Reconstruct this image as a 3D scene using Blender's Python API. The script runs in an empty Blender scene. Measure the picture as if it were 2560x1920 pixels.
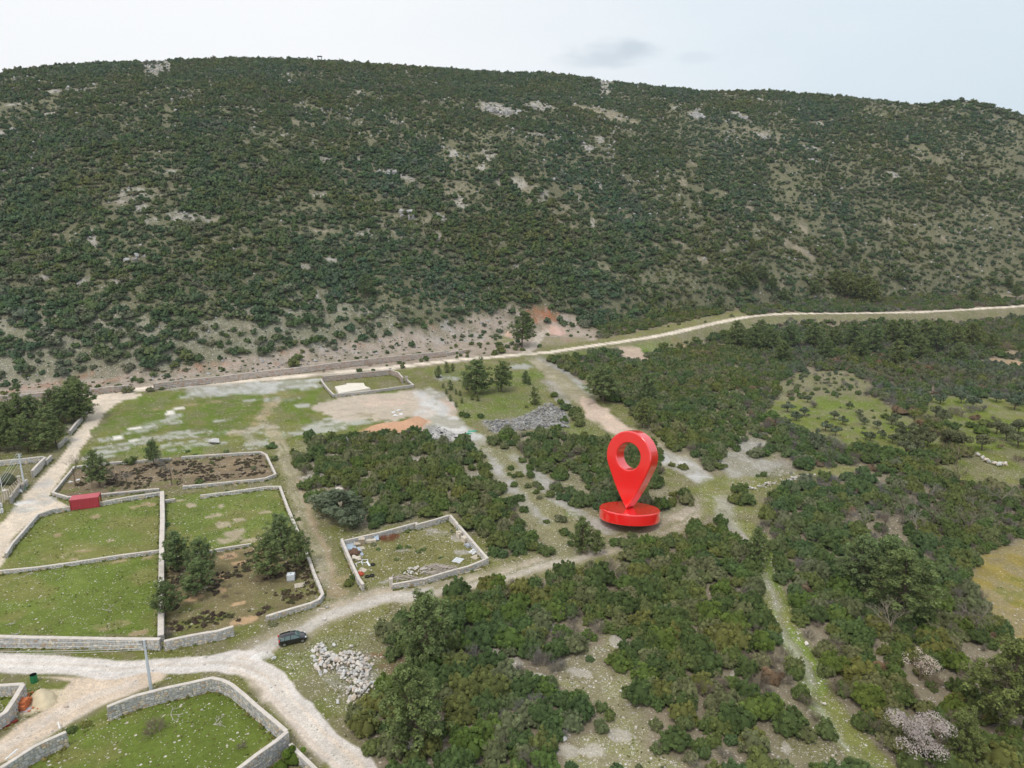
import bpy, math, random
import numpy as np
random.seed(7)
R = np.random.default_rng(11)
S = bpy.context.scene
COL = S.collection

# ------------------------------------------------------------------ camera, sky, sun, exposure
CAM_H, PITCH, FPX = 62.0, math.radians(14.0), 1777.0
cam = bpy.data.objects.new('camera', bpy.data.cameras.new('camera'))
COL.objects.link(cam)
cam.location = (0, 0, CAM_H)
cam.rotation_euler = (math.pi / 2 - PITCH, 0, 0)
cam.data.sensor_width = 36.0
cam.data.lens = 36.0 * FPX / 2560.0
cam.data.clip_start = 0.5
cam.data.clip_end = 6000
S.camera = cam
S.view_settings.view_transform = 'Standard'
S.view_settings.look = 'None'
S.view_settings.exposure = 0.03
S.view_settings.gamma = 1.0
S.view_settings.use_curve_mapping = False
S.cycles.max_bounces = 4
S.cycles.diffuse_bounces = 2
S.cycles.glossy_bounces = 2
S.cycles.transparent_max_bounces = 4
S.cycles.use_adaptive_sampling = True
S.cycles.adaptive_threshold = 0.02
S.cycles.use_denoising = True
S.cycles.denoiser = 'OPENIMAGEDENOISE'
S.cycles.denoising_prefilter = 'ACCURATE'

SUN_EL, SUN_AZ = math.radians(60), math.radians(205)
W = bpy.data.worlds.new('World')
S.world = W
W.use_nodes = True
nt = W.node_tree
for n in list(nt.nodes):
    nt.nodes.remove(n)


def N(t, kind, **kw):
    n = t.nodes.new(kind)
    for k, v in kw.items():
        if k.startswith('i_'):
            key = k[2:]
            n.inputs[int(key) if key.isdigit() else key].default_value = v
        else:
            setattr(n, k, v)
    return n


def L(t, a, b):
    t.links.new(a, b)


sky = N(nt, 'ShaderNodeTexSky', sky_type='NISHITA', sun_disc=False, sun_elevation=SUN_EL, sun_rotation=SUN_AZ,
        air_density=1.2, dust_density=3.0)
bgs = N(nt, 'ShaderNodeBackground', i_1=0.10)
L(nt, sky.outputs[0], bgs.inputs[0])
tc = N(nt, 'ShaderNodeTexCoord')
sep = N(nt, 'ShaderNodeSeparateXYZ')
L(nt, tc.outputs['Generated'], sep.inputs[0])
# overcast deck: bright milky white to the left, thinning to pale blue on the right
noi = N(nt, 'ShaderNodeTexNoise', i_Scale=2.2, i_Detail=4.0, i_Roughness=0.5)
mp = N(nt, 'ShaderNodeMapping', i_Scale=(1, 1, 3.0))
L(nt, tc.outputs['Generated'], mp.inputs[0])
L(nt, mp.outputs[0], noi.inputs[0])
m1 = N(nt, 'ShaderNodeMath', operation='MULTIPLY_ADD', i_1=0.55, i_2=-0.27)
L(nt, noi.outputs[0], m1.inputs[0])
m2 = N(nt, 'ShaderNodeMath', operation='ADD')
L(nt, sep.outputs[0], m2.inputs[0])
L(nt, m1.outputs[0], m2.inputs[1])
rmp = N(nt, 'ShaderNodeMapRange', interpolation_type='SMOOTHSTEP')
rmp.inputs['From Min'].default_value = -0.25
rmp.inputs['From Max'].default_value = 0.62
L(nt, m2.outputs[0], rmp.inputs[0])
mix = N(nt, 'ShaderNodeMix', data_type='RGBA')
mix.inputs[6].default_value = (1.03, 1.04, 1.05, 1)
mix.inputs[7].default_value = (0.745, 0.855, 0.935, 1)
L(nt, rmp.outputs[0], mix.inputs[0])
# small grey shreds of cloud low over the ridge
last = mix.outputs[2]


def pixdir(px, py):
    u, v = (px - 1280) / FPX, (py - 960) / FPX
    c, s = math.cos(PITCH), math.sin(PITCH)
    d = np.array([u, c - v * s, -(s + v * c)])
    return d / np.linalg.norm(d)


wn = N(nt, 'ShaderNodeTexNoise', i_Scale=30.0, i_Detail=5.0)
L(nt, mp.outputs[0], wn.inputs[0])
for (cx, cy, ax, az, st) in ((1545, 132, .052, .015, .24), (1480, 152, .050, .009, .20), (1585, 122, .022, .011, .22), (1732, 144, .024, .008, .13), (1425, 122, .012, .006, .06)):
    d = pixdir(cx, cy)
    sub = N(nt, 'ShaderNodeVectorMath', operation='SUBTRACT', i_1=tuple(d))
    L(nt, tc.outputs['Generated'], sub.inputs[0])
    mul = N(nt, 'ShaderNodeVectorMath', operation='MULTIPLY', i_1=(1 / ax, 1 / ax, 1 / az))
    L(nt, sub.outputs[0], mul.inputs[0])
    ln = N(nt, 'ShaderNodeVectorMath', operation='LENGTH')
    L(nt, mul.outputs[0], ln.inputs[0])
    ad = N(nt, 'ShaderNodeMath', operation='MULTIPLY_ADD', i_1=1.1, i_2=-0.55)
    L(nt, wn.outputs[0], ad.inputs[0])
    ad2 = N(nt, 'ShaderNodeMath', operation='ADD')
    L(nt, ln.outputs['Value'], ad2.inputs[0])
    L(nt, ad.outputs[0], ad2.inputs[1])
    mr = N(nt, 'ShaderNodeMapRange', interpolation_type='SMOOTHSTEP')
    mr.inputs['From Min'].default_value = 1.35
    mr.inputs['From Max'].default_value = 0.3
    mr.inputs['To Max'].default_value = st
    L(nt, ad2.outputs[0], mr.inputs[0])
    mx = N(nt, 'ShaderNodeMix', data_type='RGBA')
    L(nt, mr.outputs[0], mx.inputs[0])
    L(nt, last, mx.inputs[6])
    mx.inputs[7].default_value = (0.34, 0.45, 0.55, 1)
    last = mx.outputs[2]
bgc = N(nt, 'ShaderNodeBackground', i_1=1.0)
L(nt, last, bgc.inputs[0])
ms = N(nt, 'ShaderNodeMixShader', i_0=0.92)
L(nt, bgs.outputs[0], ms.inputs[1])
L(nt, bgc.outputs[0], ms.inputs[2])
wo = N(nt, 'ShaderNodeOutputWorld')
L(nt, ms.outputs[0], wo.inputs[0])

sun = bpy.data.objects.new('sun', bpy.data.lights.new('sun', 'SUN'))
COL.objects.link(sun)
sun.data.energy = 1.5
sun.data.angle = math.radians(12)
sun.data.color = (1, .97, .92)
sd = np.array([math.sin(SUN_AZ) * math.cos(SUN_EL), math.cos(SUN_AZ) * math.cos(SUN_EL), math.sin(SUN_EL)])
from mathutils import Vector, Matrix, Quaternion
sun.rotation_euler = Vector(sd).to_track_quat('Z', 'Y').to_euler()

# ------------------------------------------------------------------ helpers


def tag(o, label=None, cat=None, group=None, kind=None):
    if label:
        o['label'] = label
    if cat:
        o['category'] = cat
    if group:
        o['group'] = group
    if kind:
        o['kind'] = kind
    return o


def empty(name, loc=(0, 0, 0), rz=0):
    o = bpy.data.objects.new(name, None)
    COL.objects.link(o)
    o.location = loc
    o.rotation_euler = (0, 0, rz)
    o.empty_display_size = .3
    return o


def hsh(ix, iy, seed):
    h = (ix * 374761393 + iy * 668265263 + seed * 1442695041) & 0xffffffff
    h = ((h ^ (h >> 13)) * 1274126177) & 0xffffffff
    return ((h ^ (h >> 16)) & 0xffff) / 65535.0


def vnoise(x, y, s, seed=0):
    x = np.asarray(x, float) / s
    y = np.asarray(y, float) / s
    ix, iy = np.floor(x).astype(np.int64), np.floor(y).astype(np.int64)
    fx, fy = x - ix, y - iy
    fx = fx * fx * (3 - 2 * fx)
    fy = fy * fy * (3 - 2 * fy)
    a, b = hsh(ix, iy, seed), hsh(ix + 1, iy, seed)
    c, d = hsh(ix, iy + 1, seed), hsh(ix + 1, iy + 1, seed)
    return (a + (b - a) * fx) * (1 - fy) + (c + (d - c) * fx) * fy


def fbm(x, y, s, seed=0, o=3):
    t, a, n = 0, 1, 0
    for k in range(o):
        t = t + a * vnoise(x, y, s / 2 ** k, seed + 17 * k)
        n += a
        a *= .55
    return t / n


def sstep(a, b, x):
    t = np.clip((x - a) / (b - a), 0, 1)
    return t * t * (3 - 2 * t)


# ------------------------------------------------------------------ terrain
_c, _s = math.cos(PITCH), math.sin(PITCH)


EMB = None


def base_z(x, y):
    z = 0.03 * np.maximum(0, y - 150)
    z = z - 0.05 * np.maximum(0, x - 35) * sstep(200, 80, y)          # ground falls away a little to the right
    if EMB is not None:                                                  # the upper road runs along an embankment on its right half
        r, a = np.hypot(x, y), np.arctan2(x, y)
        z = z - 5.5 * sstep(-5, -24, r - np.interp(a, EMB[0], EMB[1])) * sstep(.10, .28, a) * sstep(170, 340, r)
    return z + 0.9 * (fbm(x, y, 40, 3, 2) - .5)


def _flat(px, py):
    u, v = (px - 1280) / FPX, (py - 960) / FPX
    d = np.array([u, _c - v * _s, -(_s + v * _c)])
    t = -(CAM_H - 5) / d[2]
    return d[0] * t, d[1] * t


FOOT = [(-500, 985), (0, 962), (380, 950), (640, 925), (1000, 880), (1180, 855), (1500, 825), (1900, 780), (2560, 755), (3100, 745)]
_fp = np.array([_flat(*p) for p in FOOT])
F_AZ = np.arctan2(_fp[:, 0], _fp[:, 1])
F_R = np.hypot(_fp[:, 0], _fp[:, 1])
RIDGE = [(-500, 240), (0, 180), (17, 174), (133, 157), (312, 149), (405, 143), (607, 141), (752, 142), (926, 153), (1100, 165),
         (1273, 175), (1378, 177), (1482, 190), (1627, 209), (1772, 219), (1934, 220), (2032, 229), (2206, 243), (2310, 255),
         (2362, 249), (2402, 244), (2460, 252), (2560, 281), (2800, 360), (3200, 450)]
R_AZ, R_S = [], []
for (px, py) in RIDGE:
    u, v = (px - 1280) / FPX, (py + 9 - 960) / FPX
    d = (u, _c - v * _s, -(_s + v * _c))
    R_AZ.append(math.atan2(d[0], d[1]))
    R_S.append(d[2] / math.hypot(d[0], d[1]))
D_AZ = [-1.1, -.7, -.3, 0, .3, .62, 1.1]
D_R = [560, 600, 640, 655, 665, 680, 680]


def terrain(x, y):
    x = np.asarray(x, float)
    y = np.asarray(y, float)
    r = np.hypot(x, y)
    az = np.arctan2(x, y)
    zb = base_z(x, np.minimum(y, 480))
    azc = np.clip(az, -1.05, 1.05)
    r0 = np.interp(azc, F_AZ, F_R) + 3
    D = np.interp(azc, D_AZ, D_R)
    zr = CAM_H + D * np.interp(azc, R_AZ, R_S)
    t = np.clip((r - r0) / (D - r0), 0, 1)
    g = t * (1.42 - .42 * t)
    soft = sstep(0, .06, t)
    zh = zb + (zr - zb) * g * (0.25 + .75 * soft)
    w = np.sin(np.pi * np.clip(t, 0, 1)) ** .7
    zh = zh + w * (11 * (fbm(x, y, 120, 5, 2) - .5) + 5 * (fbm(x, y, 34, 9, 3) - .5)) * soft
    over = np.maximum(0, r - D)
    zh = zh - .02 * over - .0009 * over ** 2 * (over < 400) - (over >= 400) * 144
    zh = np.where(over > 0, np.maximum(zh, -40), zh)
    fade = sstep(1.35, 1.02, np.abs(az))
    return np.where(t > 0, zb + (zh - zb) * fade, zb)


_ts = np.concatenate([np.arange(45, 300, 1.5), np.arange(300, 760, 2.5)])


def at(px, py, h=0.0):
    """ground point seen in the photograph at this pixel (h: height above ground)"""
    u, v = (px - 1280) / FPX, (py - 960) / FPX
    d = np.array([u, _c - v * _s, -(_s + v * _c)])
    k = math.hypot(d[0], d[1])
    d = d / k
    z = CAM_H + d[2] * _ts
    g = terrain(d[0] * _ts, d[1] * _ts) + h
    below = np.nonzero(z < g)[0]
    if len(below) == 0:
        i = len(_ts) - 1
        return np.array([d[0] * _ts[i], d[1] * _ts[i], terrain(d[0] * _ts[i], d[1] * _ts[i])])
    i = max(1, below[0])
    a, b = _ts[i - 1], _ts[i]
    for _ in range(14):
        m = (a + b) / 2
        if CAM_H + d[2] * m < terrain(d[0] * m, d[1] * m) + h:
            b = m
        else:
            a = m
    m = (a + b) / 2
    return np.array([d[0] * m, d[1] * m, float(terrain(d[0] * m, d[1] * m))])


def ats(pts, h=0.0):
    return np.array([at(p[0], p[1], h) for p in pts])


def gz(x, y):
    return float(terrain(x, y))


def proj(P):
    """photograph pixel of world points (used only to find out which repeats are in view)"""
    P = np.atleast_2d(P)
    dx, dy, dz = P[:, 0], P[:, 1], P[:, 2] - CAM_H
    depth = dy * _c - dz * _s
    depth = np.where(depth < 1, 1, depth)
    up = dy * _s + dz * _c
    return 1280 + FPX * dx / depth, 960 - FPX * up / depth, depth


_e = ats([(1280, 888), (1454, 868), (1627, 843), (1743, 818), (1824, 800), (1949, 785), (2209, 782), (2383, 776), (2560, 764), (2700, 756)])
EMB = (np.arctan2(_e[:, 0], _e[:, 1]), np.hypot(_e[:, 0], _e[:, 1]))


# ------------------------------------------------------------------ ground cover map (albedo, stoniness, scrub density)
def inpoly(x, y, poly):
    n = len(poly)
    c = np.zeros(x.shape, bool)
    j = n - 1
    for i in range(n):
        xi, yi = poly[i]
        xj, yj = poly[j]
        k = ((yi > y) != (yj > y))
        c ^= k & (x < (xj - xi) * (y - yi) / ((yj - yi) if yj != yi else 1e-9) + xi)
        j = i
    return c


def pdist(x, y, pts, closed):
    d = np.full(x.shape, 1e9)
    n = len(pts)
    for i in range(n if closed else n - 1):
        ax, ay = pts[i]
        bx, by = pts[(i + 1) % n]
        vx, vy = bx - ax, by - ay
        l = vx * vx + vy * vy + 1e-9
        t = np.clip(((x - ax) * vx + (y - ay) * vy) / l, 0, 1)
        d = np.minimum(d, (x - ax - t * vx) ** 2 + (y - ay - t * vy) ** 2)
    return np.sqrt(d)


GREEN = (.125, .180, .026)
OLIVE = (.165, .170, .052)
DRY = (.27, .235, .12)
HEATH = (.155, .115, .065)
SOIL = (.245, .205, .14)
SAND = (.46, .33, .20)
PINK = (.52, .40, .30)
WHITE = (.64, .60, .56)
GREY = (.44, .43, .42)
REDE = (.50, .27, .16)
DRED = (.22, .10, .055)
ROAD = (.70, .60, .49)
ROCK = (.40, .385, .37)
ROCKD = (.27, .265, .26)

LAY = []   # (kind, pts, colour, stone, soft, warp, strength, scrub, region)


def poly(pts, col, stone=.2, soft=1.5, warp=1.5, k=1.0, scrub=None, region=None):
    LAY.append(('p', ats(pts)[:, :2], col, stone, soft, warp, k, scrub, region))


def line(pts, width, col, stone=.3, soft=1.0, warp=.8, k=1.0, scrub=0.0, region=None):
    LAY.append(('l', ats(pts)[:, :2], col, stone, soft, warp, k, scrub, region, width))


def spot(px, py, rx, ry, col, stone=.3, k=1.0, scrub=None, tilt=None):
    c = at(px, py)
    r = math.hypot(c[0], c[1])
    dist = math.hypot(r, CAM_H - c[2])
    a = at(px, py + max(ry, 2))
    b = at(px, py - max(ry, 2))
    rad = np.hypot(*(a[:2] - b[:2])) / 2 * ry / max(ry, 2)
    rad = min(rad, 12 * rx * dist / FPX)
    LAY.append(('e', c, col, stone, rx * dist / FPX, rad, k, scrub, None))


# whole open lower land
poly([(-400, 990), (0, 990), (300, 985), (640, 950), (1100, 905), (1330, 880), (1560, 1020), (1650, 1090), (1770, 1190), (2000, 1165),
      (1900, 1230), (1560, 1400), (1000, 1530), (960, 1640), (1010, 1700), (900, 1760), (930, 2000), (-400, 2100)], OLIVE, .22, 3, 3, scrub=0)
# thickets inside the open land
poly([(730, 1164), (785, 1100), (895, 1095), (1045, 1082), (1088, 1094), (1181, 1105), (1204, 1140), (1233, 1198), (1268, 1256), (1330, 1300), (1400, 1360), (1330, 1385), (1238, 1395), (1195, 1345), (1123, 1282), (1042, 1298), (952, 1320), (900, 1322), (770, 1250), (762, 1200)], (.23, .20, .13), .6, 3, 3, scrub=.9)
poly([(1210, 1085), (1280, 1077), (1465, 1088), (1529, 1108), (1639, 1110), (1650, 1140), (1640, 1198), (1769, 1265), (1720, 1294), (1627, 1300), (1500, 1330), (1465, 1285), (1375, 1227), (1315, 1150), (1240, 1120)], (.22, .20, .12), .5, 3, 3, scrub=.88)
poly([(1330, 880), (1480, 890), (1700, 850), (1830, 810), (1900, 900), (2000, 1000), (1960, 1140), (1830, 1190), (1770, 1160), (1650, 1085), (1560, 1010), (1430, 930)], (.235, .22, .12), .4, 3, 3, scrub=.84)
for e in [(790, 1195, 40, 12, .25), (850, 1225, 14, 16, .1), (860, 1245, 26, 8, .1), (1180, 1190, 26, 12, .1), (1160, 1150, 16, 10, .2), (1030, 1150, 14, 10, .2), (920, 1200, 12, 8, .2), (1090, 1210, 12, 16, .2), (760, 1125, 24, 7, .1), (1010, 1175, 24, 5, .2), (820, 1260, 26, 10, .3)]:
    spot(e[0], e[1], e[2], e[3], (.42, .38, .35), .8, .9, scrub=e[4])
# upper open field
poly([(290, 1000), (640, 960), (800, 945), (834, 988), (1000, 975), (1100, 1010), (1050, 1075), (780, 1090), (640, 1120), (185, 1165), (240, 1080)], GREEN, .1, 4, 5, .8)
poly([(420, 965), (640, 955), (800, 948), (800, 965), (640, 988), (480, 990)], (.56, .545, .53), .5, 3, 4, .85)
for e in [(520, 985, 60, 8), (590, 972, 70, 8), (600, 1078, 90, 10), (400, 1060, 40, 9), (345, 1075, 45, 7), (300, 1118, 60, 10), (470, 1108, 60, 8), (250, 1140, 40, 8),
          (530, 1110, 80, 8), (420, 1090, 90, 9), (640, 1110, 30, 12), (690, 1090, 40, 12), (265, 1100, 30, 8), (440, 1040, 25, 6), (560, 1050, 30, 4),
          (740, 1085, 70, 12), (800, 1070, 60, 14), (860, 1055, 60, 14), (700, 1000, 50, 6), (760, 1012, 25, 6), (650, 1000, 40, 4)]:
    spot(*e, (.50, .485, .455), .95, .68)
for e in [(700, 985, 50, 8), (480, 1012, 90, 4), (590, 1080, 30, 9), (680, 1010, 25, 10), (660, 1035, 20, 12), (640, 1060, 20, 12)]:
    spot(*e, SAND, .3, .5)
for e in [(425, 1032, 11, 4), (447, 1021, 9, 3), (340, 1070, 13, 4), (295, 1093, 11, 4), (335, 1100, 12, 4), (272, 1068, 9, 2)]:
    spot(*e, (.80, .74, .66), .05, 1)
# gravel yard and pink ground right of the field
poly([(860, 990), (1045, 976), (1090, 1000), (1100, 1040), (958, 1050), (871, 1060), (780, 1020)], (.56, .46, .38), .45, 1.3, 5, .85)
spot(960, 1005, 70, 14, (.60, .46, .37), .3, .9)
spot(900, 1040, 60, 8, DRY, .3, .5)
poly([(1035, 975), (1075, 965), (1132, 996), (1146, 1042), (1195, 1082), (1240, 1130), (1200, 1125), (1160, 1105), (1103, 1100), (1016, 1086), (1040, 1045), (1050, 1010)], (.58, .555, .53), .5, 2, 3, .95)
poly([(1100, 1000), (1120, 990), (1150, 1040), (1128, 1040)], (.55, .36, .24), .3, 2, 2, .6)
for e in [(1078, 1072, 40, 12), (1110, 1085, 30, 10), (920, 1090, 90, 6), (1000, 1088, 60, 6), (1060, 1098, 40, 8), (860, 1092, 50, 5)]:
    spot(*e, (.25, .24, .24), .8, .8)
poly([(892, 1084), (940, 1063), (1000, 1055), (1045, 1040), (1071, 1052), (1055, 1075), (960, 1082), (905, 1090)], (.55, .31, .20), .35, 1.5, 2, .95)
spot(825, 1104, 70, 8, (.40, .39, .37), .5, .8)
# meadow with the two pines
poly([(1277, 934), (1330, 887), (1356, 939), (1372, 976), (1372, 1013), (1330, 1041), (1238, 1045), (1159, 1055), (1146, 1002), (1120, 955), (1060, 925), (1130, 915)], (.15, .185, .045), .2, 2, 3, .9)
spot(1120, 945, 40, 8, GREY, .6, .7)
spot(1300, 915, 30, 8, GREY, .6, .7)
spot(1260, 1010, 50, 8, OLIVE, .2, .7)
poly([(1200, 1049), (1225, 1080), (1303, 1075), (1398, 1068), (1425, 1070), (1412, 1028), (1372, 1005), (1330, 1028), (1290, 1048)], (.30, .29, .285), .95, 1.5, 2, 1)
# plots
poly([(29, 1372), (94, 1290), (405, 1235), (402, 1377), (-100, 1440), (-100, 1380)], (.160, .190, .048), .12, 1, 1)
poly([(-150, 1450), (396, 1385), (395, 1590), (-150, 1590)], (.145, .185, .040), .14, 1, 1)
poly([(410, 1240), (700, 1222), (755, 1345), (625, 1366), (408, 1400)], (.155, .192, .045), .15, 1, 1)
poly([(408, 1400), (625, 1368), (757, 1348), (812, 1485), (785, 1510), (665, 1545), (583, 1570), (408, 1604)], (.205, .17, .085), .12, 1, 1)
poly([(132, 1235), (185, 1168), (252, 1160), (655, 1131), (666, 1137), (688, 1187), (663, 1197), (640, 1196), (450, 1216), (398, 1222), (246, 1236), (171, 1243)], (.215, .165, .105), .15, 1, 1)
poly([(268, 1767), (530, 1698), (579, 1714), (640, 1770), (715, 1832), (560, 1960), (0, 2000), (0, 1940), (168, 1835)], (.138, .180, .036), .16, 1.3, 1)
poly([(-80, 1715), (58, 1714), (12, 1785), (-80, 1800)], (.125, .165, .03), .1, 1, 1)
for e in [(210, 1378, 45, 5), (240, 1290, 10, 5), (370, 1262, 18, 6), (300, 1402, 16, 4), (180, 1398, 12, 4), (290, 1562, 42, 12), (145, 1337, 10, 4), (115, 1395, 12, 3),
          (370, 1395, 14, 6), (350, 1580, 20, 8), (275, 1352, 14, 3), (205, 1405, 10, 3), (330, 1270, 12, 3)]:
    spot(*e, (.42, .31, .19), .25, .75)
spot(296, 1560, 14, 5, OLIVE, .1, .8)
for e in [(560, 1310, 22, 10), (590, 1335, 24, 12), (570, 1350, 30, 8), (620, 1352, 30, 6), (530, 1290, 18, 6), (660, 1280, 20, 5), (450, 1250, 16, 4), (480, 1262, 14, 5), (550, 1265, 10, 4), (600, 1300, 16, 4)]:
    spot(*e, (.48, .38, .28), .5, .75)
# heath plot: sandy openings and greener corner
for e in [(600, 1372, 34, 8), (570, 1390, 24, 8), (640, 1380, 20, 6), (600, 1408, 20, 6), (558, 1440, 14, 10), (556, 1475, 12, 8), (490, 1494, 18, 8), (605, 1552, 28, 14), (600, 1508, 20, 5), (470, 1455, 12, 5)]:
    spot(*e, (.50, .33, .19), .15, .9)
for e in [(470, 1560, 50, 22), (520, 1548, 40, 14), (440, 1590, 30, 10), (700, 1490, 60, 20), (660, 1525, 40, 8), (560, 1540, 25, 8), (740, 1470, 40, 14), (480, 1520, 40, 10)]:
    spot(*e, (.15, .165, .048), .12, .8)
for e in [(545, 1385, 14, 5), (572, 1392, 10, 4), (455, 1430, 30, 12), (440, 1460, 20, 12), (530, 1455, 22, 10), (575, 1465, 14, 6), (700, 1372, 30, 6), (620, 1440, 30, 8), (560, 1492, 16, 4), (596, 1482, 12, 5), (660, 1445, 30, 10), (740, 1405, 20, 6)]:
    spot(*e, (.105, .075, .055), .1, .7)
for e in [(620, 1150, 50, 8), (580, 1165, 60, 8), (520, 1180, 40, 8), (640, 1180, 30, 6), (460, 1190, 40, 8), (340, 1195, 50, 8), (300, 1180, 30, 8)]:
    spot(*e, (.30, .22, .135), .2, .6)
for e in [(170, 1228, 20, 8), (160, 1210, 16, 10), (500, 1150, 40, 5), (430, 1205, 50, 7), (370, 1218, 40, 4), (250, 1225, 50, 6)]:
    spot(*e, (.15, .165, .05), .15, .7)
# ruined lane between plots and thicket
poly([(700, 1130), (760, 1100), (800, 1095), (740, 1160), (770, 1250), (850, 1345), (910, 1465), (1000, 1470), (1220, 1400), (1340, 1380), (1560, 1370), (1100, 1510), (830, 1620), (660, 1600), (800, 1490), (740, 1340), (700, 1210)], (.20, .195, .075), .35, 2, 2, .8)
poly([(855, 1350), (1042, 1310), (1123, 1292), (1216, 1394), (985, 1448), (910, 1462)], (.185, .175, .065), .35, 1, 1)
for e in [(1100, 1335, 30, 8), (1140, 1345, 20, 10), (1080, 1325, 16, 5), (1150, 1380, 25, 6), (960, 1455, 20, 6), (1010, 1375, 20, 5)]:
    spot(*e, (.36, .33, .29), .7, .75)
line([(830, 1480), (790, 1365), (762, 1290), (735, 1190), (705, 1130), (690, 1105)], 3.2, (.40, .34, .25), .6, 2.2, 1.6, .7, region='dirt_track')
line([(845, 1470), (812, 1365), (778, 1290), (748, 1200)], 1.1, (.44, .31, .21), .4, 1.2, .8, .45)
line([(690, 1105), (665, 1060), (655, 1045), (690, 1000)], 3.5, (.42, .33, .22), .4, 1.5, 1.5, .7)
line([(640, 1110), (620, 1085), (650, 1060)], 2.5, (.46, .40, .34), .5, 1.5, 1.5, .7)
# track past the car
line([(640, 1625), (700, 1590), (745, 1575), (800, 1545), (860, 1520), (960, 1492), (1060, 1478), (1150, 1462), (1280, 1430), (1400, 1395), (1500, 1372), (1600, 1345), (1680, 1310), (1750, 1270), (1800, 1225), (1860, 1200)],
     5.5, (.45, .375, .29), .65, 2.2, 1.6, .85, region='dirt_track')
line([(640, 1632), (700, 1600), (745, 1580), (800, 1550), (860, 1525), (960, 1500), (1060, 1482)], 2.6, (.58, .53, .48), .8, 1.2, 1.2, .8)
line([(1000, 1500), (1150, 1472), (1280, 1440), (1400, 1402), (1500, 1380)], 1.6, (.52, .46, .38), .8, .8, .8, .7)
spot(840, 1480, 30, 14, (.42, .31, .19), .4, .5)
spot(860, 1450, 20, 14, (.42, .31, .19), .4, .4)
spot(800, 1440, 16, 14, (.45, .36, .26), .4, .6)
spot(900, 1500, 60, 10, (.50, .40, .29), .4, .5)
# verge and rubble ground below the car
poly([(700, 1650), (780, 1610), (900, 1560), (1010, 1540), (1000, 1640), (1000, 1720), (960, 1800), (880, 1800), (800, 1760)], (.20, .20, .09), .7, 2, 2, .8)
spot(880, 1680, 90, 60, (.30, .285, .24), .8, .6)
spot(985, 1655, 50, 34, (.20, .14, .085), .4, .8)
spot(965, 1632, 60, 6, (.28, .13, .07), .3, .7)
spot(930, 1668, 20, 10, (.125, .17, .035), .2, .7)
# big diagonal cut with pink gravel
poly([(1308, 893), (1348, 890), (1400, 930), (1454, 976), (1500, 1010), (1563, 1065), (1636, 1100), (1714, 1140), (1755, 1166), (1790, 1200), (1750, 1212), (1708, 1187), (1665, 1166), (1622, 1112),
      (1540, 1088), (1494, 1065), (1462, 1048), (1460, 1020), (1424, 996), (1380, 964), (1350, 925)], (.37, .32, .225), .5, 2, 2, .95, scrub=0, region='dirt_track')
poly([(1450, 990), (1490, 1003), (1563, 1065), (1600, 1085), (1560, 1098), (1494, 1065), (1465, 1048)], (.60, .46, .36), .45, 1.3, 1.5, 1)
poly([(1620, 1110), (1700, 1140), (1760, 1175), (1790, 1200), (1750, 1212), (1708, 1187), (1665, 1166)], (.56, .545, .53), .6, 2, 2, .9)
line([(1350, 895), (1420, 935), (1480, 985)], 3, (.42, .41, .41), .7, 1.5, 1.5, .7)
line([(1370, 955), (1400, 985), (1420, 1020)], 4, (.40, .37, .36), .7, 1.5, 1.5, .7)
poly([(1365, 1070), (1480, 1052), (1545, 1090), (1560, 1105), (1490, 1100), (1400, 1090)], (.17, .185, .06), .3, 2, 2, .9, scrub=0)
# second cut, left of the pin
poly([(1180, 1100), (1205, 1105), (1290, 1130), (1330, 1190), (1400, 1260), (1460, 1300), (1540, 1345), (1600, 1355), (1400, 1395), (1330, 1340), (1250, 1240), (1200, 1160)], (.225, .215, .11), .4, 2.5, 3, .95, scrub=.12)
poly([(1205, 1125), (1235, 1150), (1285, 1210), (1340, 1275), (1370, 1310), (1335, 1300), (1270, 1235), (1230, 1180)], (.42, .395, .37), .5, 2, 2, .9, scrub=0)
line([(1280, 1145), (1340, 1185), (1390, 1240), (1440, 1285), (1520, 1325)], 3.5, (.40, .38, .35), .8, 1.5, 2, .8, scrub=.05)
spot(1420, 1290, 30, 10, GREEN, .2, .7)
spot(1440, 1215, 40, 26, (.215, .20, .11), .4, .9, scrub=.15)
spot(1650, 1230, 30, 20, (.25, .22, .14), .5, .9, scrub=.1)
spot(1600, 1335, 90, 8, (.25, .24, .12), .5, .8, scrub=.1)
# crossing meadow right of the pin
poly([(1745, 1205), (1790, 1195), (1900, 1190), (2100, 1160), (2230, 1165), (2050, 1195), (1930, 1230), (1905, 1290), (1900, 1340), (1850, 1330), (1800, 1290), (1760, 1300), (1740, 1250)], (.19, .20, .06), .3, 2, 2, .95, scrub=.04)
poly([(1770, 1235), (1815, 1235), (1840, 1300), (1900, 1370), (1850, 1365), (1800, 1300)], (.42, .39, .33), .6, 2, 2, .7, scrub=0)
poly([(1860, 1140), (1960, 1150), (2010, 1170), (1960, 1190), (1830, 1195), (1790, 1160), (1850, 1090), (1920, 1100)], (.35, .33, .29), .8, 2, 3, .9, scrub=.15)
# narrow green path
line([(1895, 1340), (1912, 1400), (1923, 1455), (1955, 1556), (1992, 1628), (2030, 1700), (2070, 1770), (2120, 1850), (2190, 1920), (2260, 1990)], 4.2, (.160, .205, .045), .40, 1.3, 1.2, 1, region='dirt_track')
line([(1918, 1440), (1945, 1545), (1980, 1625), (2020, 1705), (2062, 1780), (2108, 1860), (2180, 1920)], 1.3, (.42, .40, .33), .95, 1.6, 1.2, .62)
poly([(1900, 1760), (2000, 1760), (2060, 1850), (2120, 1930), (1980, 1990), (1920, 1880)], (.20, .20, .085), .7, 2, 2, .6, scrub=.7)
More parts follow.
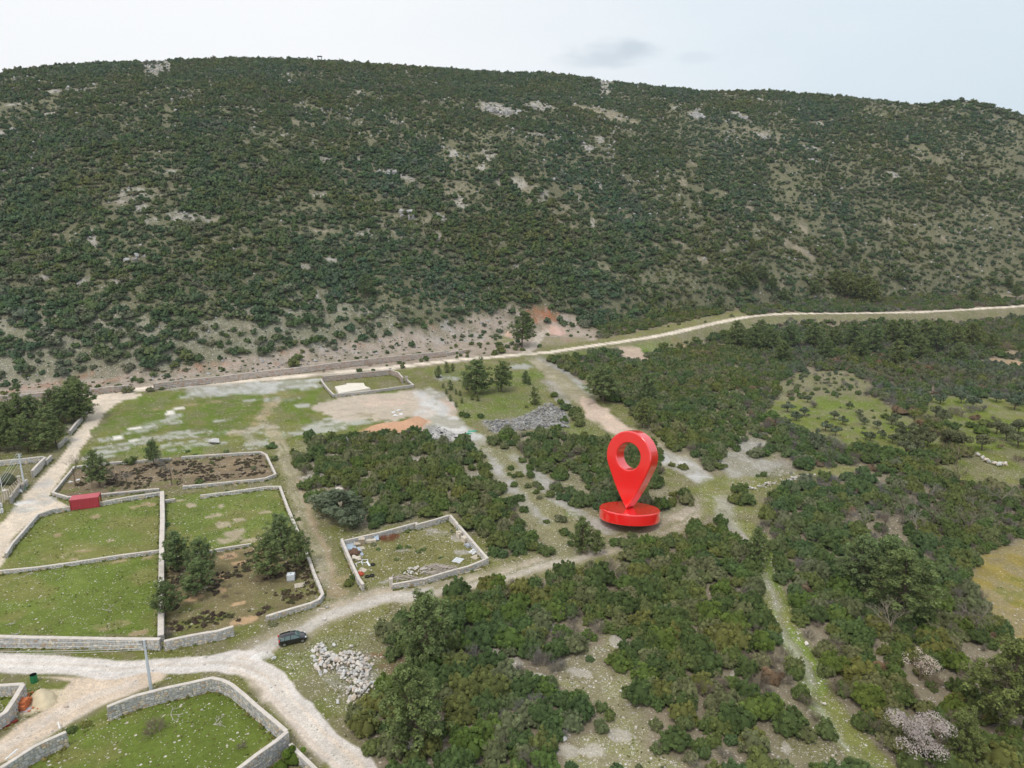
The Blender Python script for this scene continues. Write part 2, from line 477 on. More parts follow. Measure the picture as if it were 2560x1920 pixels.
# clearings in the near thicket
poly([(1405, 1665), (1500, 1612), (1545, 1560), (1558, 1605), (1520, 1672), (1598, 1705), (1585, 1760), (1630, 1850), (1725, 1910), (1730, 1990), (1350, 1990), (1420, 1850), (1515, 1850), (1500, 1785), (1475, 1755), (1420, 1725), (1320, 1680), (1370, 1690)], (.245, .235, .115), .75, 2, 3, 1, scrub=.17)
for e in [(1340, 1690, 24, 12), (1450, 1680, 28, 14), (1540, 1600, 12, 14), (1240, 1640, 20, 22), (1180, 1600, 20, 14), (1215, 1620, 26, 12), (1280, 1660, 26, 16), (1390, 1570, 16, 14), (1110, 1720, 16, 30), (1130, 1780, 14, 26), (1560, 1840, 30, 20), (1470, 1880, 60, 20), (1835, 1690, 10, 20), (1860, 1720, 8, 14), (1825, 1480, 14, 8), (1965, 1870, 12, 16), (1100, 1890, 60, 18), (1010, 1870, 30, 20)]:
    spot(*e, (.42, .38, .31), .85, .9, scrub=.02)
# orchards
M1 = [(1926, 1004), (1990, 996), (2122, 987), (2198, 996), (2240, 1025), (2296, 1060), (2340, 1088), (2371, 1111), (2290, 1168), (2244, 1160), (2180, 1134), (2122, 1130), (2030, 1104), (1965, 1066), (1915, 1036)]
M2 = [(2320, 990), (2600, 994), (2640, 1140), (2470, 1150), (2425, 1122), (2375, 1072), (2300, 1046), (2316, 1015)]
M3 = [(2325, 1169), (2397, 1140), (2440, 1135), (2660, 1169), (2660, 1213), (2441, 1213), (2340, 1184)]
M4 = [(2700, 1350), (2560, 1354), (2488, 1371), (2419, 1435), (2440, 1490), (2470, 1540), (2560, 1610), (2700, 1700)]
poly(M1, (.160, .200, .040), .12, 2.5, 2.5, 1, scrub=0)
poly(M2, (.150, .185, .032), .12, 2.5, 2.5, 1, scrub=0)
poly(M3, (.165, .185, .045), .15, 2.5, 2.5, 1, scrub=0)
poly(M4, (.30, .235, .070), .08, 2, 2, 1, scrub=0)
spot(2540, 1480, 50, 60, (.165, .175, .035), .08, .6)
poly([(1930, 960), (1990, 930), (2110, 925), (2190, 960), (2180, 985), (1950, 1000)], (.150, .165, .055), .3, 2, 3, .7, scrub=.3)
spot(2510, 905, 40, 10, (.50, .33, .19), .3, .8, scrub=.0)
spot(2540, 885, 26, 8, (.50, .33, .19), .3, .8, scrub=.0)
spot(2110, 1070, 150, 30, (.185, .18, .055), .1, .5)
# road verge right
poly([(1340, 868), (1500, 848), (1700, 806), (1850, 775), (1870, 790), (1700, 832), (1500, 864), (1350, 882)], (.20, .20, .06), .25, 2, 2, .9, scrub=.02)
poly([(1350, 888), (1470, 873), (1485, 890), (1430, 900), (1380, 900)], (.135, .20, .03), .1, 1.5, 2, 1, scrub=0)
poly([(1570, 865), (1680, 845), (1660, 880), (1620, 890)], (.135, .20, .03), .2, 1.5, 2, 1, scrub=0)
poly([(1480, 878), (1560, 862), (1600, 870), (1632, 902), (1608, 908), (1560, 898), (1550, 880)], (.50, .38, .29), .3, 1, 1.5, 1, scrub=0)
spot(1690, 855, 26, 8, (.38, .23, .13), .3, .8, scrub=.1)
spot(1450, 903, 16, 6, PINK, .7, .9, scrub=.1)
line([(1630, 935), (1660, 925), (1670, 915)], 2, DRY, .3, 1, 1, .8)
line([(1800, 990), (1775, 1020), (1850, 1100)], 2, DRY, .3, 1, 1, .6, scrub=.1)
# ---- foot of the hill and quarry
poly([(-300, 850), (0, 800), (200, 775), (420, 800), (640, 770), (700, 730), (860, 730), (1000, 810), (1060, 820), (900, 855), (640, 885), (320, 945), (-300, 985)], (.235, .225, .155), .8, 6, 8, .95, scrub=.62)
poly([(-300, 960), (0, 955), (140, 945), (320, 930), (400, 925), (520, 905), (640, 890), (780, 868), (900, 850), (980, 838), (1060, 815), (1180, 790), (1290, 775), (1370, 775), (1430, 790), (1440, 812), (1500, 830), (1480, 850), (1350, 868), (1300, 885), (1180, 885), (1300, 892), (1120, 908), (929, 930), (640, 955), (320, 978), (-300, 1008)], (.38, .305, .245), .8, 3, 4, 1, scrub=.12)
for e in [(100, 968, 120, 5), (300, 948, 80, 5), (560, 915, 120, 6), (730, 880, 60, 6), (900, 860, 60, 5), (1080, 812, 40, 5), (60, 972, 60, 4), (450, 930, 60, 5)]:
    spot(*e, (.36, .19, .12), .5, .6)
for e in [(860, 878, 90, 8), (1130, 830, 40, 14), (1180, 850, 30, 10), (700, 900, 60, 5), (1080, 850, 60, 8)]:
    spot(*e, (.42, .39, .38), .5, .7)
poly([(1306, 782), (1335, 766), (1372, 768), (1400, 780), (1390, 802), (1340, 803)], (.33, .14, .07), .3, 1.5, 1.5, 1, scrub=0)
poly([(1350, 818), (1380, 812), (1412, 822), (1412, 838), (1370, 838)], (.58, .38, .30), .3, 1.5, 1.5, 1, scrub=0)
spot(1272, 838, 12, 6, (.58, .38, .28), .3, .9)
spot(1262, 850, 30, 8, (.16, .19, .05), .2, .8)
poly([(1355, 842), (1460, 846), (1470, 858), (1350, 874)], (.21, .20, .08), .3, 1.5, 2, .8, scrub=0)
spot(1420, 850, 30, 6, (.33, .22, .16), .3, .6)
spot(1400, 790, 40, 6, (.40, .39, .40), .8, .8)
# ---- bare rock and soil on the hill
HB = [(333, 487, 34, 20), (347, 524, 22, 16), (376, 556, 15, 12), (457, 540, 36, 14), (520, 545, 25, 7), (231, 597, 12, 26), (211, 704, 12, 12), (290, 707, 18, 9),
      (107, 695, 18, 8), (312, 768, 22, 8), (422, 429, 20, 6), (315, 412, 20, 5), (616, 452, 20, 10), (564, 472, 15, 7), (958, 432, 18, 7), (984, 429, 8, 5), (1030, 450, 28, 11),
      (1019, 539, 22, 12), (1109, 545, 15, 12), (1143, 490, 20, 11), (1146, 512, 20, 7), (1030, 487, 20, 7), (929, 588, 35, 12), (1010, 585, 40, 14), (1091, 594, 20, 11),
      (1161, 626, 16, 6), (825, 649, 20, 8), (866, 678, 20, 5), (802, 733, 20, 9), (805, 487, 22, 8), (932, 545, 12, 12), (767, 669, 16, 6), (1253, 689, 5, 16), (1239, 452, 9, 22),
      (1207, 423, 12, 14), (1297, 458, 26, 22), (1349, 487, 22, 16), (1448, 495, 6, 13), (1482, 559, 9, 9), (1497, 464, 16, 5), (1297, 669, 12, 7),
      (579, 249, 50, 3), (613, 269, 30, 3), (470, 245, 14, 3), (156, 327, 26, 5), (145, 365, 18, 3), (527, 385, 14, 5), (330, 414, 18, 5), (428, 428, 18, 4), (810, 399, 22, 7), (903, 399, 8, 13),
      (972, 428, 14, 6), (984, 304, 22, 5), (1053, 341, 30, 5), (1215, 382, 20, 16), (1130, 382, 18, 10), (949, 333, 12, 4), (706, 341, 9, 6), (1256, 278, 44, 20), (1350, 262, 32, 12),
      (1740, 285, 14, 14), (1852, 290, 28, 7), (1910, 340, 22, 7), (2025, 370, 18, 6), (2032, 400, 16, 7), (2402, 250, 24, 5), (195, 226, 40, 4), (40, 258, 22, 4), (1690, 270, 14, 4), (395, 154, 26, 2),
      (1190, 178, 14, 4), (730, 207, 16, 3), (1090, 210, 12, 4), (900, 232, 12, 4), (1515, 206, 16, 3), (2143, 322, 10, 4), (1470, 365, 14, 8), (1350, 336, 40, 4), (1500, 350, 10, 10),
      (1900, 250, 12, 4), (2050, 308, 10, 4), (2240, 440, 20, 4), (1318, 203, 8, 3), (855, 225, 10, 3), (250, 245, 20, 3), (120, 285, 14, 4), (10, 328, 20, 9), (620, 360, 10, 3)]
for e in HB:
    spot(*e, (.40, .37, .33), .95, .85, scrub=.22)
HS = [(545, 547, 22, 5), (819, 579, 34, 6), (1598, 591, 40, 4), (1708, 614, 32, 7), (1760, 652, 18, 8), (1847, 611, 18, 7), (1873, 521, 12, 9), (1705, 458, 12, 9), (1731, 411, 14, 4), (1604, 695, 18, 3),
      (2007, 565, 11, 15), (1992, 623, 44, 11), (1943, 545, 22, 6), (2363, 600, 20, 6), (2450, 675, 28, 4), (2117, 417, 12, 4), (2380, 452, 14, 6), (2534, 747, 12, 6), (2221, 559, 15, 3),
      (1010, 704, 50, 2.5), (1132, 727, 80, 2.5), (347, 644, 16, 7), (136, 588, 9, 6), (1280, 470, 60, 30), (1100, 470, 100, 30), (1020, 560, 90, 40), (1400, 540, 40, 40), (1250, 560, 40, 30),
      (1100, 640, 60, 14), (700, 800, 30, 10), (600, 815, 40, 8), (1340, 740, 40, 4), (1500, 660, 20, 6), (1440, 600, 16, 4), (1950, 700, 14, 14), (2090, 690, 14, 5), (1560, 540, 20, 8), (480, 470, 90, 20), (300, 500, 60, 16), (870, 420, 90, 20), (700, 480, 60, 12), (180, 620, 60, 12), (1900, 330, 80, 12), (1000, 340, 90, 12), (300, 260, 90, 8), (700, 300, 80, 8), (1500, 280, 70, 8), (2250, 380, 80, 10)]
for i, e in enumerate(HS):
    big = e[2] * e[3] > 600
    spot(*e, (.33, .275, .20), .5, .35 if big else .8, scrub=.62 if big else .1)
line([(1330, 889), (1454, 873), (1627, 848), (1743, 823), (1830, 804), (1949, 790), (2065, 788), (2209, 787), (2383, 781), (2560, 769), (2700, 760)], 12, (.165, .17, .07), .3, 3, 2, .75, scrub=.0)
# ---- roads on top of everything
line([(-300, 1010), (0, 998), (120, 992), (240, 985), (330, 975), (450, 962), (640, 950), (800, 935), (929, 923), (1016, 915), (1120, 902), (1280, 888), (1380, 880), (1454, 868), (1540, 856), (1627, 843), (1743, 818), (1824, 800), (1880, 790),
      (1949, 785), (2065, 783), (2209, 782), (2300, 780), (2383, 776), (2470, 770), (2560, 764), (2700, 756)], 4.3, ROAD, .05, .35, .4, 1, region='dirt_road')
line([(1312, 884), (1335, 866), (1345, 850), (1350, 838), (1372, 828)], 4.0, (.50, .43, .36), .3, 1, .8, .9, region='dirt_road')
poly([(222, 990), (232, 1012), (213, 1050), (188, 1088), (165, 1125), (140, 1160), (105, 1192), (70, 1228), (20, 1285), (-60, 1380), (-60, 1500), (0, 1408), (30, 1352), (88, 1292), (140, 1268), (172, 1264), (120, 1240), (138, 1215), (180, 1162),
      (203, 1120), (238, 1065), (258, 1038), (290, 1008), (360, 988), (300, 980)], (.70, .59, .47), .12, .45, .9, 1, region='dirt_road')
spot(90, 1260, 40, 18, (.52, .50, .47), .3, .7)
spot(62, 1258, 26, 8, (.80, .78, .76), .05, 1)
spot(105, 1215, 22, 16, (.55, .53, .51), .3, .6)
spot(180, 1085, 14, 30, (.60, .55, .50), .2, .5)
poly([(-200, 1628), (0, 1631), (145, 1636), (289, 1650), (434, 1643), (560, 1632), (640, 1628), (683, 1656), (727, 1699), (785, 1763), (857, 1844), (941, 1919), (1000, 1980), (850, 1980), (814, 1920), (764, 1854), (706, 1781), (663, 1729), (630, 1700),
      (590, 1684), (550, 1676), (463, 1680), (400, 1690), (250, 1698), (87, 1684), (0, 1679), (-200, 1670)], (.66, .60, .55), .08, .4, .9, 1, region='gravel_road')
line([(600, 1660), (680, 1720), (740, 1790), (800, 1860), (870, 1930)], 3.0, (.66, .55, .45), .15, 1.2, 1, .7)
line([(690, 1700), (760, 1780), (830, 1850), (900, 1920)], .6, (.72, .60, .48), .1, .5, .5, .6)
poly([(95, 1698), (300, 1694), (420, 1688), (400, 1705), (376, 1712), (318, 1740), (231, 1775), (145, 1828), (107, 1848), (0, 1908), (-200, 2010), (-200, 1960), (0, 1846), (40, 1815), (95, 1782), (150, 1745), (174, 1705)], (.64, .51, .39), .35, .6, 1.1, 1, region='dirt_road')
line([(0, 1870), (100, 1808), (230, 1745), (330, 1712)], 1.5, (.66, .59, .53), .5, 1, 1, .5)
CG = [(-100, 1650), (0, 1655), (145, 1661), (289, 1670), (434, 1664), (540, 1656), (610, 1662), (670, 1695), (730, 1762), (800, 1845), (870, 1925), (930, 1990)]
for off in (-10, 8):
    line([(a + off * .8 * (a > 600), b - off * .75 * (a < 680)) for a, b in CG], .7, (.73, .69, .65), .05, .5, .5, .6)
line(CG, .9, (.58, .50, .42), .5, .8, .8, .5)
line([(-60, 1925), (60, 1845), (150, 1795), (260, 1735), (340, 1706)], .5, (.70, .60, .50), .3, .5, .5, .6)
line([(-30, 1945), (75, 1868), (165, 1812), (270, 1752), (350, 1718)], .5, (.70, .60, .50), .3, .5, .5, .6)
spot(115, 1752, 46, 22, (.64, .53, .38), .1, .9)
spot(430, 1655, 50, 6, (.60, .48, .38), .2, .5)
spot(660, 1640, 30, 14, (.68, .65, .62), .3, .6)


def cover(x, y):
    """albedo (n,3), stoniness, scrub density, region index for points on the ground"""
    x = np.asarray(x, float).ravel()
    y = np.asarray(y, float).ravel()
    n = len(x)
    az = np.arctan2(x, y)
    r = np.hypot(x, y)
    wx = (fbm(x, y, 5, 31, 3) - .5) * 2
    wy = (fbm(x, y, 5, 57, 3) - .5) * 2
    col = np.tile(np.array(SOIL), (n, 1))
    n1 = fbm(x, y, 22, 71, 3)[:, None]
    n2 = fbm(x, y, 5, 73, 3)[:, None]
    hill = r > np.interp(np.clip(az, -1.05, 1.05), F_AZ, F_R) + 4
    stone = .2 + 0 * x
    col[hill] = (.150, .145, .085)
    col = col * (.8 + .4 * n1)
    g = fbm(x, y, 30, 91, 3)
    dens = np.where(hill, .98 - .45 * sstep(.66, .78, g), .96 - .45 * sstep(.64, .76, g))
    region = np.where(hill, 1, 0)
    names = ['ground', 'hillside']
    for lay in LAY:
        kind, pts, c, st, soft, warp, k, scrub, reg = lay[:9]
        if kind == 'e':
            rx, ry = soft, warp
            cx, cy = pts[0], pts[1]
            rr = math.hypot(cx, cy)
            tx, ty = cy / rr, -cx / rr
            m = np.nonzero((np.abs(x - cx) < 2.2 * max(rx, ry)) & (np.abs(y - cy) < 2.2 * max(rx, ry)))[0]
            if len(m) == 0:
                continue
            a = ((x[m] - cx) * tx + (y[m] - cy) * ty) / rx
            b = ((x[m] - cx) * ty * -1 + (y[m] - cy) * tx) / ry
            q = np.sqrt(a * a + b * b) + 1.7 * (fbm(x[m], y[m], max(2.0, min(rx, ry) * 1.3), 13, 4) - .5)
            f = sstep(1.0, .75, q) * ((.25 + .75 * sstep(.42, .56, fbm(x[m] * .6, y[m] * 1.3, 2.0, 113, 4))) if max(rx, ry) > 2.2 else 1)
            sc = q < 1.0
        else:
            half = lay[9] / 2 if kind == 'l' else 0
            lo, hi = pts.min(0) - soft - warp - half - 2, pts.max(0) + soft + warp + half + 2
            m = np.nonzero((x > lo[0]) & (x < hi[0]) & (y > lo[1]) & (y < hi[1]))[0]
            if len(m) == 0:
                continue
            xm, ym = x[m] + wx[m] * warp, y[m] + wy[m] * warp
            d = pdist(xm, ym, pts, kind == 'p')
            if kind == 'p':
                d = np.where(inpoly(xm, ym, pts), -d, d)
            else:
                d = d - half
            f = sstep(soft * .5, -soft * .5, d)
            if soft > 1.4:
                f = f * (.45 + .55 * sstep(.38, .58, fbm(x[m], y[m], 3.4, 119, 3)))
            sc = d < 0
        if kind == 'l' and lay[9] > 2.9 and reg:
            dc = d + half
            rut = np.exp(-((dc - .85) / .3) ** 2) * sstep(.3, .55, n2[m, 0])
            mid = np.exp(-(dc / .38) ** 2) * sstep(.35, .6, n1[m, 0]) * (.8 if reg == 'dirt_track' else .35)
        else:
            rut = mid = 0
        f = f * k
        cc = np.array(c) * (.86 + .28 * n2[m]) * (.9 + .2 * n1[m])
        if not np.isscalar(rut):
            cc = cc * (1 + .22 * rut[:, None]) * (1 - mid[:, None]) + np.array([.19, .19, .08]) * mid[:, None]
        col[m] = col[m] * (1 - f[:, None]) + cc * f[:, None]
        stone[m] = stone[m] * (1 - f) + st * f
        if scrub is not None:
            dens[m[sc]] = scrub
        if reg:
            if reg not in names:
                names.append(reg)
            region[m[sc]] = names.index(reg)
    # meadow variety: yellower and browner drifts where it is green
    green = np.clip((col[:, 1] - col[:, 0] * .95) / .03, 0, 1) * (col[:, 1] < .3)
    dr = sstep(.5, .68, fbm(x, y, 7, 201, 3)) * green
    col = col * (1 - .45 * dr[:, None]) + np.array([.25, .21, .085]) * .45 * dr[:, None]
    br = sstep(.56, .7, fbm(x, y, 13, 211, 3)) * green
    col = col * (1 - .35 * br[:, None]) + np.array([.12, .185, .022]) * .35 * br[:, None]
    return col, stone, dens, region, names


# ------------------------------------------------------------------ materials
def mat(name, col=(.5, .5, .5), rough=.8, spec=.2, **kw):
    m = bpy.data.materials.new(name)
    m.use_nodes = True
    b = m.node_tree.nodes['Principled BSDF']
    b.inputs['Base Color'].default_value = (*col, 1)
    b.inputs['Roughness'].default_value = rough
    b.inputs['Specular IOR Level'].default_value = spec
    for k, v in kw.items():
        b.inputs[k.replace('_', ' ')].default_value = v
    return m, m.node_tree, b


def noisy(name, col, amt=.25, scale=3.0, rough=.8, spec=.2, bump=0.0, **kw):
    m, t, b = mat(name, col, rough, spec, **kw)
    c = N(t, 'ShaderNodeTexCoord')
    n = N(t, 'ShaderNodeTexNoise', i_Scale=scale, i_Detail=4.0)
    L(t, c.outputs['Object'], n.inputs[0])
    mr = N(t, 'ShaderNodeMapRange')
    mr.inputs['To Min'].default_value = 1 - amt
    mr.inputs['To Max'].default_value = 1 + amt
    L(t, n.outputs[0], mr.inputs[0])
    v = N(t, 'ShaderNodeVectorMath', operation='SCALE', i_0=col)
    L(t, mr.outputs[0], v.inputs['Scale'])
    L(t, v.outputs[0], b.inputs['Base Color'])
    if bump:
        bp = N(t, 'ShaderNodeBump', i_Strength=bump, i_Distance=.05)
        L(t, n.outputs[0], bp.inputs['Height'])
        L(t, bp.outputs[0], b.inputs['Normal'])
    return m


def ground_material():
    m, t, b = mat('ground_cover', rough=.95, spec=.05)
    a = N(t, 'ShaderNodeAttribute', attribute_name='gcol')
    st = N(t, 'ShaderNodeAttribute', attribute_name='stone')
    geo = N(t, 'ShaderNodeNewGeometry')
    cur = a.outputs['Color']
    for (sc, lo, hi, det) in ((.35, .86, 1.14, 3), (1.6, .84, 1.16, 4), (6.0, .76, 1.24, 3)):
        n = N(t, 'ShaderNodeTexNoise', i_Scale=sc, i_Detail=float(det), i_Roughness=.6)
        L(t, geo.outputs['Position'], n.inputs[0])
        mr = N(t, 'ShaderNodeMapRange')
        mr.inputs['From Min'].default_value = .25
        mr.inputs['From Max'].default_value = .75
        mr.inputs['To Min'].default_value = lo
        mr.inputs['To Max'].default_value = hi
        L(t, n.outputs[0], mr.inputs[0])
        v = N(t, 'ShaderNodeVectorMath', operation='SCALE')
        L(t, cur, v.inputs[0])
        L(t, mr.outputs[0], v.inputs['Scale'])
        cur = v.outputs[0]
    # grass: small yellowish and dark tufts, keyed on how green the ground is
    n = N(t, 'ShaderNodeTexNoise', i_Scale=2.6, i_Detail=5.0, i_Roughness=.7)
    L(t, geo.outputs['Position'], n.inputs[0])
    mr = N(t, 'ShaderNodeMapRange', interpolation_type='SMOOTHSTEP')
    mr.inputs['From Min'].default_value = .56
    mr.inputs['From Max'].default_value = .70
    mr.inputs['To Max'].default_value = .40
    L(t, n.outputs[0], mr.inputs[0])
    mx = N(t, 'ShaderNodeMix', data_type='RGBA')
    L(t, mr.outputs[0], mx.inputs[0])
    L(t, cur, mx.inputs[6])
    tint = N(t, 'ShaderNodeMix', data_type='RGBA', blend_type='MULTIPLY', i_0=1.0)
    L(t, cur, tint.inputs[6])
    tint.inputs[7].default_value = (.62, .60, .50, 1)
    L(t, tint.outputs[2], mx.inputs[7])
    cur = mx.outputs[2]
    # stones in two sizes
    for (sc, kk) in ((2.3, .28), (5.0, .6)):
        vo = N(t, 'ShaderNodeTexVoronoi', i_Scale=sc)
        L(t, geo.outputs['Position'], vo.inputs['Vector'])
        se = N(t, 'ShaderNodeSeparateColor')
        L(t, vo.outputs['Color'], se.inputs[0])
        th = N(t, 'ShaderNodeMath', operation='MULTIPLY', i_1=kk)
        L(t, st.outputs['Fac'], th.inputs[0])
        pw = N(t, 'ShaderNodeMath', operation='LESS_THAN')
        L(t, se.outputs[0], pw.inputs[0])
        L(t, th.outputs[0], pw.inputs[1])
        ds = N(t, 'ShaderNodeMapRange')
        ds.inputs['From Min'].default_value = .44
        ds.inputs['From Max'].default_value = .34
        L(t, vo.outputs['Distance'], ds.inputs[0])
        mu = N(t, 'ShaderNodeMath', operation='MULTIPLY')
        L(t, pw.outputs[0], mu.inputs[0])
        L(t, ds.outputs[0], mu.inputs[1])
        cr = N(t, 'ShaderNodeValToRGB')
        cr.color_ramp.elements[0].color = (.34, .32, .30, 1)
        cr.color_ramp.elements[1].color = (.66, .62, .58, 1)
        e = cr.color_ramp.elements.new(.6)
        e.color = (.52, .45, .38, 1)
        L(t, se.outputs[1], cr.inputs[0])
        mx = N(t, 'ShaderNodeMix', data_type='RGBA')
        L(t, mu.outputs[0], mx.inputs[0])
        L(t, cur, mx.inputs[6])
        L(t, cr.outputs[0], mx.inputs[7])
        cur = mx.outputs[2]
    L(t, cur, b.inputs['Base Color'])
    n = N(t, 'ShaderNodeTexNoise', i_Scale=3.0, i_Detail=5.0, i_Roughness=.7)
    L(t, geo.outputs['Position'], n.inputs[0])
    bp = N(t, 'ShaderNodeBump', i_Strength=.55, i_Distance=.25)
    L(t, n.outputs[0], bp.inputs['Height'])
    L(t, bp.outputs[0], b.inputs['Normal'])
    return m


M_GROUND = ground_material()


def leaf_material(name, cols, trans=.25, tint=.36):
    """foliage: each plant takes its own hue (from where it grows), each leaf clump a lighter or darker shade of it"""
    m, t, b = mat(name, rough=.75, spec=.12)
    oi = N(t, 'ShaderNodeObjectInfo')
    wn_ = N(t, 'ShaderNodeTexWhiteNoise', noise_dimensions='3D')
    L(t, oi.outputs['Location'], wn_.inputs['Vector'])
    cr = N(t, 'ShaderNodeValToRGB')
    el = cr.color_ramp.elements
    cr.color_ramp.interpolation = 'LINEAR'
    el[0].color = (*cols[0], 1)
    el[1].color = (*cols[-1], 1)
    for i, c in enumerate(cols[1:-1]):
        e = el.new((i + 1) / (len(cols) - 1))
        e.color = (*c, 1)
    L(t, wn_.outputs['Value'], cr.inputs[0])
    # regional drift
    n = N(t, 'ShaderNodeTexNoise', i_Scale=.02, i_Detail=2.0)
    L(t, oi.outputs['Location'], n.inputs[0])
    mr = N(t, 'ShaderNodeMapRange')
    mr.inputs['From Min'].default_value = .3
    mr.inputs['From Max'].default_value = .7
    L(t, n.outputs[0], mr.inputs[0])
    mx = N(t, 'ShaderNodeMix', data_type='RGBA', blend_type='MULTIPLY', i_0=1.0)
    L(t, cr.outputs[0], mx.inputs[6])
    tn = N(t, 'ShaderNodeMix', data_type='RGBA')
    tn.inputs[6].default_value = (1.08, 1.0, .78, 1)
    tn.inputs[7].default_value = (.86, 1.0, 1.08, 1)
    L(t, mr.outputs[0], tn.inputs[0])
    L(t, tn.outputs[2], mx.inputs[7])
    at_ = N(t, 'ShaderNodeAttribute', attribute_name='tint')
    m3 = N(t, 'ShaderNodeMapRange')
    m3.inputs['To Min'].default_value = 1 - tint
    m3.inputs['To Max'].default_value = 1 + tint * 1.4
    L(t, at_.outputs['Fac'], m3.inputs[0])
    v = N(t, 'ShaderNodeVectorMath', operation='SCALE')
    L(t, mx.outputs[2], v.inputs[0])
    L(t, m3.outputs[0], v.inputs['Scale'])
    L(t, v.outputs[0], b.inputs['Base Color'])
    if trans:
        tr = N(t, 'ShaderNodeBsdfTranslucent')
        L(t, v.outputs[0], tr.inputs[0])
        mxs = N(t, 'ShaderNodeMixShader', i_0=trans)
        L(t, b.outputs[0], mxs.inputs[1])
        L(t, tr.outputs[0], mxs.inputs[2])
        out = t.nodes['Material Output']
        L(t, mxs.outputs[0], out.inputs[0])
    return m


M_SCRUB = leaf_material('evergreen_scrub_leaves', [(0.103, 0.149, 0.058), (0.138, 0.176, 0.058), (0.192, 0.205, 0.068), (0.113, 0.164, 0.065), (0.175, 0.197, 0.085), (0.228, 0.223, 0.132), (0.135, 0.193, 0.052), (0.105, 0.156, 0.068)])
M_PINE = leaf_material('pine_needles', [(.150, .190, .078), (.170, .208, .080), (.180, .218, .092)])
M_OLIVE = leaf_material('olive_leaves', [(.135, .155, .095), (.165, .180, .115), (.120, .140, .080)])
M_GREY = leaf_material('grey_twigs', [(.26, .225, .20), (.31, .275, .25), (.22, .185, .16), (.28, .23, .20)], trans=0, tint=.3)
M_HEATH = leaf_material('heath_clumps', [(.075, .050, .042), (.095, .065, .048), (.11, .085, .05), (.085, .085, .04)], trans=.1)
M_BLOSSOM = leaf_material('pale_blossom', [(.50, .44, .48), (.58, .52, .55)], trans=.2, tint=.12)
M_RUST = leaf_material('rusty_leaves', [(.19, .125, .085), (.21, .15, .10)], trans=.1)
M_BRIGHT = leaf_material('fresh_green_leaves', [(.10, .16, .028), (.13, .18, .03)], trans=.25)
M_TUFT = leaf_material('grass_blades', [(.13, .17, .035), (.19, .19, .06), (.24, .21, .09), (.11, .155, .03)], trans=.2)
M_HILL = leaf_material('hillside_scrub_leaves', [(0.094, 0.143, 0.073), (0.123, 0.165, 0.075), (0.176, 0.196, 0.086), (0.101, 0.152, 0.084), (0.160, 0.182, 0.105), (0.198, 0.196, 0.138), (0.130, 0.185, 0.070), (0.095, 0.143, 0.086)])
TONES = {'dark green': leaf_material('dark_green_leaves', [(0.092, 0.132, 0.048), (0.110, 0.149, 0.053)]),
         'olive-green': leaf_material('olive_green_leaves', [(0.167, 0.178, 0.059), (0.203, 0.205, 0.066)]),
         'grey-green': leaf_material('grey_green_leaves', [(0.172, 0.186, 0.090), (0.198, 0.205, 0.106)]),
         'fresh green': leaf_material('mid_green_leaves', [(0.128, 0.182, 0.044), (0.151, 0.197, 0.051)])}
M_BARK = noisy('grey_brown_bark', (.16, .12, .09), .3, 6)

# ------------------------------------------------------------------ ground sheet


def newmesh(name, V, Fq, attrs=None, smooth=False, material=None, tri=False, cornercol=None):
    me = bpy.data.meshes.new(name)
    V = np.asarray(V, np.float32)
    Fq = np.asarray(Fq, np.int32)
    k = Fq.shape[1]
    me.vertices.add(len(V))
    me.vertices.foreach_set('co', V.ravel())
    me.loops.add(Fq.size)
    me.loops.foreach_set('vertex_index', Fq.ravel())
    me.polygons.add(len(Fq))
    me.polygons.foreach_set('loop_start', np.arange(0, Fq.size, k, dtype=np.int32))
    if smooth:
        me.polygons.foreach_set('use_smooth', np.ones(len(Fq), bool))
    if attrs:
        for an, (typ, dom, dat) in attrs.items():
            a = me.attributes.new(an, typ, dom)
            if typ == 'FLOAT_COLOR':
                d = np.ones((len(dat), 4), np.float32)
                d[:, :3] = dat
                a.data.foreach_set('color', d.ravel())
            else:
                a.data.foreach_set('value', np.asarray(dat, np.float32))
    me.update(calc_edges=True)
    me.validate()
    if material:
        me.materials.append(material)
    return me


def link(name, me, parent=None):
    o = bpy.data.objects.new(name, me)
    COL.objects.link(o)
    if parent:
        o.parent = parent
    return o


STEP = .0024
azs = np.arange(-.93, .93, STEP)
rs = [44.0]
while rs[-1] < 262:
    rs.append(rs[-1] + max(.09, rs[-1] ** 2 / 60 * .0024))
while rs[-1] < 700:
    rs.append(rs[-1] + 2.2)
while rs[-1] < 900:
    rs.append(rs[-1] + 12)
rs = np.array(rs)
AZ, RR = np.meshgrid(azs, rs)
GX, GY = (RR * np.sin(AZ)).ravel(), (RR * np.cos(AZ)).ravel()
GZ = terrain(GX, GY)
gcol, gstone, gdens, greg, gnames = cover(GX, GY)
# low bumps only where no wheels pass
rough = np.where((greg >= 2), .02, .10)
GZ = GZ + rough * (fbm(GX, GY, 1.1, 41, 2) - .5) * (RR.ravel() < 300) + (greg == 1) * 1.2 * (fbm(GX, GY, 7, 43, 2) - .5) * sstep(250, 330, RR.ravel())
nr, nc = AZ.shape
ii = (np.arange(nr - 1)[:, None] * nc + np.arange(nc - 1)[None, :]).ravel()
FQ = np.stack([ii, ii + 1, ii + nc + 1, ii + nc], 1)
FQ = FQ[:, ::-1].copy()
freg = greg[FQ[:, 0]]
for k, nm in enumerate(gnames):
    sel = FQ[freg == k]
    if len(sel) == 0:
        continue
    used, inv = np.unique(sel, return_inverse=True)
    me = newmesh(nm, np.stack([GX[used], GY[used], GZ[used]], 1), inv.reshape(-1, 4),
                 {'gcol': ('FLOAT_COLOR', 'POINT', gcol[used]), 'stone': ('FLOAT', 'POINT', gstone[used])}, True, M_GROUND)
    tag(link(nm, me), kind='structure')
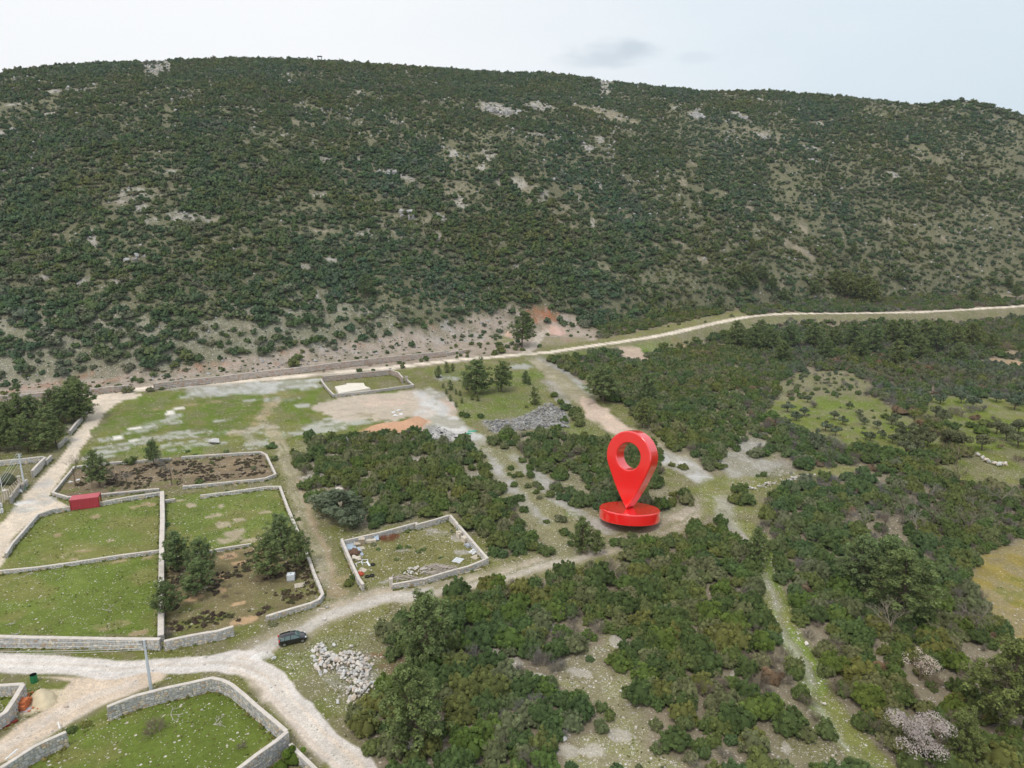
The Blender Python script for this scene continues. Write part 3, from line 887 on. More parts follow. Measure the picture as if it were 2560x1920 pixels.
# surrounding land out of the picture, coarse
azo = np.concatenate([np.arange(.93, 2 * math.pi - .93, .05), [2 * math.pi - .93]])
ro = np.array([44, 60, 80, 110, 150, 200, 260, 340, 450, 600, 800, 900, 1600, 4000.])
A2, R2 = np.meshgrid(azo, ro)
X2, Y2 = (R2 * np.sin(A2)).ravel(), (R2 * np.cos(A2)).ravel()


def patchmesh(nm, X2, Y2, shape, dz=0, flip=True):
    Z2 = terrain(X2, Y2) + dz
    c2, s2, d2, g2, _ = cover(X2, Y2)
    nr, nc = shape
    ii = (np.arange(nr - 1)[:, None] * nc + np.arange(nc - 1)[None, :]).ravel()
    F2 = np.stack([ii, ii + 1, ii + nc + 1, ii + nc], 1)[:, ::-1].copy()
    me = newmesh(nm, np.stack([X2, Y2, Z2], 1), F2, {'gcol': ('FLOAT_COLOR', 'POINT', c2), 'stone': ('FLOAT', 'POINT', s2)}, True, M_GROUND)
    tag(link(nm, me), kind='structure')


patchmesh('surrounding_land', X2, Y2, A2.shape)
A3, R3 = np.meshgrid(np.linspace(-.94, .94, 60), np.array([900, 1200, 1800, 2600, 4000.]))
patchmesh('far_land', (R3 * np.sin(A3)).ravel(), (R3 * np.cos(A3)).ravel(), A3.shape, -1)
A4, R4 = np.meshgrid(np.linspace(0, 2 * math.pi, 60), np.array([.5, 15, 30, 44.]))
patchmesh('near_land', (R4 * np.sin(A4)).ravel(), (R4 * np.cos(A4)).ravel(), A4.shape, 0)

# ------------------------------------------------------------------ plant meshes


def unit(v):
    return v / (np.linalg.norm(v, axis=-1, keepdims=True) + 1e-9)


def leafquads(P, Nn, size, rg, aspect=1.0):
    """quads at P facing about Nn"""
    n = len(P)
    Nn = unit(Nn + rg.normal(0, .42, (n, 3)))
    t = unit(np.cross(Nn, rg.normal(0, 1, (n, 3))))
    b = np.cross(Nn, t)
    s = (size * rg.uniform(.6, 1.35, n))[:, None]
    a = s * aspect
    V = np.stack([P - t * s - b * a * .3, P + t * s * .25 - b * a, P + t * s + b * a * .35, P - t * s * .3 + b * a], 1).reshape(-1, 3)
    return V, np.arange(4 * n).reshape(n, 4)


def crown(lobes, nleaf, size, rg, inside=.72, low=-.25, up=0.0, scatter_=.28):
    """leaf clumps over the outside of a set of lobes (x,y,z,rx,rz)"""
    lobes = np.array(lobes)
    area = lobes[:, 3] ** 2
    k = rg.choice(len(lobes), nleaf * 2, p=area / area.sum())
    d = unit(rg.normal(0, 1, (nleaf * 2, 3)))
    d[:, 2] = np.where(d[:, 2] < low, -d[:, 2], d[:, 2])
    L_ = lobes[k]
    rad = rg.uniform(1.08 - scatter_, 1.08, nleaf * 2)[:, None]
    P = L_[:, :3] + d * rad * np.stack([L_[:, 3], L_[:, 3], L_[:, 4]], 1)
    q = np.zeros(len(P))
    for l in lobes:
        e = ((P[:, 0] - l[0]) / l[3]) ** 2 + ((P[:, 1] - l[1]) / l[3]) ** 2 + ((P[:, 2] - l[2]) / l[4]) ** 2
        q += e < inside ** 2
    ok = np.nonzero((q == 0) & (P[:, 2] > 0))[0][:nleaf]
    V, F = leafquads(P[ok], d[ok] + np.array([0, 0, up]), size, rg)
    tl = rg.uniform(.05, .95, len(lobes))
    tint = np.repeat(np.clip(tl[k[ok]] + rg.normal(0, .17, len(ok)), 0, 1), 4)
    return V, F, tint


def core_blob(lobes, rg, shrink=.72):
    """solid heart so the plant is not see-through, tinted dark as painted inner shade"""
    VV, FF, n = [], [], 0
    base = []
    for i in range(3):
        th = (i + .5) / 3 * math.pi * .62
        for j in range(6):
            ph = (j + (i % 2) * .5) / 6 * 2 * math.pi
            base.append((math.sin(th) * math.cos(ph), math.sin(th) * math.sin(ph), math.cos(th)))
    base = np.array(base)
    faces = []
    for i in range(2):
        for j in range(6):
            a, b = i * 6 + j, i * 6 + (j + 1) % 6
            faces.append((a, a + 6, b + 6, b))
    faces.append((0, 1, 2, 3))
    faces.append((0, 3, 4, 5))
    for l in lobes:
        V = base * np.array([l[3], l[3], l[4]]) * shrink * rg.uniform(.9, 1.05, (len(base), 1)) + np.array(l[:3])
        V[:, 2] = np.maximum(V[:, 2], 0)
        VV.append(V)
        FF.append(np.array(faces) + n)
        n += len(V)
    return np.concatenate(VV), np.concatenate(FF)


def assemble(name, parts, material):
    V, F, T, n = [], [], [], 0
    for (v, f, t) in parts:
        V.append(v)
        F.append(f + n)
        T.append(np.full(len(v), t) if np.isscalar(t) else t)
        n += len(v)
    return newmesh(name, np.concatenate(V), np.concatenate(F), {'tint': ('FLOAT', 'POINT', np.concatenate(T))}, False, material)


def bush_mesh(name, seed, nl, nleaf, size, material, flat=.75, spread=.75, up=.3, nb=4):
    """a mound of upright leafy tufts set over a few broad masses"""
    rg = np.random.default_rng(seed)
    body = [(0, 0, .30 * flat, .50 + .1 * (1 - spread), .58 * flat)]
    for i in range(nb):
        a = i / nb * 6.283 + rg.uniform(-.5, .5)
        q = rg.uniform(.28, .48) * spread / .75
        r = rg.uniform(.26, .40)
        body.append((math.cos(a) * q, math.sin(a) * q, rg.uniform(.12, .42) * flat, r, r * rg.uniform(.9, 1.25)))
    tufts = []
    per = nl // len(body) + 1
    for bd in body:
        for _ in range(per):
            d = unit(rg.normal(0, 1, 3))
            d[2] = abs(d[2]) * 1.1 - .12
            d = unit(d)
            p = np.array(bd[:3]) + d * np.array([bd[3], bd[3], bd[4]]) * rg.uniform(.82, 1.04)
            if any(((p[0] - c[0]) / c[3]) ** 2 + ((p[1] - c[1]) / c[3]) ** 2 + ((p[2] - c[2]) / c[4]) ** 2 < .6 for c in body):
                continue
            r = rg.uniform(.085, .17) * (26 / max(nl, 10)) ** .33
            tufts.append((p[0], p[1], max(.05, p[2]), r, r * rg.uniform(1.0, 1.6)))
    v, f, t = crown(tufts, nleaf, size, rg, inside=.62, low=-.1, up=up + .35, scatter_=.34)
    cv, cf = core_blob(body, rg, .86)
    return assemble(name, [(v, f, t), (cv, cf, .2)], material)  # core gets a low tint: shade between the tufts put into the colour


HILL_BUSH = [bush_mesh('scrub_far', 100 + i, 12, 330, .085, M_HILL, rd.uniform(.65, .9), nb=3) for i, rd in enumerate([random.Random(i) for i in range(8)])]
MID_BUSH = [bush_mesh('scrub_mid', 200 + i, 34, 1500, .045, M_SCRUB, .85) for i in range(8)]
NEAR_BUSH = [bush_mesh('scrub_near', 300 + i, 85, 5200, .028, M_SCRUB, .9, .8, nb=6) for i in range(8)]
OLIVE_BUSH = [bush_mesh('olive_mass', 320 + i, 14, 1000, .05, M_OLIVE, .95, .62, .2) for i in range(4)]
RUST_BUSH = [bush_mesh('rust_mass', 330 + i, 14, 900, .05, M_RUST, .8) for i in range(2)]
SHRUB_SMALL = [bush_mesh('small_shrub', 340 + i, 8, 420, .09, M_SCRUB, .9, .5) for i in range(4)]
HEATH_CL = [bush_mesh('heath_clump', 350 + i, 6, 160, .11, M_HEATH, .4, .8) for i in range(4)]
BRIGHT_B = [bush_mesh('bright_shrub', 360 + i, 8, 700, .06, M_BRIGHT, .9, .5, .5) for i in range(2)]


def twigs(rg, origin, n, length, rad, spread, lean=0.0, gravity=.0, width=.02, levels=3, forks=4):
    """bare branching: thin crossed strips"""
    V, F = [], []
    cnt = [0]

    def seg(a, b, w0, w1):
        d = unit(b - a)
        s = unit(np.cross(d, rg.normal(0, 1, 3)))
        s2 = np.cross(d, s)
        for q in (s, s2):
            V.extend([a - q * w0, a + q * w0, b + q * w1, b - q * w1])
            F.append([cnt[0], cnt[0] + 1, cnt[0] + 2, cnt[0] + 3])
            cnt[0] += 4

    def grow(p, d, l, w, lev):
        q = p
        for k in range(2):
            nd = unit(d + rg.normal(0, .16, 3) + np.array([0, 0, .10]))
            r_ = q + nd * l / 2
            seg(q, r_, w * (1 - .25 * k), w * (.75 - .25 * k))
            q, d = r_, nd
        if lev > 0:
            for _ in range(forks):
                grow(p + (q - p) * rg.uniform(.45, 1), unit(d + rg.normal(0, spread, 3)), l * rg.uniform(.5, .75), w * .55, lev - 1)

    for i in range(n):
        a = rg.uniform(0, 6.283)
        d = unit(np.array([math.cos(a) * rad, math.sin(a) * rad, 1.0]))
        grow(np.array(origin, float), d, length * rg.uniform(.8, 1.15), width, levels)
    return np.array(V), np.array(F)


def bare_mesh(name, seed, n, length, rad, spread, width, levels, forks, material):
    rg = np.random.default_rng(seed)
    V, F = twigs(rg, (0, 0, 0), n, length, rad, spread, width=width, levels=levels, forks=forks)
    V[:, 2] = np.maximum(V[:, 2], -.02)
    return assemble(name, [(V, F, rg.uniform(.2, .8, len(V)))], material)


GREY_SHRUB = [bare_mesh('bare_shrub', 400 + i, 9, .40, .9, .55, .012, 3, 5, M_GREY) for i in range(4)]


def tube(pts, rads, k=6):
    pts = np.array(pts, float)
    V, F = [], []
    for i, p in enumerate(pts):
        d = unit(pts[min(i + 1, len(pts) - 1)] - pts[max(i - 1, 0)])
        s = unit(np.cross(d, np.array([.31, .95, .05])))
        b = np.cross(d, s)
        for j in range(k):
            a = j / k * 2 * math.pi
            V.append(p + rads[i] * (math.cos(a) * s + math.sin(a) * b))
        if i:
            for j in range(k):
                F.append([(i - 1) * k + j, (i - 1) * k + (j + 1) % k, i * k + (j + 1) % k, i * k + j])
    return np.array(V), np.array(F)


def merge(parts):
    V, F, n = [], [], 0
    for v, f in parts:
        V.append(v)
        F.append(np.asarray(f) + n)
        n += len(v)
    return np.concatenate(V), np.concatenate(F)


def pine_meshes(seed, slim=1.0, low=.18, nleaf=11500, size=.0095, nw=11):
    """unit-height pine: trunk with limbs, and a ragged crown of soft needle tufts"""
    rg = np.random.default_rng(seed)
    lean = rg.uniform(-.07, .07, 2)
    tp = [np.array([lean[0] * t * t, lean[1] * t * t, t]) for t in (0, .2, .4, .6, .8, .96)]
    parts = [tube([tp[0] - [0, 0, .03]] + tp[1:], [.022, .018, .015, .011, .007, .003])]
    lobes = []
    az0 = rg.uniform(0, 6.283)
    for i in range(nw):
        t = low + (1 - low) * (i + .5) / nw
        env = (1 - ((t - .42) / .62) ** 2) if t > .42 else (.62 + .38 * (t - low) / max(.01, .42 - low))
        R_ = .30 * max(.12, env) * slim
        nbr = 6 if t < .75 else 4
        for j in range(nbr):
            a = az0 + i * 2.1 + j / nbr * 6.283 + rg.uniform(-.4, .4)
            ext = R_ * rg.uniform(.62, 1.15)
            end = np.array([lean[0] * t * t + math.cos(a) * ext, lean[1] * t * t + math.sin(a) * ext, t + rg.uniform(.0, .09)])
            st_ = np.array([lean[0] * t * t, lean[1] * t * t, t - .07])
            parts.append(tube([st_, (st_ + end) / 2 - [0, 0, .01], end], [.006, .004, .0015], 4))
            for q in range(5):
                w = rg.uniform(.35, 1.05)
                c = st_ + (end - st_) * w + rg.normal(0, .028, 3)
                s = rg.uniform(.028, .052)
                lobes.append((*c, s, s * rg.uniform(.75, 1.1)))
    for q in range(8):
        lobes.append((lean[0] + rg.normal(0, .03), lean[1] + rg.normal(0, .03), rg.uniform(.86, .98), .035, .045))
    v, f, tn = crown(lobes, nleaf, size, rg, inside=.45, low=-.7, up=.45, scatter_=.5)
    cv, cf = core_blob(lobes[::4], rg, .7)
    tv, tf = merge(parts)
    return newmesh('pine_trunk', tv, tf, material=M_BARK), assemble('pine_crown', [(v, f, tn), (cv, cf, .0)], M_PINE)  # core at the darkest tint, painting the shade inside the crown


PINES = [pine_meshes(500 + i, 1.0 + .12 * (i % 3), .16 + .05 * (i % 3)) for i in range(6)]
PINE_YOUNG = [pine_meshes(540 + i, .95, .04, 1500, .024, 7) for i in range(3)]


def olive_meshes(seed, open_=.5):
    rg = np.random.default_rng(seed)
    parts = [tube([(0, 0, -.05), (.02, .01, .18), (.04, -.02, .32)], [.045, .035, .03])]
    lobes = []
    for j in range(8):
        a = j / 8 * 6.283 + rg.uniform(-.3, .3)
        q = rg.uniform(.18, .42)
        c = np.array([math.cos(a) * q, math.sin(a) * q, rg.uniform(.42, .78)])
        s = rg.uniform(.15, .24)
        lobes.append((*c, s, s * .85))
        parts.append(tube([(.03, 0, .3), c * [.5, .5, .8], c], [.02, .012, .004], 4))
    lobes.append((0, 0, .85, .17, .14))
    v, f, tn = crown(lobes, 1300, .038, rg, inside=.4, low=-.7)
    tv, tf = merge(parts)
    return newmesh('olive_trunk', tv, tf, material=M_BARK), assemble('olive_crown', [(v, f, tn)], M_OLIVE)


OLIVES = [olive_meshes(600 + i) for i in range(4)]


def scatter(name, P, scale, rot, idx, variants, kind='stuff', label=None, cat=None):
    """ONE object: copies of the variant meshes on points"""
    src = bpy.data.collections.new(name + '_sources')
    for i, me in enumerate(variants):
        o = bpy.data.objects.new('%s_source_%02d' % (name, i), me)
        src.objects.link(o)
    me = bpy.data.meshes.new(name)
    me.vertices.add(len(P))
    me.vertices.foreach_set('co', np.asarray(P, np.float32).ravel())
    for an, typ, dat in (('sc', 'FLOAT_VECTOR', scale), ('rt', 'FLOAT_VECTOR', rot), ('ix', 'INT', idx)):
        a = me.attributes.new(an, typ, 'POINT')
        if typ == 'FLOAT_VECTOR':
            a.data.foreach_set('vector', np.asarray(dat, np.float32).ravel())
        else:
            a.data.foreach_set('value', np.asarray(dat, np.int32))
    o = link(name, me)
    ng = bpy.data.node_groups.new(name, 'GeometryNodeTree')
    ng.interface.new_socket('Geometry', in_out='INPUT', socket_type='NodeSocketGeometry')
    ng.interface.new_socket('Geometry', in_out='OUTPUT', socket_type='NodeSocketGeometry')
    gi, go = N(ng, 'NodeGroupInput'), N(ng, 'NodeGroupOutput')
    ip = N(ng, 'GeometryNodeInstanceOnPoints')
    ip.inputs['Pick Instance'].default_value = True
    ci = N(ng, 'GeometryNodeCollectionInfo')
    ci.inputs['Collection'].default_value = src
    ci.inputs['Separate Children'].default_value = True
    ci.inputs['Reset Children'].default_value = True
    L(ng, gi.outputs[0], ip.inputs['Points'])
    L(ng, ci.outputs[0], ip.inputs['Instance'])
    for an, typ, sock in (('sc', 'FLOAT_VECTOR', 'Scale'), ('rt', 'FLOAT_VECTOR', 'Rotation'), ('ix', 'INT', 'Instance Index')):
        na = N(ng, 'GeometryNodeInputNamedAttribute', data_type=typ)
        na.inputs['Name'].default_value = an
        out = [q for q in na.outputs if q.enabled and q.name == 'Attribute'][0]
        L(ng, out, ip.inputs[sock])
    L(ng, ip.outputs[0], go.inputs[0])
    md = o.modifiers.new('scatter', 'NODES')
    md.node_group = ng
    tag(o, label, cat, kind=kind)
    return o


def jitter_grid(r0, r1, a0, a1, s, seed):
    rg = np.random.default_rng(seed)
    x0, x1 = -r1 * math.sin(max(abs(a0), abs(a1))), r1 * math.sin(max(abs(a0), abs(a1)))
    gx, gy = np.meshgrid(np.arange(x0, x1, s), np.arange(0, r1, s))
    x = gx.ravel() + rg.uniform(-.5, .5, gx.size) * s
    y = gy.ravel() + rg.uniform(-.5, .5, gx.size) * s
    r, a = np.hypot(x, y), np.arctan2(x, y)
    k = (r > r0) & (r < r1) & (a > a0) & (a < a1)
    return x[k], y[k]


# ---- scrub of the whole hillside: one mass
x, y = jitter_grid(225, 720, -.86, .86, 2.35, 1)
c_, s_, d_, g_, _ = cover(x, y)
onhill = g_ == 1
cl = fbm(x + .35 * y, y, 15, 305, 3)
keep = onhill & (R.uniform(0, 1, len(x)) < d_ * (.74 + .26 * sstep(.32, .44, cl)))
x, y, d_ = x[keep], y[keep], d_[keep]
big = fbm(x, y, 26, 301, 2)
sc = (1.45 + 2.1 * R.uniform(0, 1, len(x)) ** 2.2 + 2.2 * (big - .45))
sc = np.clip(sc, .9, 4.2) * np.where(np.hypot(x, y) > 430, .84, 1) * np.where((np.hypot(x, y) < 500) & (x > 60), 1.15, 1) * np.where(d_ < .5, .9, 1.05)
far = np.hypot(x, y)
z = terrain(x, y) - .25
n = len(x)
print('hill scrub', n)
flat = R.uniform(.95, 1.4, n)
scatter('hillside_scrub', np.stack([x, y, z], 1), np.stack([sc, sc, sc * flat], 1), np.stack([0 * x, 0 * x, R.uniform(0, 6.28, n)], 1),
        R.integers(0, 8, n), HILL_BUSH)
# low grey cushions and stones between the bushes at the foot of the hill
x, y = jitter_grid(225, 420, -.86, .62, 2.0, 5)
c_, s_, d_, g_, _ = cover(x, y)
k = (g_ == 1) & (d_ < .9) & (d_ > .1) & (R.uniform(0, 1, len(x)) < .55)
x, y = x[k], y[k]
n = len(x)
sc = R.uniform(.3, .9, n)
scatter('low_cushion_scrub', np.stack([x, y, terrain(x, y) - .1], 1), np.stack([sc, sc, sc * .8], 1), np.stack([0 * x, 0 * x, R.uniform(0, 6.28, n)], 1), R.integers(0, 8, n), HILL_BUSH)
# ---- thickets of the lower land
x, y = jitter_grid(46, 520, -.80, .80, 2.05, 2)
c_, s_, d_, g_, _ = cover(x, y)
clump = fbm(x, y, 9, 331, 2)
pin_c = at(1584, 1338)
keep = (np.hypot(x - pin_c[0], y - pin_c[1] - 5.5) > 8.2) & (g_ == 0) & (R.uniform(0, 1, len(x)) < d_ * np.where(clump > .30, 1, .55))
x, y, d_ = x[keep], y[keep], d_[keep]
n = len(x)
rr = np.hypot(x, y)
east = proj(np.stack([x, y, terrain(x, y)], 1))[0] > 1850
size = (1.25 + 1.45 * R.uniform(0, 1, n) ** 1.5 + .9 * (fbm(x, y, 14, 341, 2) - .5)) * np.where(d_ < .5, .6, 1) * np.where(east, 1.12, 1.15)
kindr = R.uniform(0, 1, n)
px, py, dep = proj(np.stack([x, y, terrain(x, y)], 1))
east = (px > 1850)
kk = np.zeros(n, int)
greyp = np.where(east, .26, .08) + .10 * (fbm(x, y, 18, 351, 2) > .60)
kk[kindr < greyp] = 1
kk[(kindr > .90) & (px > 1900) & (py < 1150)] = 2
kk[(kindr > .62) & (px > 1980) & (py > 830) & (py < 1000) & (fbm(x, y, 30, 355, 2) > .45)] = 2
kk[(kindr > .985) & east] = 3
inview = (px > 10) & (px < 2550) & (py < 1910)
show = np.where(inview, size / dep, 0)
zz = terrain(x, y) - .12
rot = R.uniform(0, 6.28, n)
flatk = R.uniform(.95, 1.45, n)


def zone(qx, qy):
    if qy < 1060:
        return 'in the scrub beyond the gravel cut'
    if qx < 1340 and qy < 1430:
        return 'behind the walled rubble yard' if qx < 1000 else 'between rubble yard and meadow'
    if qy < 1370 and qx < 1820:
        return 'in the scrub behind the red pin' if qx < 1600 else 'in the scrub on the far side of the red pin'
    edge = 1910 + (qy - 1400) * .38
    if qx > edge + 330:
        return 'near the blossoming trees' if qy > 1600 else 'beside the eastern leafless trees'
    if qx > edge:
        return 'on the outer side of the green path'
    if qx > edge - 130:
        return 'on the inner side of the green path'
    if qx < 1260 and qy > 1480:
        return 'around the two big foreground pines'
    if qy > 1780:
        return 'below the pale stony clearing'
    if qy < 1470:
        return 'along the lower edge of the stony track'
    if qx < 1500 and qy > 1600:
        return 'at the edge of the pale stony clearing'
    return 'in the middle of the big foreground thicket'


thick = np.nonzero(kk == 0)[0]
order = thick[np.argsort(-show[thick])]
tones = list(TONES)
NIND = 195
for q, i in enumerate(order[:NIND]):
    o = link('evergreen_bush', NEAR_BUSH[q % 8])
    o.location = (x[i], y[i], zz[i])
    o.scale = (size[i], size[i] * R.uniform(.85, 1.15), size[i] * flatk[i])
    o.rotation_euler = (0, 0, rot[i])
    tone = tones[(q * 7 + q // 5) % 4]
    o.material_slots[0].link = 'OBJECT'
    o.material_slots[0].material = TONES[tone]
    zn = zone(px[i], py[i])
    hgt = size[i] * flatk[i]
    form = 'tall' if hgt > 3.2 else ('medium-high' if hgt > 2.6 else 'low')
    tag(o, '%s %s bush %s' % (form, tone, zn), 'bush', '%s %s bushes %s' % (form, tone, zn))
rest = order[NIND:]
gs = np.nonzero(kk == 1)[0]
gorder = gs[np.argsort(-show[gs])]
for q, i in enumerate(gorder[:220]):
    o = link('bare_shrub', GREY_SHRUB[q % 4])
    o.location = (x[i], y[i], zz[i])
    k = size[i] * .95
    o.scale = (k, k, k * 1.05)
    o.rotation_euler = (0, 0, rot[i])
    zn = zone(px[i], py[i])
    form = 'large' if size[i] > 2.2 else 'small'
    tag(o, '%s leafless grey shrub %s' % (form, zn), 'shrub', '%s leafless shrubs %s' % (form, zn))
allr = np.concatenate([rest, gorder[220:], np.nonzero(kk >= 2)[0]])
nearv = dep[allr] < 190
ix = np.where(kk[allr] == 0, np.where(nearv, 0, 8) + R.integers(0, 8, len(allr)), 0)
ix = np.where(kk[allr] == 1, 16 + R.integers(0, 4, len(allr)), ix)
ix = np.where(kk[allr] == 2, 20 + R.integers(0, 4, len(allr)), ix)
ix = np.where(kk[allr] == 3, 24 + R.integers(0, 2, len(allr)), ix)
sz = size[allr]
print('thicket rest', len(allr), 'grey', len(gs))
scatter('thicket_scrub', np.stack([x[allr], y[allr], zz[allr]], 1), np.stack([sz, sz, sz * flatk[allr]], 1), np.stack([0 * sz, 0 * sz, rot[allr]], 1), ix,
        NEAR_BUSH + MID_BUSH + GREY_SHRUB + OLIVE_BUSH + RUST_BUSH)

# ---- individually placed trees


def place_tree(kinds, names, px, py, h, label, cat, group=None, wide=1.0, i=0, name='pine_tree'):
    p = at(px, py)
    e = empty(name, (p[0], p[1], p[2] - .1), random.uniform(0, 6.28))
    e.scale = (h * wide, h * wide, h)
    tr, cr = kinds[i % len(kinds)]
    link(names[0], tr, e)
    link(names[1], cr, e)
    tag(e, label, cat, group)
    return e


def pine(px, py, h, label, group=None, wide=1.15, young=False, i=None):
    return place_tree(PINE_YOUNG if young else PINES, ('trunk', 'crown'), px, py, h, label, 'pine tree', group, wide, random.randrange(9) if i is None else i)


pine(1305, 868, 15, 'lone tall dark pine beside the side road at the foot of the hill', wide=1.15)
pine(1190, 985, 11.5, 'spreading dark pine on the green meadow above the rock bank', wide=1.6)
pine(1253, 978, 9.5, 'thinner pine beside a bare stem on the green meadow', wide=1.35)
pine(1068, 1664, 10.8, 'big bright green pine at the back of the dug-out hollow', wide=1.15, i=0)
pine(1042, 1872, 10.8, 'largest foreground pine growing below the heap of boulders', wide=1.15, i=1)
pine(385, 1163, 6.5, 'small leaning pine on the back wall of the brown heath plot', wide=.9)
pine(250, 1217, 8.0, 'bushy pine standing behind the red container', wide=1.25)
pine(510, 1448, 7.5, 'pointed pine in the middle of the heath plot, beside a twin', wide=1.0, i=2)
pine(445, 1425, 7.2, 'wide pale pine close to the long dividing wall', wide=1.25, i=3)
pine(490, 1490, 6.3, 'low bushy pine in front of the pointed pine in the heath plot', wide=1.35, i=4)
pine(415, 1540, 6.0, 'pine leaning over the long dividing wall', wide=1.15, i=5)
pine(705, 1370, 6.5, 'round dark pine in the back corner of the heath plot', wide=1.5, i=0)
pine(672, 1448, 7.5, 'broad pine left of the white water tank', wide=1.3, i=1)
pine(748, 1422, 7.0, 'brownish pine against the end wall above the white tank', wide=1.0, i=2)
pine(1455, 1382, 7.0, 'young feathery pine beside the stony track near the pin', wide=1.1, i=3)
pine(1490, 1385, 4.5, 'short dark pine next to the feathery one by the track', wide=1.2, i=4)
pine(1508, 1005, 11, 'broad dark pine at the top of the pink gravel cut', wide=1.6, i=5)
pine(1615, 1012, 10, 'narrow blue-green pine in the scrub above the pink gravel cut', wide=1.1, i=0)
pine(1605, 1070, 8, 'yellow-green pine overhanging the pink gravel cut', wide=1.2, i=1)
pine(2255, 1555, 11.5, 'huge drooping pine in the middle of the eastern thicket', wide=1.4, i=2)
pine(2140, 1480, 10, 'tall loose pine west of the huge drooping pine', wide=1.2, i=3)
pine(2200, 1470, 9.5, 'pine standing behind the huge drooping pine', wide=1.2, i=4)
pine(2515, 1830, 12, 'tall dark pine near the bottom corner by the brown field', wide=1.1, i=5)
pine(1895, 1420, 7, 'slim pine at the head of the narrow green path', wide=1.0, i=1)
pine(2395, 1905, 7, 'small pine in the bottom corner thicket', wide=1.0)
for (a, b, h) in ((202, 1052, 11.5), (165, 1060, 10), (185, 1036, 10.5), (140, 1048, 8.5), (120, 1088, 8), (92, 1066, 8.5), (55, 1078, 10), (20, 1076, 8), (-10, 1092, 9), (110, 1130, 7.5), (70, 1130, 9), (35, 1124, 8), (0, 1128, 9), (-40, 1112, 9), (140, 1112, 6.5)):
    pine(a, b, h, 'dark pine in the grove beside the branch road', 'pines in the grove by the branch road', 1.35)
rngp = random.Random(3)
for (a, b, h) in ((1845, 868, 14), (1880, 875, 13), (1925, 880, 13), (1975, 872, 14), (2030, 868, 13), (2080, 872, 12), (2130, 868, 13), (2180, 880, 14), (2230, 862, 14), (2270, 872, 15), (2310, 868, 15), (2340, 880, 14), (2390, 868, 12),
                  (2430, 862, 12), (2150, 895, 12), (2300, 900, 12), (1900, 850, 12), (2060, 900, 11), (2480, 880, 10), (1960, 905, 11), (2240, 910, 12), (2400, 905, 10)):
    pine(a, b, h * .8, 'pine in the dense belt just below the upper road', 'pines below the upper road', 1.35)
for (a, b, h) in ((1830, 730, 10), (1860, 700, 12), (1880, 725, 11), (1905, 705, 11), (1930, 725, 10), (2035, 740, 11), (2090, 730, 15), (2115, 748, 14), (2140, 745, 13), (2165, 755, 17), (2180, 760, 15), (2245, 705, 10), (2120, 725, 12),
                  (2430, 755, 10), (2540, 745, 10), (2520, 720, 9), (1960, 755, 9), (1800, 770, 8)):
    pine(a, b, h * .85, 'pine in the clump on the slope above the upper road', 'pines above the upper road', 1.3)
for (a, b, h) in ((915, 745, 10), (922, 198 - 26, 6), (2130, 640, 8), (1880, 790 - 160, 8)):
    pine(a, b, h, {915: 'pale green pine alone on the lower hillside', 922: 'single round pine breaking the skyline of the ridge', 2130: 'small pine alone on the slope far above the road', 1880: 'solitary pine in the scrub above the pine clump'}[a])
yg = 'young pines seeding into the gravel edge of the meadow'
for (a, b, h) in ((1096, 945, 4.5), (1118, 932, 4), (1132, 928, 3), (1126, 975, 3.5), (1108, 970, 1.8), (1116, 985, 2), (1126, 1003, 2.2), (1140, 985, 1.8), (1150, 990, 2), (1168, 975, 2.5), (1180, 1000, 2.5), (1195, 1003, 2.4), (1155, 1008, 1.8), (1140, 1018, 1.8), (1160, 965, 2.2)):
    pine(a, b, h, 'knee-high to head-high bright young pine at the meadow edge', yg, 1.1, True)
pine(1313, 958, 4.5, 'bright green young pine in the middle of the meadow', young=True)
pine(1338, 1012, 5.5, 'larger bright young pine near the rock bank', young=True)
pine(1322, 962, 3.2, 'smaller companion of the young pine on the meadow', young=True)


def shrub(px, py, d, label, group=None, kind='s', hk=1.0, name=None, cat='shrub'):
    ms = {'s': NEAR_BUSH, 'm': MID_BUSH, 'h': HEATH_CL, 'g': GREY_SHRUB, 'b': BRIGHT_B, 'c': SHRUB_SMALL, 'r': RUST_BUSH, 'o': OLIVE_BUSH}[kind]
    p = at(px, py)
    o = link(name or {'s': 'evergreen_bush', 'm': 'evergreen_bush', 'h': 'heath_clump', 'g': 'bare_shrub', 'b': 'fresh_green_bush', 'c': 'small_shrub', 'r': 'rusty_shrub', 'o': 'olive_bush'}[kind], random.choice(ms))
    o.location = (p[0], p[1], p[2] - .08)
    k = d / (2.0 if kind != 'g' else 1.8)
    o.scale = (k, k, k * hk)
    o.rotation_euler = (0, 0, random.uniform(0, 6.28))
    tag(o, label, cat, group)
    return o


shrub(327, 1160, 5.0, 'round dark bush against the back wall of the brown heath plot', kind='m')
shrub(256, 1162, 2.2, 'small green bush on the corner of the heath plot wall', kind='b', hk=1.6)
shrub(424, 1590, 3.6, 'big brown leafless shrub in the wall corner of the heath plot', kind='g')
shrub(384, 1835, 5.4, 'large round leafless shrub on the bottom lawn', kind='g', hk=.8)
shrub(604, 1868, 2.2, 'small leafless shrub on the bottom lawn', kind='g', hk=.8)
shrub(683, 1562, 2.0, 'low dark bush on the verge behind the black car', kind='s', hk=.6)
shrub(872, 1462, 2.6, 'dark bush by the end of the rubble yard wall', kind='s')
shrub(885, 1445, 2.0, 'rounder bush just behind the end of the yard wall', kind='s')
shrub(213, 1812, 1.9, 'dark low bush on the verge above the bottom wall', kind='s', hk=.6)
shrub(176, 1828, 2.0, 'dark shrub tucked behind the end of the bottom wall', kind='s', hk=.7)
shrub(117, 1610, 2.1, 'ivy-dark bush growing on the face of the long wall, larger', kind='s', hk=.8)
shrub(188, 1608, 1.4, 'smaller dark bush on the face of the long wall', kind='s', hk=.9)
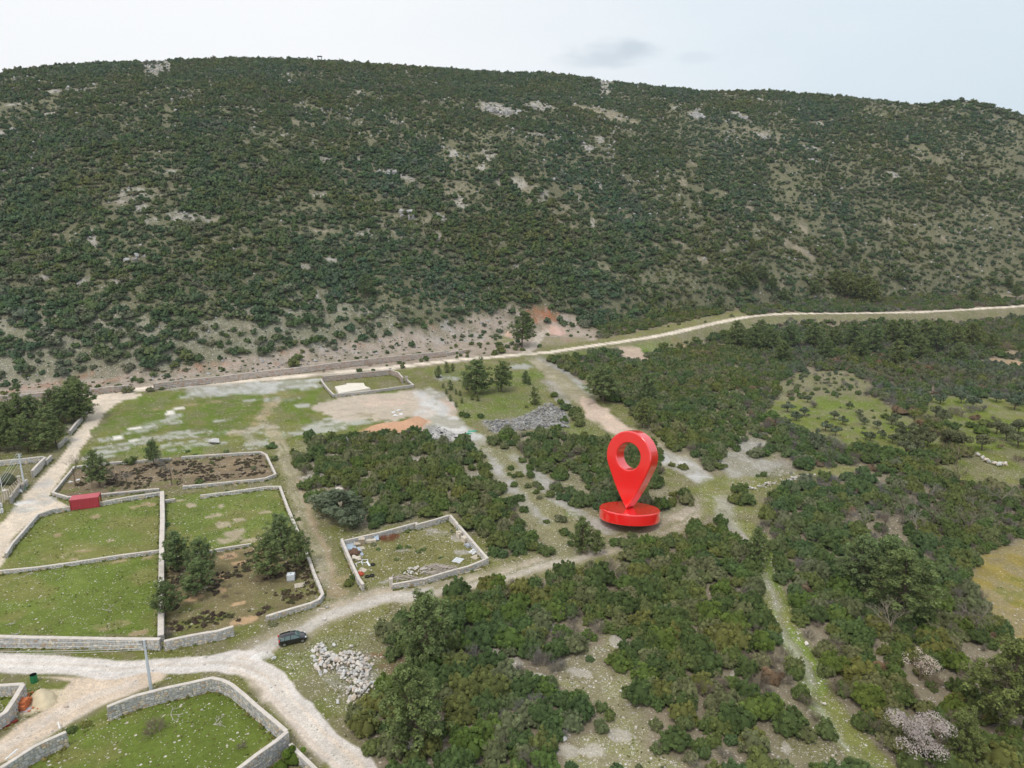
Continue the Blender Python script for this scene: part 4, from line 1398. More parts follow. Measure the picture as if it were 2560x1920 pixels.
shrub(281, 1616, .9, 'tiny dark bush at the foot of the long wall', kind='s', hk=.8)
shrub(738, 1905, 4.2, 'bright yellow-green bush in the bottom wall corner', kind='b')
shrub(705, 1925, 3.0, 'second bright bush cut by the bottom edge', kind='b')
shrub(1155, 1040, 3.4, 'round dark bush on the meadow edge, first of a pair', kind='m', hk=1.2)
shrub(1166, 1044, 3.2, 'round dark bush on the meadow edge, second of a pair', kind='m', hk=1.2)
shrub(1202, 1045, 3.4, 'single round bush above the dark rock bank', kind='m', hk=1.2)
shrub(1316, 1019, 2.0, 'small bush beside the large young pine', kind='m')
for (a, b, d) in ((1400, 1010, 4), (1415, 1025, 5), (1432, 1040, 5), (1445, 1050, 5.5), (1412, 1055, 4), (1448, 1065, 5), (1440, 1030, 4.5), (1385, 992, 4), (1392, 1075, 4)):
    shrub(a, b, d, 'dark bush in the row along the edge of the gravel cut', 'bushes between meadow and gravel cut', 'm', 1.1)
for (a, b, d) in ((1246, 862, 3.6), (1244, 868, 3), (1232, 845, 3), (1280, 862, 4), (1268, 870, 4), (1290, 868, 4), (1210, 884, 2), (1368, 838, 3), (1390, 834, 2.5), (1250, 808, 3), (1278, 784, 2.5), (1226, 842, 2)):
    shrub(a, b, d, 'bush on the cleared ground at the old quarry', 'bushes at the quarry', 'm')
for (a, b, d) in ((1850, 1230, 5.5), (1862, 1258, 6), (1840, 1255, 5)):
    shrub(a, b, d, 'bush in the free-standing clump by the track crossing', 'bushes of the clump at the crossing', 's', 1.0)
for (a, b, d) in ((1680, 1165, 2.5), (1708, 1172, 3.5), (1340, 1215, 3), (1352, 1222, 2.2), (1320, 1218, 2.4), (1345, 1170, 2.4), (1390, 1225, 4.2), (1400, 1200, 4), (1425, 1235, 4.5), (1440, 1265, 4.2), (1298, 1190, 3), (1285, 1215, 2.8), (1300, 1250, 3.4),
                  (1310, 1278, 3.0), (1375, 1240, 3.4), (1285, 1250, 3), (1410, 1335, 3.2), (1370, 1385, 4), (1395, 1300, 3), (1580, 1345, 3)):
    shrub(a, b, d, 'separate bush on the gravel strip west of the pin', 'scattered bushes on the strip west of the pin', 's', 1.0)
for (a, b, d) in ((1560, 1362, 5), (1590, 1365, 5.5), (1620, 1366, 5), (1645, 1362, 4.5), (1540, 1360, 4)):
    shrub(a, b, d, 'bush in the low row right below the red pin', 'bushes just below the pin', 's', .7)
for (a, b, d) in ((680, 1120, 4.5), (686, 1150, 3.5), (735, 1135, 4), (1105, 1130, 4), (1150, 1118, 5), (700, 1320, 2), (745, 1300, 2), (970, 1100, 2.5), (1010, 1085, 3.5), (1020, 1082, 3.5), (415, 1315, 2.6), (468, 1130, 2), (567, 1132, 2.6), (530, 1158, 2), (635, 1172, 2.6), (490, 1140, 2), (497, 1208, 3), (667, 1202, 1.6), (350, 1245, 1.8), (280, 1228, 1.8), (529, 1243, 1.4), (566, 1228, 1.4), (408, 1290, 2)):
    shrub(a, b, d, 'small dark bush dotted around the walled plots', 'small bushes around the walled plots', 'c', .8)
for (a, b, d) in ((990, 1400, 1.8), (1000, 1370, 2.4), (1020, 1368, 2), (1045, 1380, 2), (1060, 1375, 1.8), (1130, 1330, 2), (1018, 1330, 2.2), (945, 1374, 1.6), (935, 1362, 2), (1012, 1430, 1.6), (1100, 1395, 1.4)):
    shrub(a, b, d, 'low tuft of scrub inside the walled rubble yard', 'low scrub inside the rubble yard', 'c', .6)
# grey-green big tree with showing branches beside the lane
e = empty('grey_leaved_tree', at(850, 1300), .6)
tr, cr = olive_meshes(77)
e.scale = (11, 9, 6)
link('trunk', tr, e)
link('crown', cr, e)
tag(e, 'wide grey-green tree with pale twigs beside the lane by the yard', 'tree')
for k, (a, b, h) in enumerate(((815, 1290, 5.0), (880, 1320, 4.5))):
    e = empty('grey_leaved_tree', at(a, b), 1.7 * k)
    e.scale = (h * 1.3, h * 1.3, h)
    for nm, me in zip(('trunk', 'crown'), OLIVES[k]):
        link(nm, me, e)
    tag(e, ('grey-green bushy tree at the lane side of the wide tree', 'grey-green bushy tree on the yard side of the wide tree')[k], 'tree')

# leafless trees in the heath plot


def bare_tree(px, py, h, label, seed, n=1, spread=.45, name='bare_tree', group=None, material=None, wide=1.0):
    p = at(px, py)
    e = empty(name, tuple(p), random.uniform(0, 6))
    rg = np.random.default_rng(seed)
    tv, tf = tube([(0, 0, -.1), (.05, 0, h * .25), (.02, .06, h * .5)], [.13, .10, .07])
    link('trunk', newmesh('bare_trunk', tv, tf, material=M_BARK), e)
    V, F = twigs(rg, (.02, .03, h * .35), 5, h * .32, .8, spread, width=.045, levels=3, forks=4)
    V[:, :2] *= wide
    link('branches', assemble('bare_branches', [(V, F, rg.uniform(.2, .8, len(V)))], material or M_GREY), e)
    tag(e, label, 'tree', group)
    return e


bare_tree(189, 1215, 8.5, 'tall thin leafless tree in front of the branch road', 11, wide=.8)
bare_tree(430, 1213, 8.5, 'tall leafless tree where the heath plot opens', 12, wide=.8)
bare_tree(294, 1216, 5, 'low wide leafless tree in the heath plot', 13, wide=1.3)
bare_tree(318, 1216, 4, 'small leafless tree beside the low wide one', 14)
bare_tree(2225, 1600, 6, 'pinkish fan-shaped leafless tree below the huge pine', 15, wide=1.3)
bare_tree(2435, 1600, 7, 'leafless tree at the edge of the brown field', 16, wide=1.2)
bare_tree(1690 + 700, 1165, 6, 'leafless tree on the small green meadow to the east', 17)
bare_tree(2085, 1142, 6, 'leafless tree on the lower edge of the olive field', 18)
bare_tree(2072, 1170, 6, 'leafless tree among the bushes below the olive field', 19)
for i, (a, b) in enumerate(((2255, 1300), (2210, 1330), (2290, 1345), (2330, 1320), (2440, 1300), (2395, 1215), (2420, 1340), (2160, 1340), (2320, 1260), (2500, 1270))):
    bare_tree(a, b, 6, 'grey leafless tree in the eastern thicket', 30 + i, wide=1.3, group='leafless trees in the eastern thicket')


def blossom(px, py, h, label, seed, nf=4200):
    p = at(px, py)
    e = empty('blossom_tree', tuple(p))
    rg = np.random.default_rng(seed)
    tv, tf = tube([(0, 0, -.1), (.1, 0, h * .3), (.0, .1, h * .5)], [.16, .12, .08])
    link('trunk', newmesh('blossom_trunk', tv, tf, material=M_BARK), e)
    V, F = twigs(rg, (0, 0, h * .2), 7, h * .36, 1.1, .45, width=.04, levels=2, forks=4)
    link('branches', assemble('blossom_branches', [(V, F, .5)], M_GREY), e)
    lobes = [(rg.uniform(-1, 1) * h * .42, rg.uniform(-1, 1) * h * .36, h * rg.uniform(.45, .85), h * rg.uniform(.12, .2), h * rg.uniform(.1, .16)) for _ in range(16)]
    v, f, tn = crown(lobes, nf, .075, rg, inside=.3, low=-.4)
    link('crown', assemble('blossom_crown', [(v, f, tn)], M_BLOSSOM), e)
    tag(e, label, 'tree')


blossom(2290, 1900, 6.2, 'pink-white blossoming almond tree at the bottom edge', 3)
blossom(2298, 1700, 4.2, 'smaller pale tree just coming into blossom further up', 5, 900)

# olives in the orchards
og = 'young olive trees in the green orchard field'
for (a, b, h) in ((2018, 1006, 2.6), (2085, 1050, 3), (2107, 1062, 2.8), (2064, 1078, 3.2), (2088, 1090, 3), (2160, 1062, 2.4), (2165, 1098, 2.2), (2192, 1072, 2.6), (2228, 1062, 2.8), (2250, 1082, 3.4), (2280, 1082, 3.0), (2310, 1082, 2.4), (2122, 1022, 2.2), (2146, 1040, 2.2),
                  (2255, 1112, 4.6), (2285, 1113, 4.2), (2298, 1108, 4.4), (2318, 1117, 4.4), (2265, 1140, 4.4), (2205, 1096, 2.5), (2230, 1108, 2.6), (2175, 1105, 3.0), (2236, 1056, 3), (2150, 1048, 2), (1990, 1052, 3), (1968, 1030, 3.5), (2010, 1040, 3), (2290, 1135, 4)):
    p = at(a, b)
    k = random.randrange(4)
    e = empty('olive_tree', (p[0], p[1], p[2] - .03), random.uniform(0, 6))
    e.scale = (h, h, h)
    link('trunk', OLIVES[k][0], e)
    link('crown', OLIVES[k][1], e)
    tag(e, 'small grey-green olive tree in the western orchard field', 'olive tree', og)
for (a, b, h) in ((2356, 1055, 4), (2402, 1008, 4), (2350, 1010, 4), (2430, 1022, 4.5), (2490, 1005, 4), (2536, 1025, 5), (2545, 1015, 5), (2490, 1085, 4.5), (2515, 1102, 4.5), (2545, 1118, 4.5), (2455, 1125, 4.5), (2545, 1085, 4.5), (2370, 1112, 4.5), (2400, 1120, 4.5), (2340, 1045, 4)):
    p = at(a, b)
    k = random.randrange(4)
    e = empty('olive_tree', (p[0], p[1], p[2] - .03), random.uniform(0, 6))
    e.scale = (h, h, h)
    link('trunk', OLIVES[k][0], e)
    link('crown', OLIVES[k][1], e)
    tag(e, 'olive tree on the farther eastern orchard field', 'olive tree', 'olive trees of the eastern field')
for (a, b, d) in ((2125, 1006, 1.6), (2133, 1018, 1.8), (2180, 1028, 2), (2214, 1028, 1.8), (2101, 1020, 1.4), (2046, 1048, 1.8), (1986, 1018, 2), (1985, 1034, 2.6), (2184, 1046, 2.2), (2022, 1038, 1.4), (2130, 1072, 1.8), (2160, 1072, 1.8), (2154, 1083, 1.6), (2228, 1070, 2), (2290, 1066, 2), (2246, 1042, 2.4), (2205, 1042, 2),
                  (2310, 1078, 1.6), (2142, 1098, 1.4), (2003, 1028, 1.4), (1955, 1015, 1.6)):
    shrub(a, b, d, 'small dark bush dotted over the orchard fields', 'small bushes on the orchard fields', 'c', .9)
for (a, b, d, kd) in ((2035, 1018, 7, 'g'), (2213, 1045, 4, 'c'), (2368, 1075, 8.5, 's'), (2426, 1068, 5, 'm'), (2460, 1066, 6, 'm'), (2452, 1085, 6.5, 'm'), (2436, 1048, 5, 'r'), (2484, 1050, 4.5, 'g'), (2502, 1120, 4, 'g'), (2476, 1104, 3, 'g'),
                       (2162, 1130, 9, 's'), (2225, 1150, 10, 's'), (2248, 1035, 8, 'r'), (2292, 1045, 7, 'm'), (2310, 1155, 9, 's'), (2345, 1150, 8, 's'), (2400, 1040, 8, 'g'), (2430, 1032, 8, 'g'), (2380, 1035, 7, 'g'), (2455, 1028, 7, 'g')):
    shrub(a, b, d, {'s': 'big dark holm-oak bush on the orchard boundary', 'm': 'round grey-green bush on the orchard grass', 'g': 'brown leafless thicket bush among the orchards', 'c': 'small bush by the orchard boundary', 'r': 'rust-brown bush on the orchard boundary'}[kd],
          {'s': 'holm oaks on the orchard boundary', 'm': 'round bushes in the orchards', 'g': 'leafless bushes in the orchards', 'c': None, 'r': 'rusty bushes on the orchard boundary'}[kd], kd, .9)
# hedgerow between the fields
for i in range(46):
    t = i / 45
    pts = [(1925, 1045), (2036, 1100), (2100, 1125), (2180, 1140), (2245, 1165), (2310, 1165), (2400, 1130)]
    q = t * (len(pts) - 1)
    j = min(int(q), len(pts) - 2)
    a = pts[j][0] + (pts[j + 1][0] - pts[j][0]) * (q - j) + random.uniform(-10, 10)
    b = pts[j][1] + (pts[j + 1][1] - pts[j][1]) * (q - j) + random.uniform(-5, 9)
    kd = random.choice('ssmggo')
    shrub(a, b, random.uniform(4, 7), {'s': 'dark evergreen', 'm': 'dark evergreen', 'g': 'leafless grey', 'o': 'grey-green'}[kd] + ' bush in the hedgerow below the orchard field', {'s': 'evergreens', 'm': 'evergreens', 'g': 'leafless bushes', 'o': 'grey-green bushes'}[kd] + ' of the orchard hedgerow', kd, .9)
for i in range(24):
    t = i / 23
    a = 2244 + t * 150 + random.uniform(-8, 8)
    b = 1012 + t * 110 + random.uniform(-5, 5)
    kd = random.choice('mgggo')
    shrub(a, b, random.uniform(3, 5.5), {'m': 'dark', 'g': 'leafless', 'o': 'grey-green'}[kd] + ' bush on the line between the two orchard fields', {'m': 'dark bushes', 'g': 'leafless bushes', 'o': 'grey-green bushes'}[kd] + ' between the orchard fields', kd, .8)

# heath mats inside the two brown plots, one mass


def poly_points(pts, spacing, seed):
    P = ats(pts)[:, :2]
    rg = np.random.default_rng(seed)
    lo, hi = P.min(0), P.max(0)
    gx, gy = np.meshgrid(np.arange(lo[0], hi[0], spacing), np.arange(lo[1], hi[1], spacing))
    xx = gx.ravel() + rg.uniform(-.5, .5, gx.size) * spacing
    yy = gy.ravel() + rg.uniform(-.5, .5, gx.size) * spacing
    k = inpoly(xx, yy, P)
    return xx[k], yy[k]


hx, hy = [], []
for pts, sp_ in (([(420, 1405), (620, 1372), (750, 1355), (800, 1480), (660, 1535), (583, 1560), (415, 1590)], .85), ([(150, 1232), (195, 1175), (650, 1138), (680, 1185), (450, 1212), (246, 1230)], .95)):
    a, b = poly_points(pts, sp_, 5)
    k = (fbm(a, b, 3.2, 501, 3) > .50)
    hx.append(a[k])
    hy.append(b[k])
hx, hy = np.concatenate(hx), np.concatenate(hy)
n = len(hx)
sc = R.uniform(.3, .8, n)
scatter('low_heath', np.stack([hx, hy, terrain(hx, hy) - .03], 1), np.stack([sc, sc, sc * .8], 1), np.stack([0 * sc, 0 * sc, R.uniform(0, 6.28, n)], 1), R.integers(0, 4, n), HEATH_CL)
# ------------------------------------------------------------------ built things
def bm_obj(name, V, F, material, parent=None, attrs=None):
    """mesh object from python lists, faces of any size"""
    me = bpy.data.meshes.new(name)
    me.from_pydata([tuple(map(float, v)) for v in V], [], [tuple(map(int, f)) for f in F])
    me.update()
    me.materials.append(material)
    return link(name, me, parent)


def box(cx, cy, cz, sx, sy, sz, rz=0.0, taper=1.0):
    c, s = math.cos(rz), math.sin(rz)
    V = []
    for k, (a, b) in ((0, (1, 1)), (1, (taper, taper))):
        for (ux, uy) in ((-1, -1), (1, -1), (1, 1), (-1, 1)):
            X, Y = ux * sx / 2 * a, uy * sy / 2 * b
            V.append((cx + X * c - Y * s, cy + X * s + Y * c, cz + (sz if k else 0)))
    F = [(3, 2, 1, 0), (4, 5, 6, 7), (0, 1, 5, 4), (1, 2, 6, 5), (2, 3, 7, 6), (3, 0, 4, 7)]
    return V, F


def join(parts):
    V, F = [], []
    for v, f in parts:
        n = len(V)
        V.extend([tuple(p) for p in v])
        F.extend([tuple(i + n for i in q) for q in f])
    return V, F


def bar(p, q, w, k=5):
    v, f = tube([p, q], [w, w], k)
    return [tuple(a) for a in v], [tuple(a) for a in f] + [tuple(range(k)), tuple(range(2 * k - 1, k - 1, -1))]


def bevel(o, w=.02, seg=2):
    m = o.modifiers.new('bevel', 'BEVEL')
    m.width = w
    m.segments = seg
    m.limit_method = 'ANGLE'
    return o


def smooth(o):
    o.data.polygons.foreach_set('use_smooth', [True] * len(o.data.polygons))
    return o


M_MORTAR = noisy('lime_mortar', (.42, .395, .365), .3, 1.2, .95, .05, .4)
M_COPE = noisy('cement_coping', (.62, .56, .50), .32, 1.1, .9, .1, .5)


def stone_material():
    m, t, b = mat('wall_stone', rough=.9, spec=.1)
    a = N(t, 'ShaderNodeAttribute', attribute_name='scol')
    oi = N(t, 'ShaderNodeObjectInfo')
    geo = N(t, 'ShaderNodeNewGeometry')
    n = N(t, 'ShaderNodeTexNoise', i_Scale=7.0, i_Detail=4.0)
    L(t, geo.outputs['Position'], n.inputs[0])
    mr = N(t, 'ShaderNodeMapRange')
    mr.inputs['To Min'].default_value = .72
    mr.inputs['To Max'].default_value = 1.28
    L(t, n.outputs[0], mr.inputs[0])
    mr2 = N(t, 'ShaderNodeMapRange')
    mr2.inputs['To Min'].default_value = .8
    mr2.inputs['To Max'].default_value = 1.2
    L(t, oi.outputs['Random'], mr2.inputs[0])
    mu = N(t, 'ShaderNodeMath', operation='MULTIPLY')
    L(t, mr.outputs[0], mu.inputs[0])
    L(t, mr2.outputs[0], mu.inputs[1])
    v = N(t, 'ShaderNodeVectorMath', operation='SCALE')
    L(t, a.outputs['Color'], v.inputs[0])
    L(t, mu.outputs[0], v.inputs['Scale'])
    L(t, v.outputs[0], b.inputs['Base Color'])
    return m


M_STONE = stone_material()
PAL = np.array([(.48, .475, .475), (.56, .53, .49), (.60, .50, .37), (.39, .39, .39), (.52, .51, .50), (.62, .57, .50), (.52, .37, .26)])
PALW = np.array([.26, .2, .12, .14, .14, .1, .04])
PAL_RED = np.array([(.42, .33, .28), (.47, .40, .36), (.44, .28, .20), (.36, .32, .30), (.50, .38, .30), (.40, .25, .18), (.46, .42, .40)])

# unit stones: irregular domed face, x along the wall, z up, -y outward
STONES = []
for k in range(8):
    rg = np.random.default_rng(700 + k)
    ang = np.sort(rg.uniform(0, .5, 6) + np.arange(6)) / 6 * 6.283
    rx = rg.uniform(.82, 1.08, 6)
    o_ = np.stack([np.clip(np.cos(ang) * .58 * rx, -.5, .5), np.zeros(6) + .9, np.clip(np.sin(ang) * .58 * rx, -.5, .5)], 1)
    f_ = o_ * np.array([.84, 1, .84])
    f_[:, 1] = -1 + rg.uniform(-.12, .12, 6)
    V = np.concatenate([o_, f_])
    F = [(i, (i + 1) % 6, 6 + (i + 1) % 6, 6 + i) for i in range(6)]
    STONES.append((V, F))
STONE_MESH = {}


def stone_mesh(k, c, pal=None):
    key = (k, c, pal is not None)
    if key not in STONE_MESH:
        V, F = STONES[k]
        me = bpy.data.meshes.new('stone')
        me.from_pydata([tuple(v) for v in V], [], [tuple(f) for f in F] + [tuple(range(6, 12))])
        a = me.attributes.new('scol', 'FLOAT_COLOR', 'POINT')
        col_ = (PAL if pal is None else pal)[c]
        a.data.foreach_set('color', np.tile(np.append(col_, 1), 12).astype(np.float32))
        me.materials.append(M_STONE)
        STONE_MESH[key] = me
    return STONE_MESH[key]


WALLFEET = []


def offset_poly(P, d):
    n = len(P)
    out = []
    for i in range(n):
        a = unit(P[i] - P[i - 1]) if i else None
        b = unit(P[i + 1] - P[i]) if i < n - 1 else None
        if a is None:
            a = b
        if b is None:
            b = a
        na, nb = np.array([-a[1], a[0]]), np.array([-b[1], b[0]])
        m = unit(na + nb)
        out.append(P[i] + m * d / max(.45, float(m @ na)))
    return np.array(out)


def wall(label, pts, h, t=.5, near=False, pal=None, sw=.42, sh=.30, cope=True, cat='stone wall', hs=None, group=None, name='stone_wall', sides=(1, -1), drop=0.0, ends=True):
    """rubble masonry wall; pts are photograph pixels along its top"""
    t *= .8
    P = ats(pts, h)[:, :2]
    H = np.full(len(P), float(h)) if hs is None else np.array(hs, float)
    Q, HH = [P[0]], [H[0]]
    for i in range(1, len(P)):
        k = max(1, int(np.linalg.norm(P[i] - P[i - 1]) // 3.5))
        for j in range(1, k + 1):
            Q.append(P[i - 1] + (P[i] - P[i - 1]) * j / k)
            HH.append(H[i - 1] + (H[i] - H[i - 1]) * j / k)
    P, HH = np.array(Q), np.array(HH)
    n = len(P)
    zg = terrain(P[:, 0], P[:, 1])
    zs = np.convolve(np.pad(zg, 2, mode='edge'), np.ones(5) / 5, 'valid')
    zt = zs + HH + np.random.default_rng(n + 5).uniform(-.05, .05, n)
    for sd in (1, -1):
        E_ = offset_poly(P, sd * (t / 2 + .2))
        for i in range(1, n):
            for _ in range(int(np.linalg.norm(P[i] - P[i - 1]) * 2.2)):
                q = E_[i - 1] + (E_[i] - E_[i - 1]) * random.random()
                WALLFEET.append((q[0] + random.gauss(0, .12), q[1] + random.gauss(0, .12)))
    root = empty(name, (P[0][0], P[0][1], zg[0]))
    o0 = np.array([P[0][0], P[0][1], zg[0]])
    lft, rgt = offset_poly(P, t / 2), offset_poly(P, -t / 2)

    def prism(l, r, z0, z1):
        V, F = [], []
        for i in range(n):
            V += [(*l[i], z0[i]), (*r[i], z0[i]), (*r[i], z1[i]), (*l[i], z1[i])]
            if i:
                a, b = (i - 1) * 4, i * 4
                for j in range(4):
                    F.append((a + j, a + (j + 1) % 4, b + (j + 1) % 4, b + j))
        F.append((0, 3, 2, 1))
        F.append(tuple((n - 1) * 4 + j for j in range(4)))
        V = np.array(V) - o0
        return V, F
    V, F = prism(lft, rgt, zs - .45 - drop, zt)
    bm_obj('mortar_core', V, F, M_MORTAR, root)
    if cope:
        w = np.random.default_rng(n).uniform(-.02, .02, n)
        V, F = prism(offset_poly(P, t / 2 + .03), offset_poly(P, -t / 2 - .03), zt + .002, zt + .09 + w)
        bm_obj('coping', V, F, M_COPE, root)
    # stones on both faces
    rg = np.random.default_rng(int(abs(P[0][0] * 31 + P[0][1] * 7)) % 100000)
    items = []
    faces = []
    for s in sides:
        faces.append((lft if s == 1 else rgt, s))
    seg_list = []
    for E, s in faces:
        for i in range(1, n):
            seg_list.append((E[i - 1], E[i], zs[i - 1], zs[i], HH[i - 1], HH[i], s))
    if ends:
        seg_list.append((lft[0], rgt[0], zs[0], zs[0], HH[0], HH[0], 1))
        seg_list.append((lft[-1], rgt[-1], zs[-1], zs[-1], HH[-1], HH[-1], -1))
    for (A, B, za, zb, ha, hb, s) in seg_list:
            ln = np.linalg.norm(B - A)
            if ln < .15:
                continue
            d = (B - A) / ln
            nrm = np.array([-d[1], d[0]]) * s
            z = -.15 - drop
            row = 0
            while z < max(ha, hb) - .06:
                ch = sh * rg.uniform(.7, 1.3)
                ch = min(ch, max(ha, hb) - z)
                u = -rg.uniform(0, sw * .5)
                while u < ln:
                    cw = sw * rg.uniform(.55, 1.45)
                    a, b = max(u, 0), min(u + cw, ln)
                    if b - a > .1:
                        m = (a + b) / 2
                        q = m / ln
                        hz = za + (zb - za) * q
                        hh = ha + (hb - ha) * q
                        zz_ = z + rg.uniform(-.04, .04)
                        if zz_ + ch * .5 < hh:
                            c = A + d * m
                            items.append((c[0], c[1], hz + zz_ + ch / 2, b - a, min(ch, 2 * (hh - zz_ - ch / 2)) if zz_ + ch > hh else ch, nrm[0], nrm[1], rg.integers(8), rg.choice(7, p=PALW), rg.uniform(.03, .075)))
                    u += cw
                z += ch
                row += 1
    items = np.array(items)
    nind = 0
    if near and len(items):
        # stones that show largest in the photograph: single parts
        dirv = np.array([0, 0, CAM_H]) - items[:, :3]
        face = (dirv[:, 0] * items[:, 5] + dirv[:, 1] * items[:, 6]) / np.linalg.norm(dirv, axis=1)
        qx, qy, dp = proj(items[:, :3])
        vis = (face > .05) & (qx > -20) & (qx < 2580) & (qy < 1935)
        score = np.where(vis, items[:, 3] * items[:, 4] * face / dp ** 2, -1)
        order_ = np.argsort(-score)
        sel = order_[:near][score[order_[:near]] > 0]
        for i in sel:
            it = items[i]
            o = link('stone', stone_mesh(int(it[7]), int(it[8]), pal), root)
            o.location = (it[0] - o0[0], it[1] - o0[1], it[2] - o0[2])
            o.scale = (it[3] * .97, it[9], it[4] * .97)
            o.rotation_euler = (0, 0, math.atan2(it[6], it[5]) + math.pi / 2)
        items = np.delete(items, sel, 0)
    if len(items):
        VV, FF, CC = [], [], []
        palette = PAL if pal is None else pal
        allV = np.array([s_[0] for s_ in STONES])
        bV = allV[items[:, 7].astype(int)]                                 # n,12,3
        sc_ = np.stack([items[:, 3] * .97, items[:, 9], items[:, 4] * .97], 1)[:, None, :]
        bV = bV * sc_
        ang_ = np.arctan2(items[:, 6], items[:, 5]) + math.pi / 2
        ca, sa = np.cos(ang_)[:, None], np.sin(ang_)[:, None]
        X = bV[:, :, 0] * ca - bV[:, :, 1] * sa + items[:, 0:1] - o0[0]
        Y = bV[:, :, 0] * sa + bV[:, :, 1] * ca + items[:, 1:2] - o0[1]
        Z = bV[:, :, 2] + items[:, 2:3] - o0[2]
        V = np.stack([X, Y, Z], 2).reshape(-1, 3)
        base = (np.arange(len(items)) * 12)[:, None, None]
        F = np.array([(i, (i + 1) % 6, 6 + (i + 1) % 6, 6 + i) for i in range(6)] + [(6, 7, 8, 9), (6, 9, 10, 11)])[None] + base
        C = np.repeat(palette[items[:, 8].astype(int)], 12, 0)
        me = newmesh('wall_stones', V, F.reshape(-1, 4), {'scol': ('FLOAT_COLOR', 'POINT', C)}, False, M_STONE)
        o = link('wall_stones', me, root)
        o['kind'] = 'stuff'
    tag(root, label, cat, group, kind='thing')
    return root


wall('low wall round the front and branch-road side of the brown heath plot', [(428, 1145), (252, 1158), (185, 1166), (132, 1232), (171, 1243), (246, 1236), (398, 1221)], 0.64, .5, sw=.6, sh=.4)
wall('low wall round the far end of the brown heath plot', [(457, 1216), (640, 1198), (663, 1196), (689, 1186), (666, 1137), (652, 1129), (454, 1142)], 0.64, .5, sw=.6, sh=.4)
wall('wall of the upper green plot, running behind the red container', [(14, 1384), (29, 1360), (94, 1286), (130, 1274), (180, 1266), (252, 1255), (320, 1243), (401, 1230)], 0.88, .5, sw=.55, sh=.36)
wall('long thick dividing wall running down between the walled plots', [(405, 1229), (406, 1300), (404, 1360), (403, 1440), (402, 1520), (402, 1590)], 1.00, .95, near=300, sw=.5)
wall('thin wall between the upper and lower green plots', [(-60, 1434), (0, 1428), (90, 1418), (185, 1405), (300, 1388), (397, 1376)], 0.60, .45, sw=.5, sh=.3)
wall('long road wall below the lower green plot', [(-70, 1591), (0, 1592), (140, 1594), (280, 1597), (400, 1599)], 1.6, .7, near=300, sw=.55, sh=.36)
wall('road wall closing the lower side of the heath plot', [(410, 1604), (460, 1592), (509, 1584), (545, 1577), (583, 1566)], 1.5, .55, near=300, sw=.55, sh=.36)
wall('short stub wall beside the top of the dividing wall', [(412, 1251), (438, 1247)], .7, .45)
wall('wall round the far and lane side of the green middle plot', [(501, 1239), (560, 1231), (640, 1220), (669, 1216), (700, 1216), (718, 1265), (735, 1305), (751, 1343)], 0.72, .5, sw=.55, sh=.36)
wall('end wall of the heath plot, bent towards the track', [(758, 1362), (772, 1395), (787, 1437), (799, 1465), (807, 1486), (797, 1499), (778, 1508), (720, 1525), (665, 1541)], 0.80, .5, near=280, sw=.5, sh=.34)
wall('low wall crossing between green middle plot and heath plot', [(408, 1398), (460, 1390), (550, 1372), (628, 1360)], 0.48, .4, sw=.5)
wall('side wall of the rubble yard, lined with junk', [(854, 1348), (868, 1381), (885, 1420), (898, 1447), (908, 1461)], 1.2, .5, near=150, sw=.5)
wall('back wall of the rubble yard in stepped lengths', [(861, 1352), (905, 1342), (952, 1331), (1040, 1307), (1042, 1312), (1085, 1300), (1122, 1288)], 1.1, .4, sw=.5)
wall('gravel-side wall of the rubble yard', [(1125, 1288), (1150, 1317), (1180, 1352), (1219, 1396)], 1.2, .5, sw=.5)
wall('front wall of the rubble yard facing the track', [(1217, 1398), (1170, 1416), (1123, 1429), (1062, 1446), (980, 1461)], 1.0, .4, near=200, sw=.5, pal=None)
wall('tall road-side wall of the concrete slab plot', [(806, 941), (860, 936), (916, 930), (976, 924), (996, 931), (1007, 945)], 1.9, .5, sw=.7, sh=.5, pal=PAL_RED)
wall('low front wall of the concrete slab plot', [(802, 948), (815, 966), (834, 987), (900, 980), (970, 971), (1033, 962), (1017, 948)], .9, .5, sw=.7, sh=.45)
wall('long pink retaining wall above the upper road', [(383, 959), (460, 950), (560, 940), (640, 930), (800, 912), (929, 896), (1074, 882), (1120, 877)], 2.2, .5, sw=.9, sh=.6, pal=PAL_RED, sides=(1, -1), name='retaining_wall')
wall('short retaining wall section left of the gap above the road', [(216, 974), (270, 968), (320, 963)], 2.0, .5, sw=.9, sh=.6, pal=PAL_RED, name='retaining_wall')
wall('retaining wall at the far left above the road', [(-80, 998), (0, 990), (60, 985), (139, 979)], 1.8, .5, sw=.9, sh=.6, pal=PAL_RED, name='retaining_wall')
wall('short upper retaining wall by the quarry yard', [(1096, 886), (1135, 879), (1176, 872)], 1.2, .5, sw=.9, sh=.6, pal=PAL_RED, name='retaining_wall')
wall('dark low wall between the upper road and the pine grove', [(-60, 1018), (0, 1014), (60, 1009), (121, 1003)], 1.0, .5, sw=.9, sh=.5)
wall('short wall stub nearest the road junction', [(210, 1030), (226, 1013)], 1.1, .6)
wall('leaning wall piece beside the branch road below the pines', [(174, 1078), (188, 1060), (204, 1042)], 1.3, .6)
wall('smallest wall piece beside the branch road', [(146, 1112), (166, 1092)], 1.1, .6)
wall('angled roadside wall behind the upper utility pole', [(80, 1178), (95, 1161), (113, 1142)], 1.7, .6, sw=.5)
wall('low wall continuing towards the pine grove', [(114, 1152), (128, 1138)], 1.2, .5, sw=.5)
wall('wall along the garden edge below the pine grove', [(-60, 1160), (0, 1152), (60, 1147), (110, 1141)], 1.3, .5, sw=.6)
wall('garden wall beside the trellis', [(25, 1243), (40, 1222), (50, 1208)], 1.5, .5, sw=.5)
wall('garden wall piece behind the green bin', [(54, 1212), (66, 1199)], 1.5, .5, sw=.5)
